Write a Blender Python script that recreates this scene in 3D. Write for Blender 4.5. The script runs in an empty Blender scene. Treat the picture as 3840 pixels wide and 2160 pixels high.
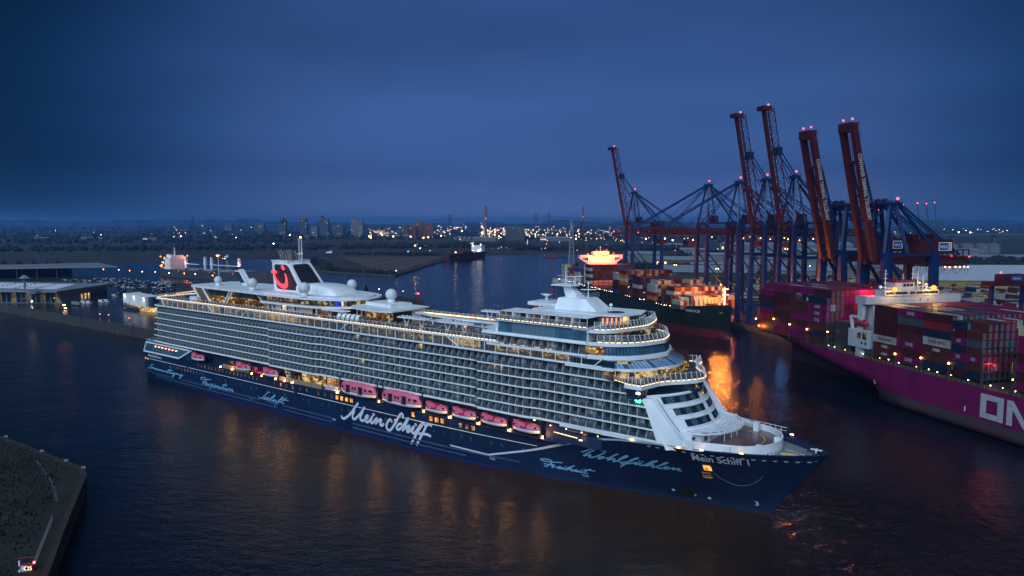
import bpy, math, random
from mathutils import Matrix, Vector
R = random.Random(7)
S = bpy.context.scene
C = S.collection
# ---------------------------------------------------------------- camera, sky, light
H, F, HY = 77.0, 2660.0, 835.0
PIT = math.atan2(1080 - HY, F)
cam = bpy.data.objects.new('camera', bpy.data.cameras.new('camera'))
C.objects.link(cam)
cam.location = (0, 0, H)
cam.rotation_euler = (math.radians(90) - PIT, 0, 0)
cam.data.sensor_width = 36
cam.data.lens = F / 3840 * 36
cam.data.clip_start = 1
cam.data.clip_end = 60000
S.camera = cam
S.render.resolution_x, S.render.resolution_y = 1024, 576
S.view_settings.view_transform = 'Standard'
S.view_settings.look = 'None'
S.view_settings.exposure = 0
S.view_settings.gamma = 1
S.cycles.sample_clamp_indirect = 3
S.cycles.sample_clamp_direct = 0
S.cycles.max_bounces = 6
S.cycles.diffuse_bounces = 2
S.cycles.glossy_bounces = 3
S.cycles.transparent_max_bounces = 12
S.cycles.volume_bounces = 0
S.cycles.caustics_reflective = False
S.cycles.caustics_refractive = False
wd = bpy.data.worlds.new('World'); S.world = wd; wd.use_nodes = True
def world():
    nt = wd.node_tree; N = nt.nodes; L = nt.links; N.clear()
    out = N.new('ShaderNodeOutputWorld'); bg = N.new('ShaderNodeBackground')
    tc = N.new('ShaderNodeTexCoord'); sx = N.new('ShaderNodeSeparateXYZ'); L.new(tc.outputs['Generated'], sx.inputs[0])
    rp = N.new('ShaderNodeValToRGB'); e = rp.color_ramp
    e.elements[0].position = 0.0; e.elements[0].color = SKY[0][1]
    e.elements[1].position = 1.0; e.elements[1].color = SKY[-1][1]
    for p, c in SKY[1:-1]:
        x = e.elements.new(p); x.color = c
    L.new(sx.outputs['Z'], rp.inputs[0])
    # broad cloud sheets
    mp = N.new('ShaderNodeMapping'); mp.inputs['Scale'].default_value = (1.0, 1.0, 5.5); L.new(tc.outputs['Generated'], mp.inputs[0])
    nz = N.new('ShaderNodeTexNoise'); nz.inputs['Scale'].default_value = 1.7; nz.inputs['Detail'].default_value = 5; nz.inputs['Roughness'].default_value = .5
    L.new(mp.outputs[0], nz.inputs['Vector'])
    mr = N.new('ShaderNodeMapRange'); mr.inputs[1].default_value = .3; mr.inputs[2].default_value = .7; mr.inputs[3].default_value = .80; mr.inputs[4].default_value = 1.16
    L.new(nz.outputs[0], mr.inputs[0])
    # last glow of day ahead, fading sideways all the way round
    vm = N.new('ShaderNodeVectorMath'); vm.operation = 'DOT_PRODUCT'; vm.inputs[1].default_value = (.07, .985, .16); L.new(tc.outputs['Generated'], vm.inputs[0])
    m2 = N.new('ShaderNodeMapRange'); m2.inputs[1].default_value = .76; m2.inputs[2].default_value = 1.0; m2.inputs[3].default_value = .20; m2.inputs[4].default_value = 1.1
    m2.interpolation_type = 'SMOOTHSTEP'
    L.new(vm.outputs['Value'], m2.inputs[0])
    mm = N.new('ShaderNodeMath'); mm.operation = 'MULTIPLY'; L.new(mr.outputs[0], mm.inputs[0]); L.new(m2.outputs[0], mm.inputs[1])
    m3 = N.new('ShaderNodeMapRange'); m3.inputs[1].default_value = .28; m3.inputs[2].default_value = .9; L.new(m2.outputs[0], m3.inputs[0])
    cx = N.new('ShaderNodeMix'); cx.data_type = 'RGBA'; cx.inputs[6].default_value = (.32, .9, 1.0, 1); cx.inputs[7].default_value = (1, 1, 1, 1); L.new(m3.outputs[0], cx.inputs[0])
    mu = N.new('ShaderNodeMix'); mu.data_type = 'RGBA'; mu.blend_type = 'MULTIPLY'; mu.inputs[0].default_value = 1; L.new(rp.outputs[0], mu.inputs[6]); L.new(cx.outputs[2], mu.inputs[7]); L.new(mu.outputs[2], bg.inputs[0]); L.new(mm.outputs[0], bg.inputs[1]); L.new(bg.outputs[0], out.inputs[0])
SKY = [(0.0, (.110, .170, .400, 1)), (.03, (.068, .125, .330, 1)), (.07, (.038, .086, .250, 1)), (.16, (.038, .094, .275, 1)),
       (.26, (.028, .072, .220, 1)), (.40, (.022, .054, .165, 1)), (.6, (.045, .085, .21, 1)), (1.0, (.060, .105, .24, 1))]
world()
sd = bpy.data.lights.new('twilight', 'SUN'); sd.energy = 3.3; sd.angle = math.radians(60); sd.color = (.60, .80, 1.0)
sun = bpy.data.objects.new('twilight', sd); C.objects.link(sun)
sun.rotation_euler = Vector((-.28, -.72, .63)).to_track_quat('Z', 'Y').to_euler()

# ---------------------------------------------------------------- helpers
cp_, sp_ = math.cos(PIT), math.sin(PIT)
def at(x, y, z=0.0):
    """ground point at height z seen at photo pixel x, y"""
    a = (x - 1920) / F; b = -(y - 1080) / F
    d = (a, cp_ + b * sp_, -sp_ + b * cp_); t = (z - H) / d[2]
    return Vector((d[0] * t, d[1] * t, z))
def atd(x, y, Y):
    """point at distance Y seen at photo pixel x, y"""
    a = (x - 1920) / F; b = -(y - 1080) / F
    d = (a, cp_ + b * sp_, -sp_ + b * cp_); t = Y / d[1]
    return Vector((d[0] * t, Y, H + d[2] * t))
class G:
    def __init__(s): s.v = []; s.f = []; s.m = []
    def face(s, pts, mi=0):
        n = len(s.v); s.v += [tuple(p) for p in pts]; s.f.append(tuple(range(n, n + len(pts)))); s.m.append(mi)
    def box(s, x0, x1, y0, y1, z0, z1, mi=0):
        n = len(s.v)
        s.v += [(x0, y0, z0), (x1, y0, z0), (x1, y1, z0), (x0, y1, z0), (x0, y0, z1), (x1, y0, z1), (x1, y1, z1), (x0, y1, z1)]
        for q in ((0, 3, 2, 1), (4, 5, 6, 7), (0, 1, 5, 4), (1, 2, 6, 5), (2, 3, 7, 6), (3, 0, 4, 7)):
            s.f.append(tuple(n + i for i in q)); s.m.append(mi)
        return s
    def hexa(s, p, mi=0):
        n = len(s.v); s.v += [tuple(q) for q in p]
        for q in ((0, 3, 2, 1), (4, 5, 6, 7), (0, 1, 5, 4), (1, 2, 6, 5), (2, 3, 7, 6), (3, 0, 4, 7)):
            s.f.append(tuple(n + i for i in q)); s.m.append(mi)
    def prism(s, pts, z0, z1, mi=0, mt=None, side=None):
        n = len(s.v); k = len(pts)
        s.v += [(p[0], p[1], z0) for p in pts] + [(p[0], p[1], z1) for p in pts]
        s.f.append(tuple(n + i for i in range(k))[::-1]); s.m.append(mi)
        s.f.append(tuple(n + k + i for i in range(k))); s.m.append(mi if mt is None else mt)
        for i in range(k):
            j = (i + 1) % k; s.f.append((n + i, n + j, n + k + j, n + k + i)); s.m.append(mi if side is None else side)
        return s
    def strip(s, lo, hi, mi=0):
        """wall between two polylines of 3d points"""
        n = len(s.v); k = len(lo); s.v += [tuple(p) for p in lo] + [tuple(p) for p in hi]
        for i in range(k - 1):
            s.f.append((n + i, n + i + 1, n + k + i + 1, n + k + i)); s.m.append(mi)
    def beam(s, p, q, w, h=None, mi=0):
        p = Vector(p); q = Vector(q); d = q - p
        if d.length < 1e-5: return
        h = h or w; d.normalize()
        a = d.cross(Vector((0, 0, 1)))
        if a.length < 1e-3: a = Vector((1, 0, 0))
        a.normalize(); b = a.cross(d)
        A = [p + a * sx * w / 2 + b * sy * h / 2 for sx, sy in ((-1, -1), (1, -1), (1, 1), (-1, 1))]
        B = [q + a * sx * w / 2 + b * sy * h / 2 for sx, sy in ((-1, -1), (1, -1), (1, 1), (-1, 1))]
        s.hexa(A + B, mi)
    def tube(s, p, q, r0, r1=None, k=8, mi=0):
        p = Vector(p); q = Vector(q); r1 = r0 if r1 is None else r1; d = (q - p).normalized()
        a = d.cross(Vector((0, 0, 1)))
        if a.length < 1e-3: a = Vector((1, 0, 0))
        a.normalize(); b = a.cross(d); n = len(s.v)
        for c, r in ((p, r0), (q, r1)):
            for i in range(k):
                t = 2 * math.pi * i / k; s.v.append(tuple(c + a * math.cos(t) * r + b * math.sin(t) * r))
        for i in range(k):
            j = (i + 1) % k; s.f.append((n + i, n + j, n + k + j, n + k + i)); s.m.append(mi)
        s.f.append(tuple(n + i for i in range(k))[::-1]); s.m.append(mi)
        s.f.append(tuple(n + k + i for i in range(k))); s.m.append(mi)
    def ball(s, c, r, k=12, j=8, mi=0, sz=1.0, z0=-1.0):
        n = len(s.v)
        for a in range(j + 1):
            ph = math.pi * a / j
            for i in range(k):
                t = 2 * math.pi * i / k
                s.v.append((c[0] + r * math.sin(ph) * math.cos(t), c[1] + r * math.sin(ph) * math.sin(t), c[2] + r * sz * max(z0, math.cos(ph))))
        for a in range(j):
            for i in range(k):
                b = (i + 1) % k; s.f.append((n + a * k + i, n + (a + 1) * k + i, n + (a + 1) * k + b, n + a * k + b)); s.m.append(mi)
    def grid(s, rows, mi=0):
        n = len(s.v); k = len(rows[0])
        for r in rows: s.v += [tuple(p) for p in r]
        for i in range(len(rows) - 1):
            for j in range(k - 1):
                s.f.append((n + i * k + j, n + i * k + j + 1, n + (i + 1) * k + j + 1, n + (i + 1) * k + j)); s.m.append(mi)
    def mesh(s, name, mats, smooth=False):
        me = bpy.data.meshes.new(name); me.from_pydata(s.v, [], s.f)
        for m in (mats if isinstance(mats, (list, tuple)) else [mats]): me.materials.append(m)
        me.polygons.foreach_set('material_index', s.m)
        if smooth: me.polygons.foreach_set('use_smooth', [True] * len(s.f))
        me.update(); return me
def put(o, parent=None, label=None, cat=None, group=None, kind=None, M=None):
    C.objects.link(o)
    if parent is not None: o.parent = parent
    if M is not None: o.matrix_world = M
    if label: o['label'] = label
    if cat: o['category'] = cat
    if group: o['group'] = group
    if kind: o['kind'] = kind
    return o
def ob(name, g, mats, parent=None, smooth=False, **k):
    return put(bpy.data.objects.new(name, g.mesh(name, mats, smooth)), parent, **k)
def root(name, M, label, cat, group=None):
    o = bpy.data.objects.new(name, None); o.empty_display_size = 1
    return put(o, None, label, cat, group, None, M)
def inst(name, me, parent, loc=(0, 0, 0), rz=0.0):
    o = bpy.data.objects.new(name, me); C.objects.link(o); o.parent = parent; o.location = loc; o.rotation_euler = (0, 0, rz); return o
def copy_tree(o, M=None, **k):
    r = o.copy(); C.objects.link(r)
    for key in ('label', 'group'):
        if key in k: r[key] = k[key]
    if M is not None: r.matrix_world = M
    for ch in o.children:
        c = ch.copy(); C.objects.link(c); c.parent = r
        for g in ch.children:
            d = g.copy(); C.objects.link(d); d.parent = c
    return r
def frame(x, y, z, ang): return Matrix.Translation((x, y, z)) @ Matrix.Rotation(ang, 4, 'Z')
# materials
def mat(name, col, rough=.6, metal=0.0, var=.18, scale=.6, spec=.5, streak=False, bump=0.0):
    m = bpy.data.materials.new(name); m.use_nodes = True; nt = m.node_tree; N = nt.nodes; L = nt.links; b = N['Principled BSDF']
    b.inputs['Roughness'].default_value = rough; b.inputs['Metallic'].default_value = metal; b.inputs['Specular IOR Level'].default_value = spec
    tc = N.new('ShaderNodeTexCoord'); nz = N.new('ShaderNodeTexNoise'); nz.inputs['Scale'].default_value = scale; nz.inputs['Detail'].default_value = 5
    if streak:
        mp = N.new('ShaderNodeMapping'); mp.inputs['Scale'].default_value = (1, 1, .12); L.new(tc.outputs['Object'], mp.inputs[0]); L.new(mp.outputs[0], nz.inputs['Vector'])
    else: L.new(tc.outputs['Object'], nz.inputs['Vector'])
    rp = N.new('ShaderNodeValToRGB'); e = rp.color_ramp
    e.elements[0].position = .3; e.elements[1].position = .7
    e.elements[0].color = tuple(c * (1 - var) for c in col[:3]) + (1,); e.elements[1].color = tuple(min(1, c * (1 + var * .6)) for c in col[:3]) + (1,)
    L.new(nz.outputs[0], rp.inputs[0]); L.new(rp.outputs[0], b.inputs['Base Color'])
    if bump:
        bp = N.new('ShaderNodeBump'); bp.inputs['Strength'].default_value = bump; L.new(nz.outputs[0], bp.inputs['Height']); L.new(bp.outputs[0], b.inputs['Normal'])
    return m
def glow(name, col, st, light=True):
    m = bpy.data.materials.new(name); m.use_nodes = True; nt = m.node_tree; N = nt.nodes; N.clear()
    e = N.new('ShaderNodeEmission'); e.inputs[0].default_value = tuple(col) + (1,); e.inputs[1].default_value = st
    o = N.new('ShaderNodeOutputMaterial'); nt.links.new(e.outputs[0], o.inputs[0])
    if not light: m.cycles.emission_sampling = 'NONE'
    return m
def room(name, cols, st, scale=(1.0, 1.0, 1.6), light=False):
    """a lit room seen through a window: lamps, furniture, people as warm clutter"""
    m = bpy.data.materials.new(name); m.use_nodes = True; nt = m.node_tree; N = nt.nodes; L = nt.links; N.clear()
    tc = N.new('ShaderNodeTexCoord'); mp = N.new('ShaderNodeMapping'); mp.inputs['Scale'].default_value = scale; L.new(tc.outputs['Object'], mp.inputs[0])
    v = N.new('ShaderNodeTexVoronoi'); v.inputs['Scale'].default_value = 1.0; L.new(mp.outputs[0], v.inputs['Vector'])
    nz = N.new('ShaderNodeTexNoise'); nz.inputs['Scale'].default_value = .22; nz.inputs['Detail'].default_value = 3; L.new(tc.outputs['Object'], nz.inputs['Vector'])
    sp = N.new('ShaderNodeSeparateColor'); L.new(v.outputs['Color'], sp.inputs[0])
    ad = N.new('ShaderNodeMath'); ad.operation = 'MULTIPLY'; L.new(sp.outputs[0], ad.inputs[0])
    mr = N.new('ShaderNodeMapRange'); mr.inputs[1].default_value = .35; mr.inputs[2].default_value = .65; mr.inputs[3].default_value = .25; mr.inputs[4].default_value = 1.5; L.new(nz.outputs[0], mr.inputs[0]); L.new(mr.outputs[0], ad.inputs[1])
    rp = N.new('ShaderNodeValToRGB'); e = rp.color_ramp; e.elements[0].position = 0; e.elements[0].color = cols[0] + (1,); e.elements[1].position = 1; e.elements[1].color = cols[-1] + (1,)
    for i, c in enumerate(cols[1:-1]): x = e.elements.new((i + 1) / (len(cols) - 1)); x.color = c + (1,)
    L.new(ad.outputs[0], rp.inputs[0])
    em = N.new('ShaderNodeEmission'); em.inputs[1].default_value = st; L.new(rp.outputs[0], em.inputs[0])
    o = N.new('ShaderNodeOutputMaterial'); L.new(em.outputs[0], o.inputs[0])
    if not light: m.cycles.emission_sampling = 'NONE'
    return m
def glassm(name, tint, alpha, rough=.08):
    """thin pane: mostly see-through, mirrors the sky at an angle"""
    m = bpy.data.materials.new(name); m.use_nodes = True; nt = m.node_tree; N = nt.nodes; L = nt.links; N.clear()
    t = N.new('ShaderNodeBsdfTransparent'); g = N.new('ShaderNodeBsdfPrincipled'); g.inputs['Base Color'].default_value = tuple(tint) + (1,); g.inputs['Roughness'].default_value = rough
    mx = N.new('ShaderNodeMixShader'); lw = N.new('ShaderNodeLayerWeight'); lw.inputs[0].default_value = .35
    mr = N.new('ShaderNodeMapRange'); mr.inputs[3].default_value = alpha; mr.inputs[4].default_value = min(1, alpha + .45); L.new(lw.outputs['Fresnel'], mr.inputs[0])
    L.new(mr.outputs[0], mx.inputs[0]); L.new(t.outputs[0], mx.inputs[1]); L.new(g.outputs[0], mx.inputs[2])
    o = N.new('ShaderNodeOutputMaterial'); L.new(mx.outputs[0], o.inputs[0]); return m
M_ = {}
def mm(k):
    if k not in M_: raise KeyError(k)
    return M_[k]
M_['white'] = mat('white_paint', (.80, .83, .88), .42, var=.12, scale=.25, streak=True)
M_['white2'] = mat('white_roof_paint', (.74, .77, .82), .5, var=.13, scale=.35)
M_['navy'] = mat('navy_hull_paint', (.009, .024, .068), .27, var=.3, scale=.12, streak=True)
M_['navy2'] = mat('navy_steel', (.012, .028, .075), .5, var=.3)
M_['blueline'] = mat('blue_boot_stripe', (.006, .022, .22), .4)
M_['letter'] = mat('pale_lettering', (.62, .66, .78), .5, var=.06)
M_['cyan'] = mat('sky_blue_lettering', (.22, .50, .74), .5, var=.05)
M_['dglass'] = mat('dark_window_glass', (.012, .03, .05), .08, spec=.8, var=.2)
M_['bglass'] = mat('blue_window_glass', (.05, .13, .20), .1, spec=.9, var=.35, scale=.3)
M_['mglass'] = mat('mirror_blind_glass', (.25, .40, .62), .12, spec=.9, var=.35, scale=.35)
M_['panel'] = mat('balcony_screen', (.44, .48, .52), .35, var=.12, scale=2)
M_['door'] = mat('balcony_door_glass', (.035, .055, .075), .15, var=.6, scale=.9, spec=.8)
M_['curtain'] = mat('cabin_curtain', (.20, .25, .29), .7, var=.5, scale=2.2)
M_['rail'] = glassm('railing_glass', (.10, .15, .19), .38)
M_['clear'] = glassm('clear_pane', (.10, .13, .16), .12)
M_['wood'] = mat('teak_deck', (.17, .10, .065), .35, var=.25, scale=1.2)
M_['dgrey'] = mat('dark_grey_steel', (.035, .04, .045), .5)
M_['grey'] = mat('grey_paint', (.22, .24, .27), .55)
M_['black'] = mat('black_rubber', (.012, .012, .014), .6)
M_['pink'] = mat('lifeboat_red', (.70, .13, .21), .4, var=.15, scale=1)
M_['pink2'] = mat('lifeboat_deep_red', (.50, .012, .09), .4)
M_['boatw'] = mat('lifeboat_white', (.62, .66, .72), .4, var=.1)
M_['warm'] = glow('warm_strip_light', (1.0, .62, .28), 4.0)
M_['warmb'] = glow('warm_lamp', (1.0, .42, .12), 14.0)
M_['whitel'] = glow('white_lamp', (1.0, .86, .62), 16.0)
M_['ora'] = glow('orange_flood_lamp', (1.0, .26, .035), 3.6)
M_['flood'] = glow('strong_orange_flood', (1.0, .24, .03), 60.0)
M_['redl'] = glow('red_warning_lamp', (1.0, .03, .05), 5.0)
M_['grnl'] = glow('green_lamp', (.05, 1.0, .55), 10.0)
M_['neon'] = glow('red_neon', (1.0, .06, .09), 2.2)
M_['roomy'] = room('lit_restaurant', [(.02, .012, .006), (.16, .08, .02), (.48, .27, .08), (1.0, .70, .30)], .8)
M_['roomd'] = room('dim_lounge', [(.006, .008, .01), (.03, .025, .02), (.16, .10, .04), (.7, .5, .2)], .8, (1.2, 1.2, 1.2))
M_['roomb'] = room('bright_room', [(.25, .12, .03), (.7, .42, .12), (1.0, .8, .35)], 1.25)
M_['orawin'] = room('orange_cabin_light', [(.25, .06, .01), (1.0, .35, .04), (1.0, .65, .15)], 1.4, (1.5, 1.5, 1.5))
def obtext(txt):
    cu = bpy.data.curves.new('t', 'FONT'); cu.body = txt; cu.resolution_u = 3; cu.offset = .018
    o = bpy.data.objects.new('t', cu); C.objects.link(o)
    dg = bpy.context.evaluated_depsgraph_get(); me = bpy.data.meshes.new_from_object(o.evaluated_get(dg))
    v = [tuple(p.co) for p in me.vertices]; f = [tuple(p.vertices) for p in me.polygons]
    bpy.data.objects.remove(o); bpy.data.curves.remove(cu); bpy.data.meshes.remove(me)
    x0 = min(p[0] for p in v); x1 = max(p[0] for p in v); y0 = min(p[1] for p in v); y1 = max(p[1] for p in v)
    return [((p[0] - x0) / (x1 - x0), (p[1] - y0) / (y1 - y0)) for p in v], f
_tx = {}
def text(g, txt, fn, mi=0):
    """lay the letters on a surface: fn(u, v) with u, v in 0..1 gives the 3d point"""
    if txt not in _tx: _tx[txt] = obtext(txt)
    v, f = _tx[txt]; n = len(g.v)
    g.v += [tuple(fn(a, b)) for a, b in v]
    for q in f: g.f.append(tuple(n + i for i in q)); g.m.append(mi)
def srgb(r, g_, b): return tuple(((c / 255 + .055) / 1.055) ** 2.4 if c > 10 else c / 3294 for c in (r, g_, b))
# ---------------------------------------------------------------- water and land
QA = math.atan(680 / 2671)
qx, qy, vx, vy = math.sin(QA), -math.cos(QA), math.cos(QA), math.sin(QA)
def UW(u, v, z=0.0): return Vector((u * qx + v * vx, u * qy + v * vy, z))
def water():
    m = bpy.data.materials.new('harbour_water'); m.use_nodes = True; nt = m.node_tree; N = nt.nodes; L = nt.links; b = N['Principled BSDF']
    b.inputs['Roughness'].default_value = .085; b.inputs['IOR'].default_value = 1.333; b.inputs['Specular IOR Level'].default_value = .62
    ge = N.new('ShaderNodeNewGeometry')
    # silty patches
    n0 = N.new('ShaderNodeTexNoise'); n0.inputs['Scale'].default_value = .006; n0.inputs['Detail'].default_value = 4; L.new(ge.outputs['Position'], n0.inputs['Vector'])
    rp = N.new('ShaderNodeValToRGB'); rp.color_ramp.elements[0].position = .35; rp.color_ramp.elements[0].color = (.0020, .0055, .0115, 1)
    rp.color_ramp.elements[1].position = .68; rp.color_ramp.elements[1].color = (.0095, .0075, .0075, 1); L.new(n0.outputs[0], rp.inputs[0]); 
    # browner water colour in a band along the moving hull, and its disturbed water
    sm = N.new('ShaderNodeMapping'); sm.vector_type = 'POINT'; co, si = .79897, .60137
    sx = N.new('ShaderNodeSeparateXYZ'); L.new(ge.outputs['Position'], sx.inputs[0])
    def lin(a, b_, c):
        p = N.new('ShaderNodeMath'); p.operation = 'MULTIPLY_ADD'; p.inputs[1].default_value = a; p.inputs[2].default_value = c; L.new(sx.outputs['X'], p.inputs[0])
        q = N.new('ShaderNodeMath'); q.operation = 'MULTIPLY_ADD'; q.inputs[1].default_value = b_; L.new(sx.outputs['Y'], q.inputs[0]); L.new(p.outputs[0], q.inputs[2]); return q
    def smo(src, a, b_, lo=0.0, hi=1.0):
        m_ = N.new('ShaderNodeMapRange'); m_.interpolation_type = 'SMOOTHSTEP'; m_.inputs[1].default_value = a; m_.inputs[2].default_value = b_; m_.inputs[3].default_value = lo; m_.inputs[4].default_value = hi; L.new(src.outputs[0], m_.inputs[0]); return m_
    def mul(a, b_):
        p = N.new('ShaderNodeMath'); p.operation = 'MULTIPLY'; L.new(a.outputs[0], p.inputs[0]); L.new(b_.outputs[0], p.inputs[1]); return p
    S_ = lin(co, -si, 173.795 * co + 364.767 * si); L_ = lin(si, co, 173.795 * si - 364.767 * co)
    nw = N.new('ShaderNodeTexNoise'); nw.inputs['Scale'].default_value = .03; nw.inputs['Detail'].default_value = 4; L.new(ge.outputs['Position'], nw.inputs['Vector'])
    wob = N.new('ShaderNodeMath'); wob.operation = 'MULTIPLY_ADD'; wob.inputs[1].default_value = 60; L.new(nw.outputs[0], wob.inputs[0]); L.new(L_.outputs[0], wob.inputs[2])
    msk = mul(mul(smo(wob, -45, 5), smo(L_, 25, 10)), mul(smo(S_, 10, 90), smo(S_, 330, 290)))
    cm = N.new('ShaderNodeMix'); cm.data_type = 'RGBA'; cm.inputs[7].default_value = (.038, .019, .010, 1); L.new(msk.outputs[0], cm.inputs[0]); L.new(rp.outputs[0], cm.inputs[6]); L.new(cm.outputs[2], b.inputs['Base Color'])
    # slicks and smoother lanes
    rr = N.new('ShaderNodeMapRange'); rr.inputs[1].default_value = .35; rr.inputs[2].default_value = .65; rr.inputs[3].default_value = .055; rr.inputs[4].default_value = .14; L.new(nw.outputs[0], rr.inputs[0]); L.new(rr.outputs[0], b.inputs['Roughness'])
    dist = N.new('ShaderNodeVectorMath'); dist.operation = 'DISTANCE'; dist.inputs[1].default_value = (90, 168, 0); L.new(ge.outputs['Position'], dist.inputs[0])
    bw = N.new('ShaderNodeMapRange'); bw.interpolation_type = 'SMOOTHSTEP'; bw.inputs[1].default_value = 55; bw.inputs[2].default_value = 8; bw.inputs[3].default_value = 0; bw.inputs[4].default_value = 1.4; L.new(dist.outputs['Value'], bw.inputs[0])
    mp = N.new('ShaderNodeMapping'); mp.inputs['Rotation'].default_value = (0, 0, .5); mp.inputs['Scale'].default_value = (1, 1.7, 1); L.new(ge.outputs['Position'], mp.inputs[0])
    prev = None
    for sc, di, de in ((1.1, .13, 4), (.22, .22, 3), (.035, .5, 2)):
        n = N.new('ShaderNodeTexNoise'); n.inputs['Scale'].default_value = sc; n.inputs['Detail'].default_value = de; L.new(mp.outputs[0], n.inputs['Vector'])
        bp = N.new('ShaderNodeBump'); bp.inputs['Strength'].default_value = 1.0; bp.inputs['Distance'].default_value = di; L.new(n.outputs[0], bp.inputs['Height'])
        if prev: L.new(prev.outputs[0], bp.inputs['Normal'])
        prev = bp
    nv = N.new('ShaderNodeTexNoise'); nv.inputs['Scale'].default_value = .12; nv.inputs['Detail'].default_value = 3; nv.inputs['Distortion'].default_value = 2.5; L.new(ge.outputs['Position'], nv.inputs['Vector'])
    bp = N.new('ShaderNodeBump'); bp.inputs['Distance'].default_value = 1.6; L.new(bw.outputs[0], bp.inputs['Strength']); L.new(nv.outputs[0], bp.inputs['Height']); L.new(prev.outputs[0], bp.inputs['Normal']); prev = bp
    L.new(prev.outputs[0], b.inputs['Normal'])
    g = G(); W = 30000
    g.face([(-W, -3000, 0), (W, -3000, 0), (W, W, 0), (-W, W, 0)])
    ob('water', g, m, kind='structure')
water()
M_['grass'] = mat('dusk_grass', (.010, .010, .007), .95, var=.7, scale=.09, bump=.3)
M_['grass2'] = mat('rough_meadow', (.022, .018, .015), .95, var=.6, scale=.012)
M_['asphalt'] = mat('wet_asphalt', (.032, .030, .034), .26, var=.4, scale=.05)
M_['asph2'] = mat('yard_paving', (.04, .038, .045), .5, var=.35, scale=.03)
M_['wall'] = mat('sheet_pile_wall', (.05, .048, .048), .8, var=.4, scale=.4, streak=True)
M_['stone'] = mat('old_quay_stone', (.022, .020, .019), .9, var=.45, scale=.5)
M_['leaf'] = mat('dark_foliage', (.008, .014, .012), .9, var=.5, scale=.15)
M_['bark'] = mat('bark', (.05, .04, .03), .9)
M_['sand'] = mat('dry_sand', (.20, .16, .12), .95, var=.3, scale=.03)
def land(name, pts, z, mt, ms, kind='structure'):
    g = G(); g.prism([(p[0], p[1]) for p in pts], -3, z, 1, 0, 1); return ob(name, g, [mt, ms], kind=kind)
# terminal peninsula behind the cruise ship (left)
qe = Vector((.809, -.588, 0))
P0 = at(0, 1140, 6.5); P1 = at(571, 1239, 6.5)
pen = [P0 + (P0 - P1) * 3.2, P0, P1, P1 + Vector((95, -68, 0)), Vector((-72, 545, 0)), Vector((-70, 594, 0)), Vector((-86, 664, 0)), Vector((-150, 712, 0)),
       Vector((-404, 842, 0)), Vector((-553, 925, 0)), Vector((-760, 1050, 0)), Vector((-1500, 1390, 0))]
land('terminal_pier', pen, 6.5, M_['asphalt'], M_['wall'])
g = G()
for a, b in zip(pen[:4], pen[1:4]):
    d = (b - a).normalized(); n = Vector((d.y, -d.x, 0)) * .25
    g.prism([(a + n)[:2], (b + n)[:2], (b - n * 3)[:2], (a - n * 3)[:2]], 6.5, 6.9)
    k = int((b - a).length / 2.4)
    if k < 400:
        for i in range(k):
            p = a + (b - a) * (i + .5) / k + n; g.beam((p.x, p.y, -1), (p.x, p.y, 6.4), .9, .9)
ob('quay_wall', g, M_['wall'], kind='structure')
# grass strip at the tip and north side
g = G(); g.face([(-150, 706, 6.504), (-86, 660, 6.504), (-72, 600, 6.504), (-190, 600, 6.504), (-330, 700, 6.504), (-400, 836, 6.504)]); ob('pier_grass', g, M_['grass2'], kind='structure')
# headland, lower left
hd = [Vector(p) for p in ((-900, 420, 0), (-330, 300, 0), (-173, 234, 0), (-148, 217.5, 0), (-126.5, 203, 0), (-122, 197.5, 0), (-105, 160, 0), (-95, 139, 0), (-78, 95, 0), (-60, 20, 0), (-400, -50, 0), (-900, 0, 0))]
land('headland', hd, 5.0, M_['grass'], M_['stone'])
g = G(); crest = hd[1:10]
for a, b in zip(crest, crest[1:]):
    d = (b - a).normalized(); n = Vector((d.y, -d.x, 0))
    if n.x < 0: n = -n
    L_ = (b - a).length; k = max(1, int(L_ / 2.0))
g2 = G()
ob_cap = root('headland_quay_wall', Matrix.Identity(4), 'old stone quay wall with pale coping round the grassy headland', 'quay wall')
cops = 0
for a, b in zip(crest, crest[1:]):
    d = (b - a).normalized(); n = Vector((d.y, -d.x, 0))
    if n.y < 0 and abs(n.y) > abs(n.x): n = -n
    if n.x < 0 and abs(n.x) > abs(n.y): n = -n
    k = max(1, int((b - a).length / 2.6))
    for i in range(k):
        p = a + (b - a) * (i + .02) / k; q = a + (b - a) * (i + .97) / k; c = G(); dz = R.uniform(0, .07)
        c.prism([(p + n * .25)[:2], (p - n * 1.1)[:2], (q - n * 1.1)[:2], (q + n * .25)[:2]][::-1], 4.9, 5.35 + dz); ob('coping_stone', c, M_['stone'], ob_cap); cops += 1
# far land: shore, island, plain to the horizon
far = [(-9000, 1400), (-2600, 1330), (-1500, 1290), (-947, 1312), (-693, 1440), (-520, 1560), (-395, 1648), (-404, 1385), (-317, 1122), (-168, 1013), (-156, 1133), (-131, 1515), (-80, 1676),
       (66, 1770), (170, 1690), (150, 1300), (75, 960), UW(-885, 281)[:2], UW(-500, 281)[:2], UW(0, 281)[:2], UW(60, 281)[:2], (9000, 900), (26000, 6000), (26000, 29000), (-26000, 29000), (-26000, 3000)]
g = G(); g.prism(far, -3, 2.0, 1, 0, 1); ob('harbour_land', g, [M_['grass2'], M_['wall']], kind='structure')
g = G(); g.face([UW(-885, 281.01, 5.2), UW(60, 281.01, 5.2), UW(60, 900, 5.2), UW(-885, 900, 5.2)]); g.strip([UW(-885, 281, -2), UW(60, 281, -2)], [UW(-885, 281, 5.2), UW(60, 281, 5.2)], 1)
g.strip([UW(-885, 900, -2), UW(-885, 281, -2)], [UW(-885, 900, 5.2), UW(-885, 281, 5.2)], 1)
ob('container_yard_ground', g, [M_['asph2'], M_['wall']], kind='structure')
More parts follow.
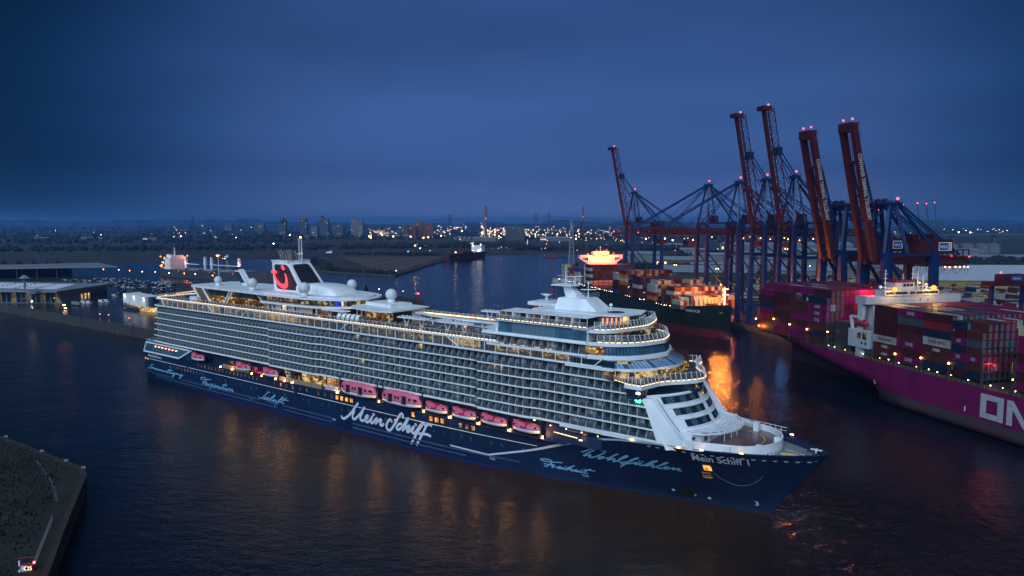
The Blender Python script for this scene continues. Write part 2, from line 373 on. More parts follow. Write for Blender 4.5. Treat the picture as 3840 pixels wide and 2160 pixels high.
# low hills at the horizon and the dark wooded belts
def belt(name, y, x0, x1, h, seed, base=0):
    r = random.Random(seed); g = G(); n = int((x1 - x0) / (y * .0075)); lo = []; hi = []; bk = []
    hh = h
    for i in range(n + 1):
        x = x0 + (x1 - x0) * i / n; hh += r.uniform(-1, 1) * h * .3; hh = max(h * .5, min(h * 1.5, hh)); yy = y + r.uniform(-1, 1) * y * .01
        lo.append((x, yy, base)); hi.append((x, yy + y * .004, base + hh)); bk.append((x, yy + y * .05, base + hh * .3))
    g.strip(lo, hi); g.strip(hi, bk); return ob(name, g, M_['leaf'], kind='structure')
belt('hills', 14000, -16000, 16000, 95, 3); belt('hills', 9500, -9000, 9500, 42, 5)
def wood(name, segs, seed):
    """a mass of tree crowns"""
    r = random.Random(seed); g = G()
    for (x0, y0, x1, y1, n, h, dep) in segs:
        for i in range(n):
            t = r.random(); x = x0 + (x1 - x0) * t + r.uniform(-1, 1) * dep * .3; y = y0 + (y1 - y0) * t + r.random() * dep; s = h * r.uniform(.45, 1.1)
            for j in range(2):
                cx = x + r.uniform(-.4, .4) * s; cy = y + r.uniform(-.4, .4) * s; rr = s * r.uniform(.3, .55); z = 2 + s * r.uniform(.35, .7)
                k = 6; n0 = len(g.v)
                ring = []
                for a in range(3):
                    ph = (.25 + .28 * a) * math.pi
                    for b in range(k):
                        q = 2 * math.pi * b / k + a * .5; w = rr * math.sin(ph) * r.uniform(.7, 1.25)
                        g.v.append((cx + w * math.cos(q), cy + w * math.sin(q), z + rr * math.cos(ph) * r.uniform(.8, 1.2)))
                g.v.append((cx, cy, z + rr)); g.v.append((cx, cy, 1.5))
                for a in range(2):
                    for b in range(k):
                        c = (b + 1) % k; g.f.append((n0 + a * k + b, n0 + (a + 1) * k + b, n0 + (a + 1) * k + c, n0 + a * k + c)); g.m.append(0)
                for b in range(k):
                    c = (b + 1) % k; g.f.append((n0 + b, n0 + c, n0 + 3 * k)); g.m.append(0); g.f.append((n0 + 2 * k + c, n0 + 2 * k + b, n0 + 3 * k + 1)); g.m.append(0)
    return ob(name, g, M_['leaf'], kind='stuff')
wood('woodland', [(-1800, 1700, -500, 1950, 420, 14, 240), (-3400, 2300, -900, 2500, 420, 17, 500), (-500, 2000, 0, 2100, 190, 15, 200), (-5000, 4300, 5000, 4300, 700, 24, 900),
                  (-2600, 3200, 900, 3000, 420, 20, 400), (300, 1500, 700, 1250, 130, 13, 150), (650, 1100, 1200, 1000, 160, 13, 150), (-7000, 6500, 7000, 6500, 600, 34, 1400)], 11)
wood('shrubs', [(-395, 1400, -300, 1140, 110, 7, 30), (-300, 1110, -175, 1025, 80, 5, 25), (-380, 1640, -150, 1600, 110, 8, 60)], 12)
wood('hedge_bushes', [(-178, 212, -140, 186, 46, 2.2, 6), (-150, 172, -112, 160, 60, 3.4, 8), (-170, 190, -125, 195, 18, 1.8, 6), (-210, 240, -150, 205, 26, 1.6, 10)], 13)
g = G(); g.face([(-380, 1560, 2.02), (-180, 1040, 2.02), (-172, 1200, 2.02), (-150, 1560, 2.02)]); ob('bare_earth', g, mat('bare_earth', (.075, .05, .032), .95, var=.5, scale=.03), kind='structure')
# gravel path and slope strips on the headland
g = G(); pth = [at(138, 1727, 5.02), at(165, 1765, 5.02), at(190, 1800, 5.02), at(203, 1830, 5.02), at(214, 1880, 5.02)]
for a, b in zip(pth, pth[1:]): g.face([a + Vector((-.4, 0, 0)), b + Vector((-.4, 0, 0)), b + Vector((.4, 0, 0)), a + Vector((.4, 0, 0))])
ob('concrete_path', g, mat('pale_concrete', (.055, .055, .075), .8), kind='structure')
g = G()
hr = random.Random(5)
for i in range(9000):
    x = hr.uniform(-190, -98); y = hr.uniform(120, 240)
    lim = -95 - (y - 139) * .5 if y > 139 else -95
    if x > lim - 5 or y > 205 + (-126 - x) * .62: continue
    s = hr.uniform(.3, .9); a = hr.uniform(0, 6.3); dx = math.cos(a) * s * .4; dy = math.sin(a) * s * .4
    g.face([(x - dx, y - dy, 5), (x + dx, y + dy, 5), (x + dx * .3 + hr.uniform(-.2, .2), y + dy * .3, 5 + s)])
ob('grass_tufts', g, M_['grass'], kind='stuff')

LET={'mein_schiff':(0.99,[[(151.52,5.0),(151.85,4.5),(152.79,4.42),(153.98,4.94),(156.11,6.47),(157.77,7.99),(159.43,9.96),(160.83,11.41)],[(158.37,8.94),(158.7,8.29),(157.85,6.76),(157.81,5.51),(158.6,5.17),(159.76,5.83),(161.38,7.19),(162.54,8.3),(163.46,9.37),(164.38,10.36)],[(163.46,9.37),(162.99,8.37),(162.16,6.85),(162.02,5.75),(162.9,5.29),(164.25,5.82),(165.61,6.67),(166.18,7.53),(165.64,7.66),(164.84,6.92),(164.59,5.88),(165.35,5.25),(166.69,5.78),(168.04,7.23),(168.49,7.76)],[(168.26,7.26),(167.69,6.26),(167.78,5.51),(168.65,5.51),(169.77,6.61),(170.76,7.54)],[(170.87,7.4),(170.41,6.42),(169.95,5.43),(171.28,6.57),(172.58,7.39),(173.11,7.18),(172.44,6.01),(172.75,5.39),(173.6,5.47),(174.25,6.03)],[(169.06,8.61),(169.28,8.65)],[(178.39,7.71),(177.67,8.26),(176.61,7.48),(175.84,6.16),(175.81,4.96),(176.75,4.3),(178.01,4.75),(179.5,6.5),(180.78,8.19),(181.84,9.84),(182.88,11.04),(183.69,11.25),(184.08,10.51),(184.04,10.14)],[(183.41,7.33),(183.01,7.7),(181.78,7.19),(180.94,6.16),(181.03,5.44),(181.95,5.45),(183.4,6.45),(184.84,8.01),(186.08,9.68),(186.69,10.15)],[(186.48,9.9),(185.66,8.59),(184.62,6.95),(183.58,5.45),(185.42,6.8),(186.84,7.56),(187.13,7.11),(186.01,6.03),(186.2,5.34),(187.41,5.99),(188.82,7.4),(189.22,7.62)],[(189.22,7.47),(188.4,6.17),(188.59,5.41),(189.58,5.59),(191.18,7.25),(192.57,8.93),(193.74,9.56),(194.31,9.3)],[(193.34,9.2),(192.36,8.03),(190.76,5.88),(189.35,3.74),(188.13,1.91),(187.96,1.66)],[(191.54,5.73),(193.49,5.94),(195.41,6.15),(196.84,5.84)],[(197.27,9.53),(196.23,9.78),(195.07,9.08),(194.48,7.98),(193.1,5.73),(191.88,3.92),(190.78,2.12),(190.52,1.71)],[(189.93,8.54),(190.18,8.58)]]),'sonnenuntergang':(0.32,[[(3.19,5.22),(3.67,4.85),(4.86,5.02),(6.23,5.95),(8.02,7.03),(9.95,7.61)],[(7.68,5.86),(6.79,5.37),(7.19,5.14),(8.28,5.57),(8.11,5.92),(8.94,5.94),(9.99,5.98),(9.29,5.24),(10.71,5.79),(11.07,5.75),(10.84,5.25),(12.19,5.89),(11.76,5.18),(13.29,5.84),(13.45,5.67),(13.04,5.16),(14.34,5.41),(15.29,5.81),(14.75,5.83),(14.34,5.41),(14.87,5.2),(16.0,5.62),(16.56,5.88),(16.33,5.3),(17.64,5.83),(17.81,5.67),(17.4,5.11),(19.06,5.64),(18.66,5.13),(20.13,5.59),(19.91,5.11),(21.39,5.75),(21.17,5.18),(22.46,5.8),(22.63,5.64),(22.58,5.13),(24.24,5.93),(25.54,6.73),(26.72,7.25)],[(23.94,6.53),(26.23,6.64),(29.02,6.72)],[(24.96,6.12),(23.84,5.34),(24.53,5.2),(26.15,5.72),(26.87,5.91),(26.16,5.82),(25.77,5.31),(26.46,5.22),(27.72,5.75),(27.32,5.06),(28.93,5.63),(30.33,5.9),(29.64,5.9),(28.91,5.36),(29.42,5.24),(30.49,5.74),(29.89,4.85),(28.27,3.63),(27.77,3.75),(28.79,4.52),(30.98,5.44),(32.4,5.94),(31.7,5.81),(31.5,5.42),(32.54,5.65),(33.09,5.99),(32.69,5.4),(33.93,5.92),(33.71,5.35),(34.77,5.76),(34.72,5.22),(35.77,5.62),(37.15,5.98),(36.65,6.0),(35.75,5.35),(36.43,5.35),(37.31,5.82),(36.37,4.81),(34.88,3.67),(34.47,3.84),(35.69,4.72),(38.3,5.68)]]),'faszination':(0.32,[[(62.14,7.06),(59.09,6.54),(55.58,6.07),(53.76,6.09),(53.37,6.42),(54.24,6.84),(56.08,7.17),(57.61,7.06),(58.13,6.6),(57.66,5.85),(56.61,4.87),(55.57,4.04),(54.58,3.9)],[(54.66,4.89),(56.49,5.12),(58.73,5.47)],[(58.96,4.81),(58.13,4.77),(57.26,4.2),(57.37,3.83),(58.22,4.1),(59.1,4.83),(58.62,3.85),(59.75,4.24),(60.89,4.85),(60.99,4.34),(60.55,3.93),(59.87,3.95)],[(61.99,4.89),(63.5,5.06),(62.64,4.49),(61.78,3.92),(62.6,3.88),(63.85,4.28),(64.98,5.04)],[(64.98,4.97),(64.11,4.09),(64.63,3.9),(65.62,4.45),(66.45,4.87),(65.85,3.89),(67.1,4.51),(68.06,4.87),(67.45,3.89),(68.55,4.27),(69.78,4.82),(69.1,4.57),(68.79,3.93),(69.6,4.04),(70.43,4.68),(70.25,3.91),(71.48,4.61),(72.74,5.68),(74.51,6.88)],[(71.31,5.92),(71.96,5.83),(74.99,6.21)],[(72.31,5.25),(71.59,4.18),(72.09,3.92),(73.18,4.48),(74.0,4.96),(73.29,4.12),(73.66,3.88),(74.74,4.33),(75.67,4.76),(74.74,4.41),(74.45,4.0),(75.1,3.9),(76.04,4.52),(76.19,4.83),(77.62,4.89),(77.04,3.93),(78.36,4.56),(79.42,5.0),(78.71,4.02),(79.35,3.93),(80.08,4.36)],[(65.76,5.49),(65.82,5.5)],[(74.68,5.47),(74.75,5.48)]]),'seeluft':(0.33,[[(98.38,4.67),(98.78,4.23),(99.71,4.03),(100.66,4.26),(101.96,5.08),(103.57,6.25),(105.17,7.23),(106.0,7.6),(106.72,7.61)],[(101.49,4.11),(102.75,4.33),(103.91,4.88),(103.93,5.16),(103.2,5.08),(102.76,4.52),(102.94,4.11),(103.77,4.14),(104.82,4.52),(105.97,5.0),(105.98,5.22),(105.26,5.08),(104.61,4.55),(104.9,4.16),(105.72,4.16),(106.76,4.63),(108.64,5.59),(110.1,6.61),(110.27,7.06),(109.5,6.7),(107.73,5.58),(106.87,4.71),(107.15,4.26),(107.76,4.23),(108.79,4.63),(109.82,5.16),(108.88,4.4),(108.96,4.1),(109.78,4.35),(111.12,5.05),(110.39,4.38),(110.67,4.12),(111.58,4.26),(113.63,5.49),(115.25,6.4),(115.66,6.83),(115.07,6.86),(113.64,5.8),(111.58,4.2),(110.33,3.27),(109.53,2.35)],[(111.47,4.06),(113.08,4.5),(114.59,5.03),(116.1,5.87),(117.91,7.02)],[(115.02,5.76),(116.59,5.91),(118.06,5.99),(119.03,5.95)],[(115.6,5.49),(114.58,4.73),(114.65,4.31),(115.33,4.15),(116.03,4.41)]]),'wohlfuehlen':(0.4,[[(254.04,11.05),(254.67,11.17),(256.48,12.15),(257.96,12.86),(258.85,13.04),(258.37,12.39),(256.38,11.17),(254.36,9.8),(255.63,10.19),(257.03,10.61),(256.04,9.72),(257.23,9.81),(258.83,10.55),(260.62,11.6),(262.0,12.57),(261.58,12.9),(260.74,12.59)],[(260.36,10.58),(259.56,10.42),(258.98,9.88),(259.53,9.78),(260.69,10.36),(261.04,10.78),(260.49,10.6)],[(260.99,10.56),(262.52,10.66),(264.19,11.77),(265.72,12.64)],[(264.49,11.97),(263.07,10.84),(261.81,9.82),(263.35,10.48),(264.42,10.77),(263.6,9.97),(263.78,9.72),(265.04,10.26),(267.1,11.53),(268.72,12.57),(268.24,12.61),(266.62,11.57),(265.34,10.47),(265.57,9.95),(266.99,10.18),(268.73,10.75),(270.47,11.83),(271.86,12.53),(271.11,12.38),(269.23,11.28),(267.37,9.76),(265.45,8.3)],[(265.74,9.42),(267.48,9.71),(269.34,10.32),(271.07,10.96),(270.03,10.18),(270.47,10.06),(271.32,10.59),(272.11,10.89),(271.3,10.09),(272.13,10.11),(273.76,10.95),(275.73,12.2),(277.13,12.7),(275.73,11.77),(273.06,10.09),(274.77,10.8),(275.73,10.93),(274.83,10.17),(275.65,10.2),(276.98,10.9),(278.72,11.83),(280.1,12.75),(279.08,12.33),(277.27,11.1),(276.38,10.35),(277.25,10.17),(278.62,10.61),(279.89,11.16),(278.96,11.03),(278.31,10.33),(279.12,10.35),(280.35,10.81),(281.45,11.24),(280.55,10.35),(281.79,10.88),(282.86,11.23),(282.01,10.49),(282.97,10.39)],[(271.75,11.5),(271.87,11.52)],[(272.56,11.45),(272.81,11.53)]]),'freiheit':(0.33,[[(246.91,6.05),(244.95,5.81),(242.51,5.54),(240.47,5.46),(239.59,5.61),(239.8,5.93),(240.99,6.2),(242.47,6.29),(243.4,6.03),(243.4,5.56),(242.72,4.79),(241.62,3.94),(240.94,3.73),(240.55,3.81)],[(240.61,4.54),(241.96,4.6),(244.18,4.93)],[(243.05,4.34),(243.8,4.53),(243.13,3.84),(243.46,3.87),(244.18,4.48),(244.37,4.23),(245.01,3.95),(245.89,4.18),(246.31,4.42),(245.72,4.51),(245.04,4.11),(245.37,3.81),(246.14,3.91),(246.81,4.27),(247.38,4.45),(246.75,3.94),(247.11,3.8),(247.84,4.14),(249.22,5.03),(250.71,5.71)],[(250.02,5.26),(247.71,3.79),(248.84,4.24),(249.91,4.35),(249.23,3.9),(249.5,3.75),(250.45,4.05),(251.45,4.23),(251.04,4.4),(250.39,4.12),(250.32,3.78),(250.9,3.73),(251.71,4.04),(252.51,4.35),(251.81,3.81),(252.23,3.69),(253.28,4.17),(254.54,4.89),(255.71,5.53)],[(253.6,4.96),(255.31,5.04),(256.84,5.05)],[(254.12,4.65),(253.31,3.93),(253.62,3.66),(254.39,3.85)],[(247.79,4.87),(247.91,4.89)],[(252.89,4.74),(253.04,4.77)]])}
HAZE=0.8e-4
# ---------------------------------------------------------------- cruise ship (x = metres from stern, y = to port, z up)
MS = frame(-173.795, 364.767, 0, math.radians(-36.968))
ship = root('cruise_ship', MS, 'long white and navy cruise ship with balcony rows and red smile sign on the funnel', 'cruise ship')
def interp(x, t):
    if x <= t[0][0]: return t[0][1]
    for (a, b), (c, d) in zip(t, t[1:]):
        if x <= c: return b + (d - b) * (x - a) / (c - a)
    return t[-1][1]
BW = [(-5,14.5),(0,15.5),(18,17.5),(40,18),(190,18),(216,16.8),(243,13.2),(260,9.4),(275,6.2),(288,3.8),(297,1.9),(303.7,.12)]
BD = [(-5,17.2),(10,18),(262,18),(275,17.6),(285,16.6),(292,15.2),(299,12.9),(306,9.6),(312,6.0),(315.5,3.2),(317.7,.3)]
def stem(z): return interp(z, [(-4,303),(0,303.7),(1.3,304.1),(7.2,308.8),(12.4,312.8),(19.5,318.2)])
def hb(s, z):
    g = max(0, min(1, z / 18.6)); sh = stem(z) - 303.7; w = max(0, min(1, (s - 225) / 60.))
    if s >= stem(z): return .1
    b1 = interp(s - sh * w, BW); b2 = interp(s + (13.95 - sh) * w, BD); g2 = g ** 1.15
    if s > 200: return max(.1, b1 * (1 - g2) + b2 * g2)
    return b1 * (1 - min(1, z / 5)) + b2 * min(1, z / 5) if z < 5 else b2
def rim(s): return interp(s, [(0, 13.55), (243, 13.55), (258, 18.1), (285, 18.5), (300, 18.75), (318, 19.0)])
def P(n, g, mats, smooth=False, parent=ship, **k): return ob(n, g, mats, parent, smooth, **k)
ROWS = [-2.5, 0, .35, 1.5, 3, 5, 7, 9, 11, 12.4, 13.5]
def station_s(s0, z): return s0 + (stem(z) - 303.7) * max(0, min(1, (s0 - 225) / 60.))
sts = [0, 3, 8, 15, 25, 40, 80, 130, 180, 205, 220, 232, 240, 244, 248, 252, 256, 260, 264, 268, 272, 276, 280, 284, 288, 291, 294, 297, 299, 301, 302.5, 303.3, 303.7]
g = G()
for sd_ in (-1, 1):
    rows = []
    for s0 in sts:
        col = []
        rz = rim(station_s(s0, 18)); zs = [z if z < 12 else 12 + (z - 12) / 1.5 * (rz - 12) for z in ROWS]
        if s0 > 240: zs = [-2.5] + [rz * i / 9.0 for i in range(0, 10)]
        for z in zs:
            s = station_s(s0, max(z, 0)); col.append((s, sd_ * hb(s, max(z, 0)), z))
        rows.append(col)
    g.grid(rows if sd_ > 0 else rows[::-1])
    if sd_ > 0: st0 = rows[0]
g.strip([(p[0], -p[1], p[2]) for p in st0], st0)
P('hull', g, M_['navy'], True)
# stern sponson and main deck
g = G(); g.box(-3, 6, -15, 15, -1, 3.0); P('stern_platform', g, M_['navy2'])
g = G(); g.box(0, 250, -17.9, 17.9, 13.0, 13.35); P('lifeboat_deck', g, M_['navy2'])
def hs(s, z, off=.05): return (s, -(hb(s, z) + off), z)
def band(name, s0, s1, z0, z1, m, off=.05, step=4.0):
    g = G(); n = max(1, int((s1 - s0) / step)); ss = [s0 + (s1 - s0) * i / n for i in range(n + 1)]
    f = z0 if callable(z0) else (lambda s: z0); h = z1 if callable(z1) else (lambda s: z1)
    lo = [hs(s, f(s), off) for s in ss]; hi = [hs(s, h(s), off) for s in ss]
    inn = [(p[0], p[1] + off + .2, p[2]) for p in lo]; inh = [(p[0], p[1] + off + .2, p[2]) for p in hi]
    g.strip(lo, hi); g.strip(hi, inh); g.strip(inn, lo); return P(name, g, m)
band('boot_stripe', 60, 225, .02, .30, M_['blueline'], .04, 3)
for a, b in ((6, 41.5), (43, 123), (125, 239)): band('sheer_line', a, b, 9.92, 10.1, M_['white'], .06)
for a, b, z in ((-1, 30, 3.2), (36.7, 99.5, 3.45), (12, 112, 1.95), (116, 146, 3.45), (116, 146, 1.95), (158, 232, 3.45), (158, 212, 1.95), (104, 113, 3.45)):
    band('rubbing_strake', a, b, z - .22, z + .22, M_['rub'] if 'rub' in M_ else M_.setdefault('rub', mat('worn_blue_fender', (.045, .075, .17), .5, var=.4, scale=.5)), .35, 8)
# white swoosh
sw = [(205.4, 4.2), (220.6, 3.8), (236.1, 8.1), (246, 11.6), (254.8, 14.6), (258, 15.7), (261.5, 16.6), (266.6, 17.5), (272.3, 18.1), (277, 18.4)]
def ribbon(g, pts, w, fn, mi=0, sm=True, w1=None):
    q = []
    if sm and len(pts) > 2:
        for i in range(len(pts) - 1):
            p0 = pts[max(0, i - 1)]; p1 = pts[i]; p2 = pts[i + 1]; p3 = pts[min(len(pts) - 1, i + 2)]
            for k in range(4):
                t = k / 4.
                q.append(tuple(.5 * (2 * p1[c] + (p2[c] - p0[c]) * t + (2 * p0[c] - 5 * p1[c] + 4 * p2[c] - p3[c]) * t * t + (3 * p1[c] - p0[c] - 3 * p2[c] + p3[c]) * t ** 3) for c in (0, 1)))
        q.append(pts[-1])
    else: q = list(pts)
    L = []; Rr = []; n = len(q)
    for i, p in enumerate(q):
        a = q[max(0, i - 1)]; b = q[min(n - 1, i + 1)]; dx, dy = b[0] - a[0], b[1] - a[1]; l = math.hypot(dx, dy) or 1; ww = w if w1 is None else w + (w1 - w) * i / (n - 1)
        nx, ny = -dy / l * ww / 2, dx / l * ww / 2; L.append(fn(p[0] + nx, p[1] + ny)); Rr.append(fn(p[0] - nx, p[1] - ny))
    g.strip(L, Rr, mi)
    for e in (q[0], q[-1]):
        r = w / 2; g.face([fn(e[0] + r * math.cos(t * math.pi / 4), e[1] + r * math.sin(t * math.pi / 4)) for t in range(8)], mi)
cnt = [0]
def hfn(off):
    def f(s, z): return hs(s, z, off)
    return f
g = G(); ribbon(g, sw[:2], .45, hfn(.07), 0, False); ribbon(g, sw[1:5], .55, hfn(.08), 0, True, .85); ribbon(g, sw[4:], .6, hfn(.07)); P('swoosh_stripe', g, M_['letter'])
for k, (w, strokes) in LET.items():
    g = G()
    for i, st in enumerate(strokes): ribbon(g, st, w * .95 if len(st) > 2 else w * 1.15, hfn(.06 + .012 * (i % 4)))
    P('script_lettering', g, M_['letter'] if k in ('mein_schiff',) else M_['cyan'], label={'mein_schiff': 'large white handwriting reading Mein Schiff'}.get(k, 'pale blue handwriting on the hull'))
g = G(); text(g, 'Mein Schiff 1', lambda u, v: hs(287.1 + u * 13.6, 14.9 + v * 2.15 + .1 * u, .07)); P('ship_name', g, M_['letter'], label='white printed ship name Mein Schiff 1 at the bow')
g = G(); text(g, 'MeinSchiff.com', lambda u, v: hs(5.0 + u * 13.3, 11.1 + v * 1.25, .07)); P('web_address', g, M_['letter'])
for s_, z_, t in ((60, 2.75, 'TUG'), (92, 2.75, 'TUG'), (146, 2.75, 'TUG'), (221, 2.4, 'TUG'), (252.5, 2.5, 'TUG')):
    g = G(); text(g, t, lambda u, v: hs(s_ + u * 2.0, z_ + v * .7, .09)); P('tug_mark', g, M_['letter'])
g = G(); text(g, '3', lambda u, v: hs(299.95 + u * .95, 1.9 + v * 1.4, .09)); P('draught_figure', g, M_['letter'])
# portholes rows and cabin windows in the hull
def hwin(s, z, w, h, m, n='hull_window', off=.05):
    g = G(); g.strip([hs(s - w / 2, z, off), hs(s + w / 2, z, off)], [hs(s - w / 2, z + h, off), hs(s + w / 2, z + h, off)])
    g.strip([hs(s - w / 2 - .1, z - .1, off - .02), hs(s + w / 2 + .1, z - .1, off - .02)], [hs(s - w / 2 - .1, z + h + .1, off - .02), hs(s + w / 2 + .1, z + h + .1, off - .02)], 1)
    return P(n, g, [m, M_['navy2']])
M_['dimwin'] = room('dim_cabin_window', [(.02, .02, .02), (.10, .07, .03), (.35, .2, .07)], .9, (2, 2, 2))
M_['dimlit'] = room('amber_cabin_window', [(.08, .03, .01), (.5, .22, .06), (1, .55, .22)], .9, (2, 2, 2))
M_['tealwin'] = room('teal_cabin_window', [(.004, .02, .03), (.01, .07, .08), (.02, .16, .16)], .7, (2, 2, 2))
for i in range(16): hwin(15.9 + i * 2.65, 7.95, .75, 1.15, M_['dimwin'] if i > 3 else M_['dglass'])
for i in range(17): hwin(51.8 + i * 2.88, 11.45, 1.0, 1.4, M_['dimwin'])
for s in (110, 114.3, 118, 122, 127, 131, 138, 142, 146): hwin(s, 11.2, 1.0, 1.4, M_['orawin'] if s == 114.3 else M_['dimwin'])
for s in (149.1, 151.8, 154.5, 157.2, 188.9, 197.2, 199.7, 202.2): hwin(s, 11.1, 1.4, 1.55, M_['orawin'])
for s in (210, 212.6, 215.2): hwin(s, 10.9, 1.35, 1.55, M_['dimlit'])
for i in range(44): hwin(66 + i * 3.9, 7.3, .85, 1.15, M_['tealwin'] if i % 3 else M_['dglass'])
hwin(1.6, 9.2, 1.2, 1.1, M_['orawin']); hwin(4.2, 9.1, 1.2, 1.1, M_['orawin'])
hwin(180.2, 7.6, .9, 1.2, M_['orawin'])
# mooring fairleads near the rim at the bow
for i in range(17):
    s = 276 + i * 2.35
    g = G(); g.face([hs(s + .55 * math.cos(t * .785), 17.35 + .2 * math.sin(t * .785) - .02 * i, .06) for t in range(8)]); P('fairlead', g, M_['letter'])
for s, z in ((279, 3.0), (284.6, 2.4), (288.5, 2.1)):
    g = G(); g.face([hs(s + .5 * math.cos(t * .785), z + .4 * math.sin(t * .785), .06) for t in range(8)]); P('thruster_mark', g, M_['letter'])
# pilot door with ladder platform
g = G(); g.strip([hs(289.2, 11.9, .06), hs(291.2, 11.9, .06)], [hs(289.2, 13.7, .06), hs(291.2, 13.7, .06)]); pd = P('pilot_door', g, M_['orawin'])
g = G()
for z in (9.8, 10.6, 11.5): g.beam(hs(289, z, 1.3), hs(290.9, z, 1.3), .1)
for s in (289, 290.9): g.beam(hs(s, 9.7, 1.3), hs(s, 11.8, 1.0), .1); g.beam(hs(s, 9.7, 1.3), hs(s, 9.7, .1), .1)
g.face([hs(289, 9.75, .1), hs(290.9, 9.75, .1), hs(290.9, 9.75, 1.3), hs(289, 9.75, 1.3)]); P('boarding_platform', g, mat('yellow_platform', (.6, .3, .08), .6))
g = G(); pr = None
for i in range(19):
    t = i / 18.; q = hs(291.5 + t * 11.5, 11.2 - 3.6 * math.sin(t * math.pi) ** .8 + .6 * t, .12)
    if pr: g.tube(pr, q, .05, k=4)
    pr = q
P('hanging_line', g, M_['grey'])
g = G(); g.face([hs(s, z, .06) for s, z in ((281, 1.5), (284.5, 1.3), (285, 4.6), (281.5, 4.8))]); P('shell_door', g, M_['black'])
# ---- bow: deck, mooring area, white round platform
g = G(); ol = [(s, -hb(s, 17.6) + .3) for s in (250, 265, 280, 290, 297, 303, 308, 312, 315)] + [(316.4, 0)] + [(s, hb(s, 17.6) - .3) for s in (315, 312, 308, 303, 297, 290, 280, 265, 250)]
g.prism(ol, 17.2, 17.5); P('foredeck', g, M_['grey2'] if 'grey2' in M_ else M_.setdefault('grey2', mat('deck_green_grey', (.16, .2, .21), .6, var=.2)))
g = G()
for sgn in (-1, 1):
    ss = [258, 266, 275, 285, 292, 299, 306, 311, 315, 317.2]
    for a, b in zip(ss, ss[1:]):
        za, zb = rim(a), rim(b); ya, yb = hb(a, za) * sgn, hb(b, zb) * sgn; d = .35 * sgn
        g.hexa([(a, ya, za - .1), (b, yb, zb - .1), (b, yb - d, zb - .1), (a, ya - d, za - .1), (a, ya, za + .12), (b, yb, zb + .12), (b, yb - d, zb + .12), (a, ya - d, za + .12)])
P('bulwark_rail', g, M_['navy'])
g = G()
for i in range(26):
    s = 296 + i * .78; g.box(s, s + .1, hb(s, 18) - .95, hb(s, 18) - .3, 17.5, 18.6)
P('bulwark_stays', g, M_['navy2'], kind='stuff')
g = G(); n_ = 28; g.face([(308.7 + 2.6 * math.cos(t * 6.283 / n_), -2.2 + 1.7 * math.sin(t * 6.283 / n_), 17.54) for t in range(n_)]); P('winch_circle', g, mat('winch_yellow', (.75, .5, .14), .6))
g = G(); text(g, 'WINCH', lambda u, v: (306.3 + u * 5.2, 1.0 - u * 1.6 + v * 1.4, 17.55)); P('winch_lettering', g, M_['letter'])
for s, y in ((313.4, 1.2), (314.4, .2), (312.4, -2.0), (311.5, 3.4)):
    g = G(); g.tube((s, y, 17.5), (s, y, 18.3), .18); g.tube((s + .7, y, 17.5), (s + .7, y, 18.3), .18); g.box(s - .3, s + 1, y - .3, y + .3, 17.5, 17.62); P('bollard', g, M_['dgrey'])
g = G(); g.box(312.6, 315.4, 1.4, 1.8, 18.9, 19.15); g.box(313.8, 314.1, 1.2, 2.0, 18.2, 19.3); P('bow_roller', g, M_['white'])
RIM = [(281, 17.2), (284.8, 16.9), (290, 15.9), (295.4, 14.3), (300.0, 11.6), (303.2, 8.0), (305.0, 4.2), (305.6, 0)]
RIM = [(a, min(b, hb(a, 17.4) - .45)) if b > 0 else (a, b) for a, b in RIM]
rp = [(a, -b) for a, b in RIM] + [(a, b) for a, b in RIM[::-1][1:]]
g = G(); z1 = 20.35
g.strip([(a, b, 17.5) for a, b in rp], [(a, b, z1) for a, b in rp]); ins = [(a - .35 if abs(b) < 12 else a, b * .978) for a, b in rp]
g.strip([(a, b, z1) for a, b in rp], [(a, b, z1) for a, b in ins]); g.strip([(a, b, z1) for a, b in ins], [(a, b, 18.6) for a, b in ins]); P('platform_wall', g, M_['white'], True)
g = G(); g.face([(a, b, 18.75) for a, b in ins]); P('platform_deck', g, mat('red_brown_deck', (.14, .07, .055), .25, var=.2, scale=.5, spec=.6))
g = G(); cx, rr = 293.0, 9.0
for i in range(13):
    a0 = -1.45 + i * .225; a1 = a0 + .17
    g.face([(cx + rr * math.cos(a0) * .9 , rr * math.sin(a0), 18.77), (cx + rr * math.cos(a1) * .9, rr * math.sin(a1), 18.77), (cx + (rr - .35) * math.cos(a1) * .9, (rr - .35) * math.sin(a1), 18.77), (cx + (rr - .35) * math.cos(a0) * .9, (rr - .35) * math.sin(a0), 18.77)])
P('landing_circle', g, mat('deck_yellow', (.6, .42, .05), .5))
for i in range(9):
    a = -.95 + i * .2; r_ = [(281.0, 17.2)]
    s = 292 + 13.4 * math.cos(a) ; y = -11.6 * abs(math.sin(a)) ** 1.0
    j = i * .8; t = (i + .5) / 9.; p = rp[4 + int(t * 3)]; q = rp[5 + int(t * 3)]; f = t * 3 % 1
    x_ = p[0] + (q[0] - p[0]) * f; y_ = p[1] + (q[1] - p[1]) * f; d = Vector((q[0] - p[0], q[1] - p[1], 0)).normalized(); n = Vector((d.y, -d.x, 0)) * .04
    c = Vector((x_, y_, 17.95)) + n
    g = G(); g.face([c + d * .3 * math.cos(k * .785) + Vector((0, 0, .17 * math.sin(k * .785))) for k in range(8)]); P('freeing_port', g, M_['black'])
for s, y in ((296, -12.6), (302.4, -7), (304, 3)):
    g = G(); g.box(s - 1, s + .6, y - .5, y + .7, 18.75, 20.1); P('deck_locker', g, M_['white'])
g = G(); y0 = 9.5
for i in range(10):
    s = 288 + i * 1.6; y = 13.9 - .33 * i
    g.beam((s, y, 18.7), (s, y, 20.9), .12); g.beam((s, y, 20.9), (s + 1.6, y - .33, 20.9), .1); g.beam((s, y, 20.0), (s + 1.6, y - .33, 20.0), .08)
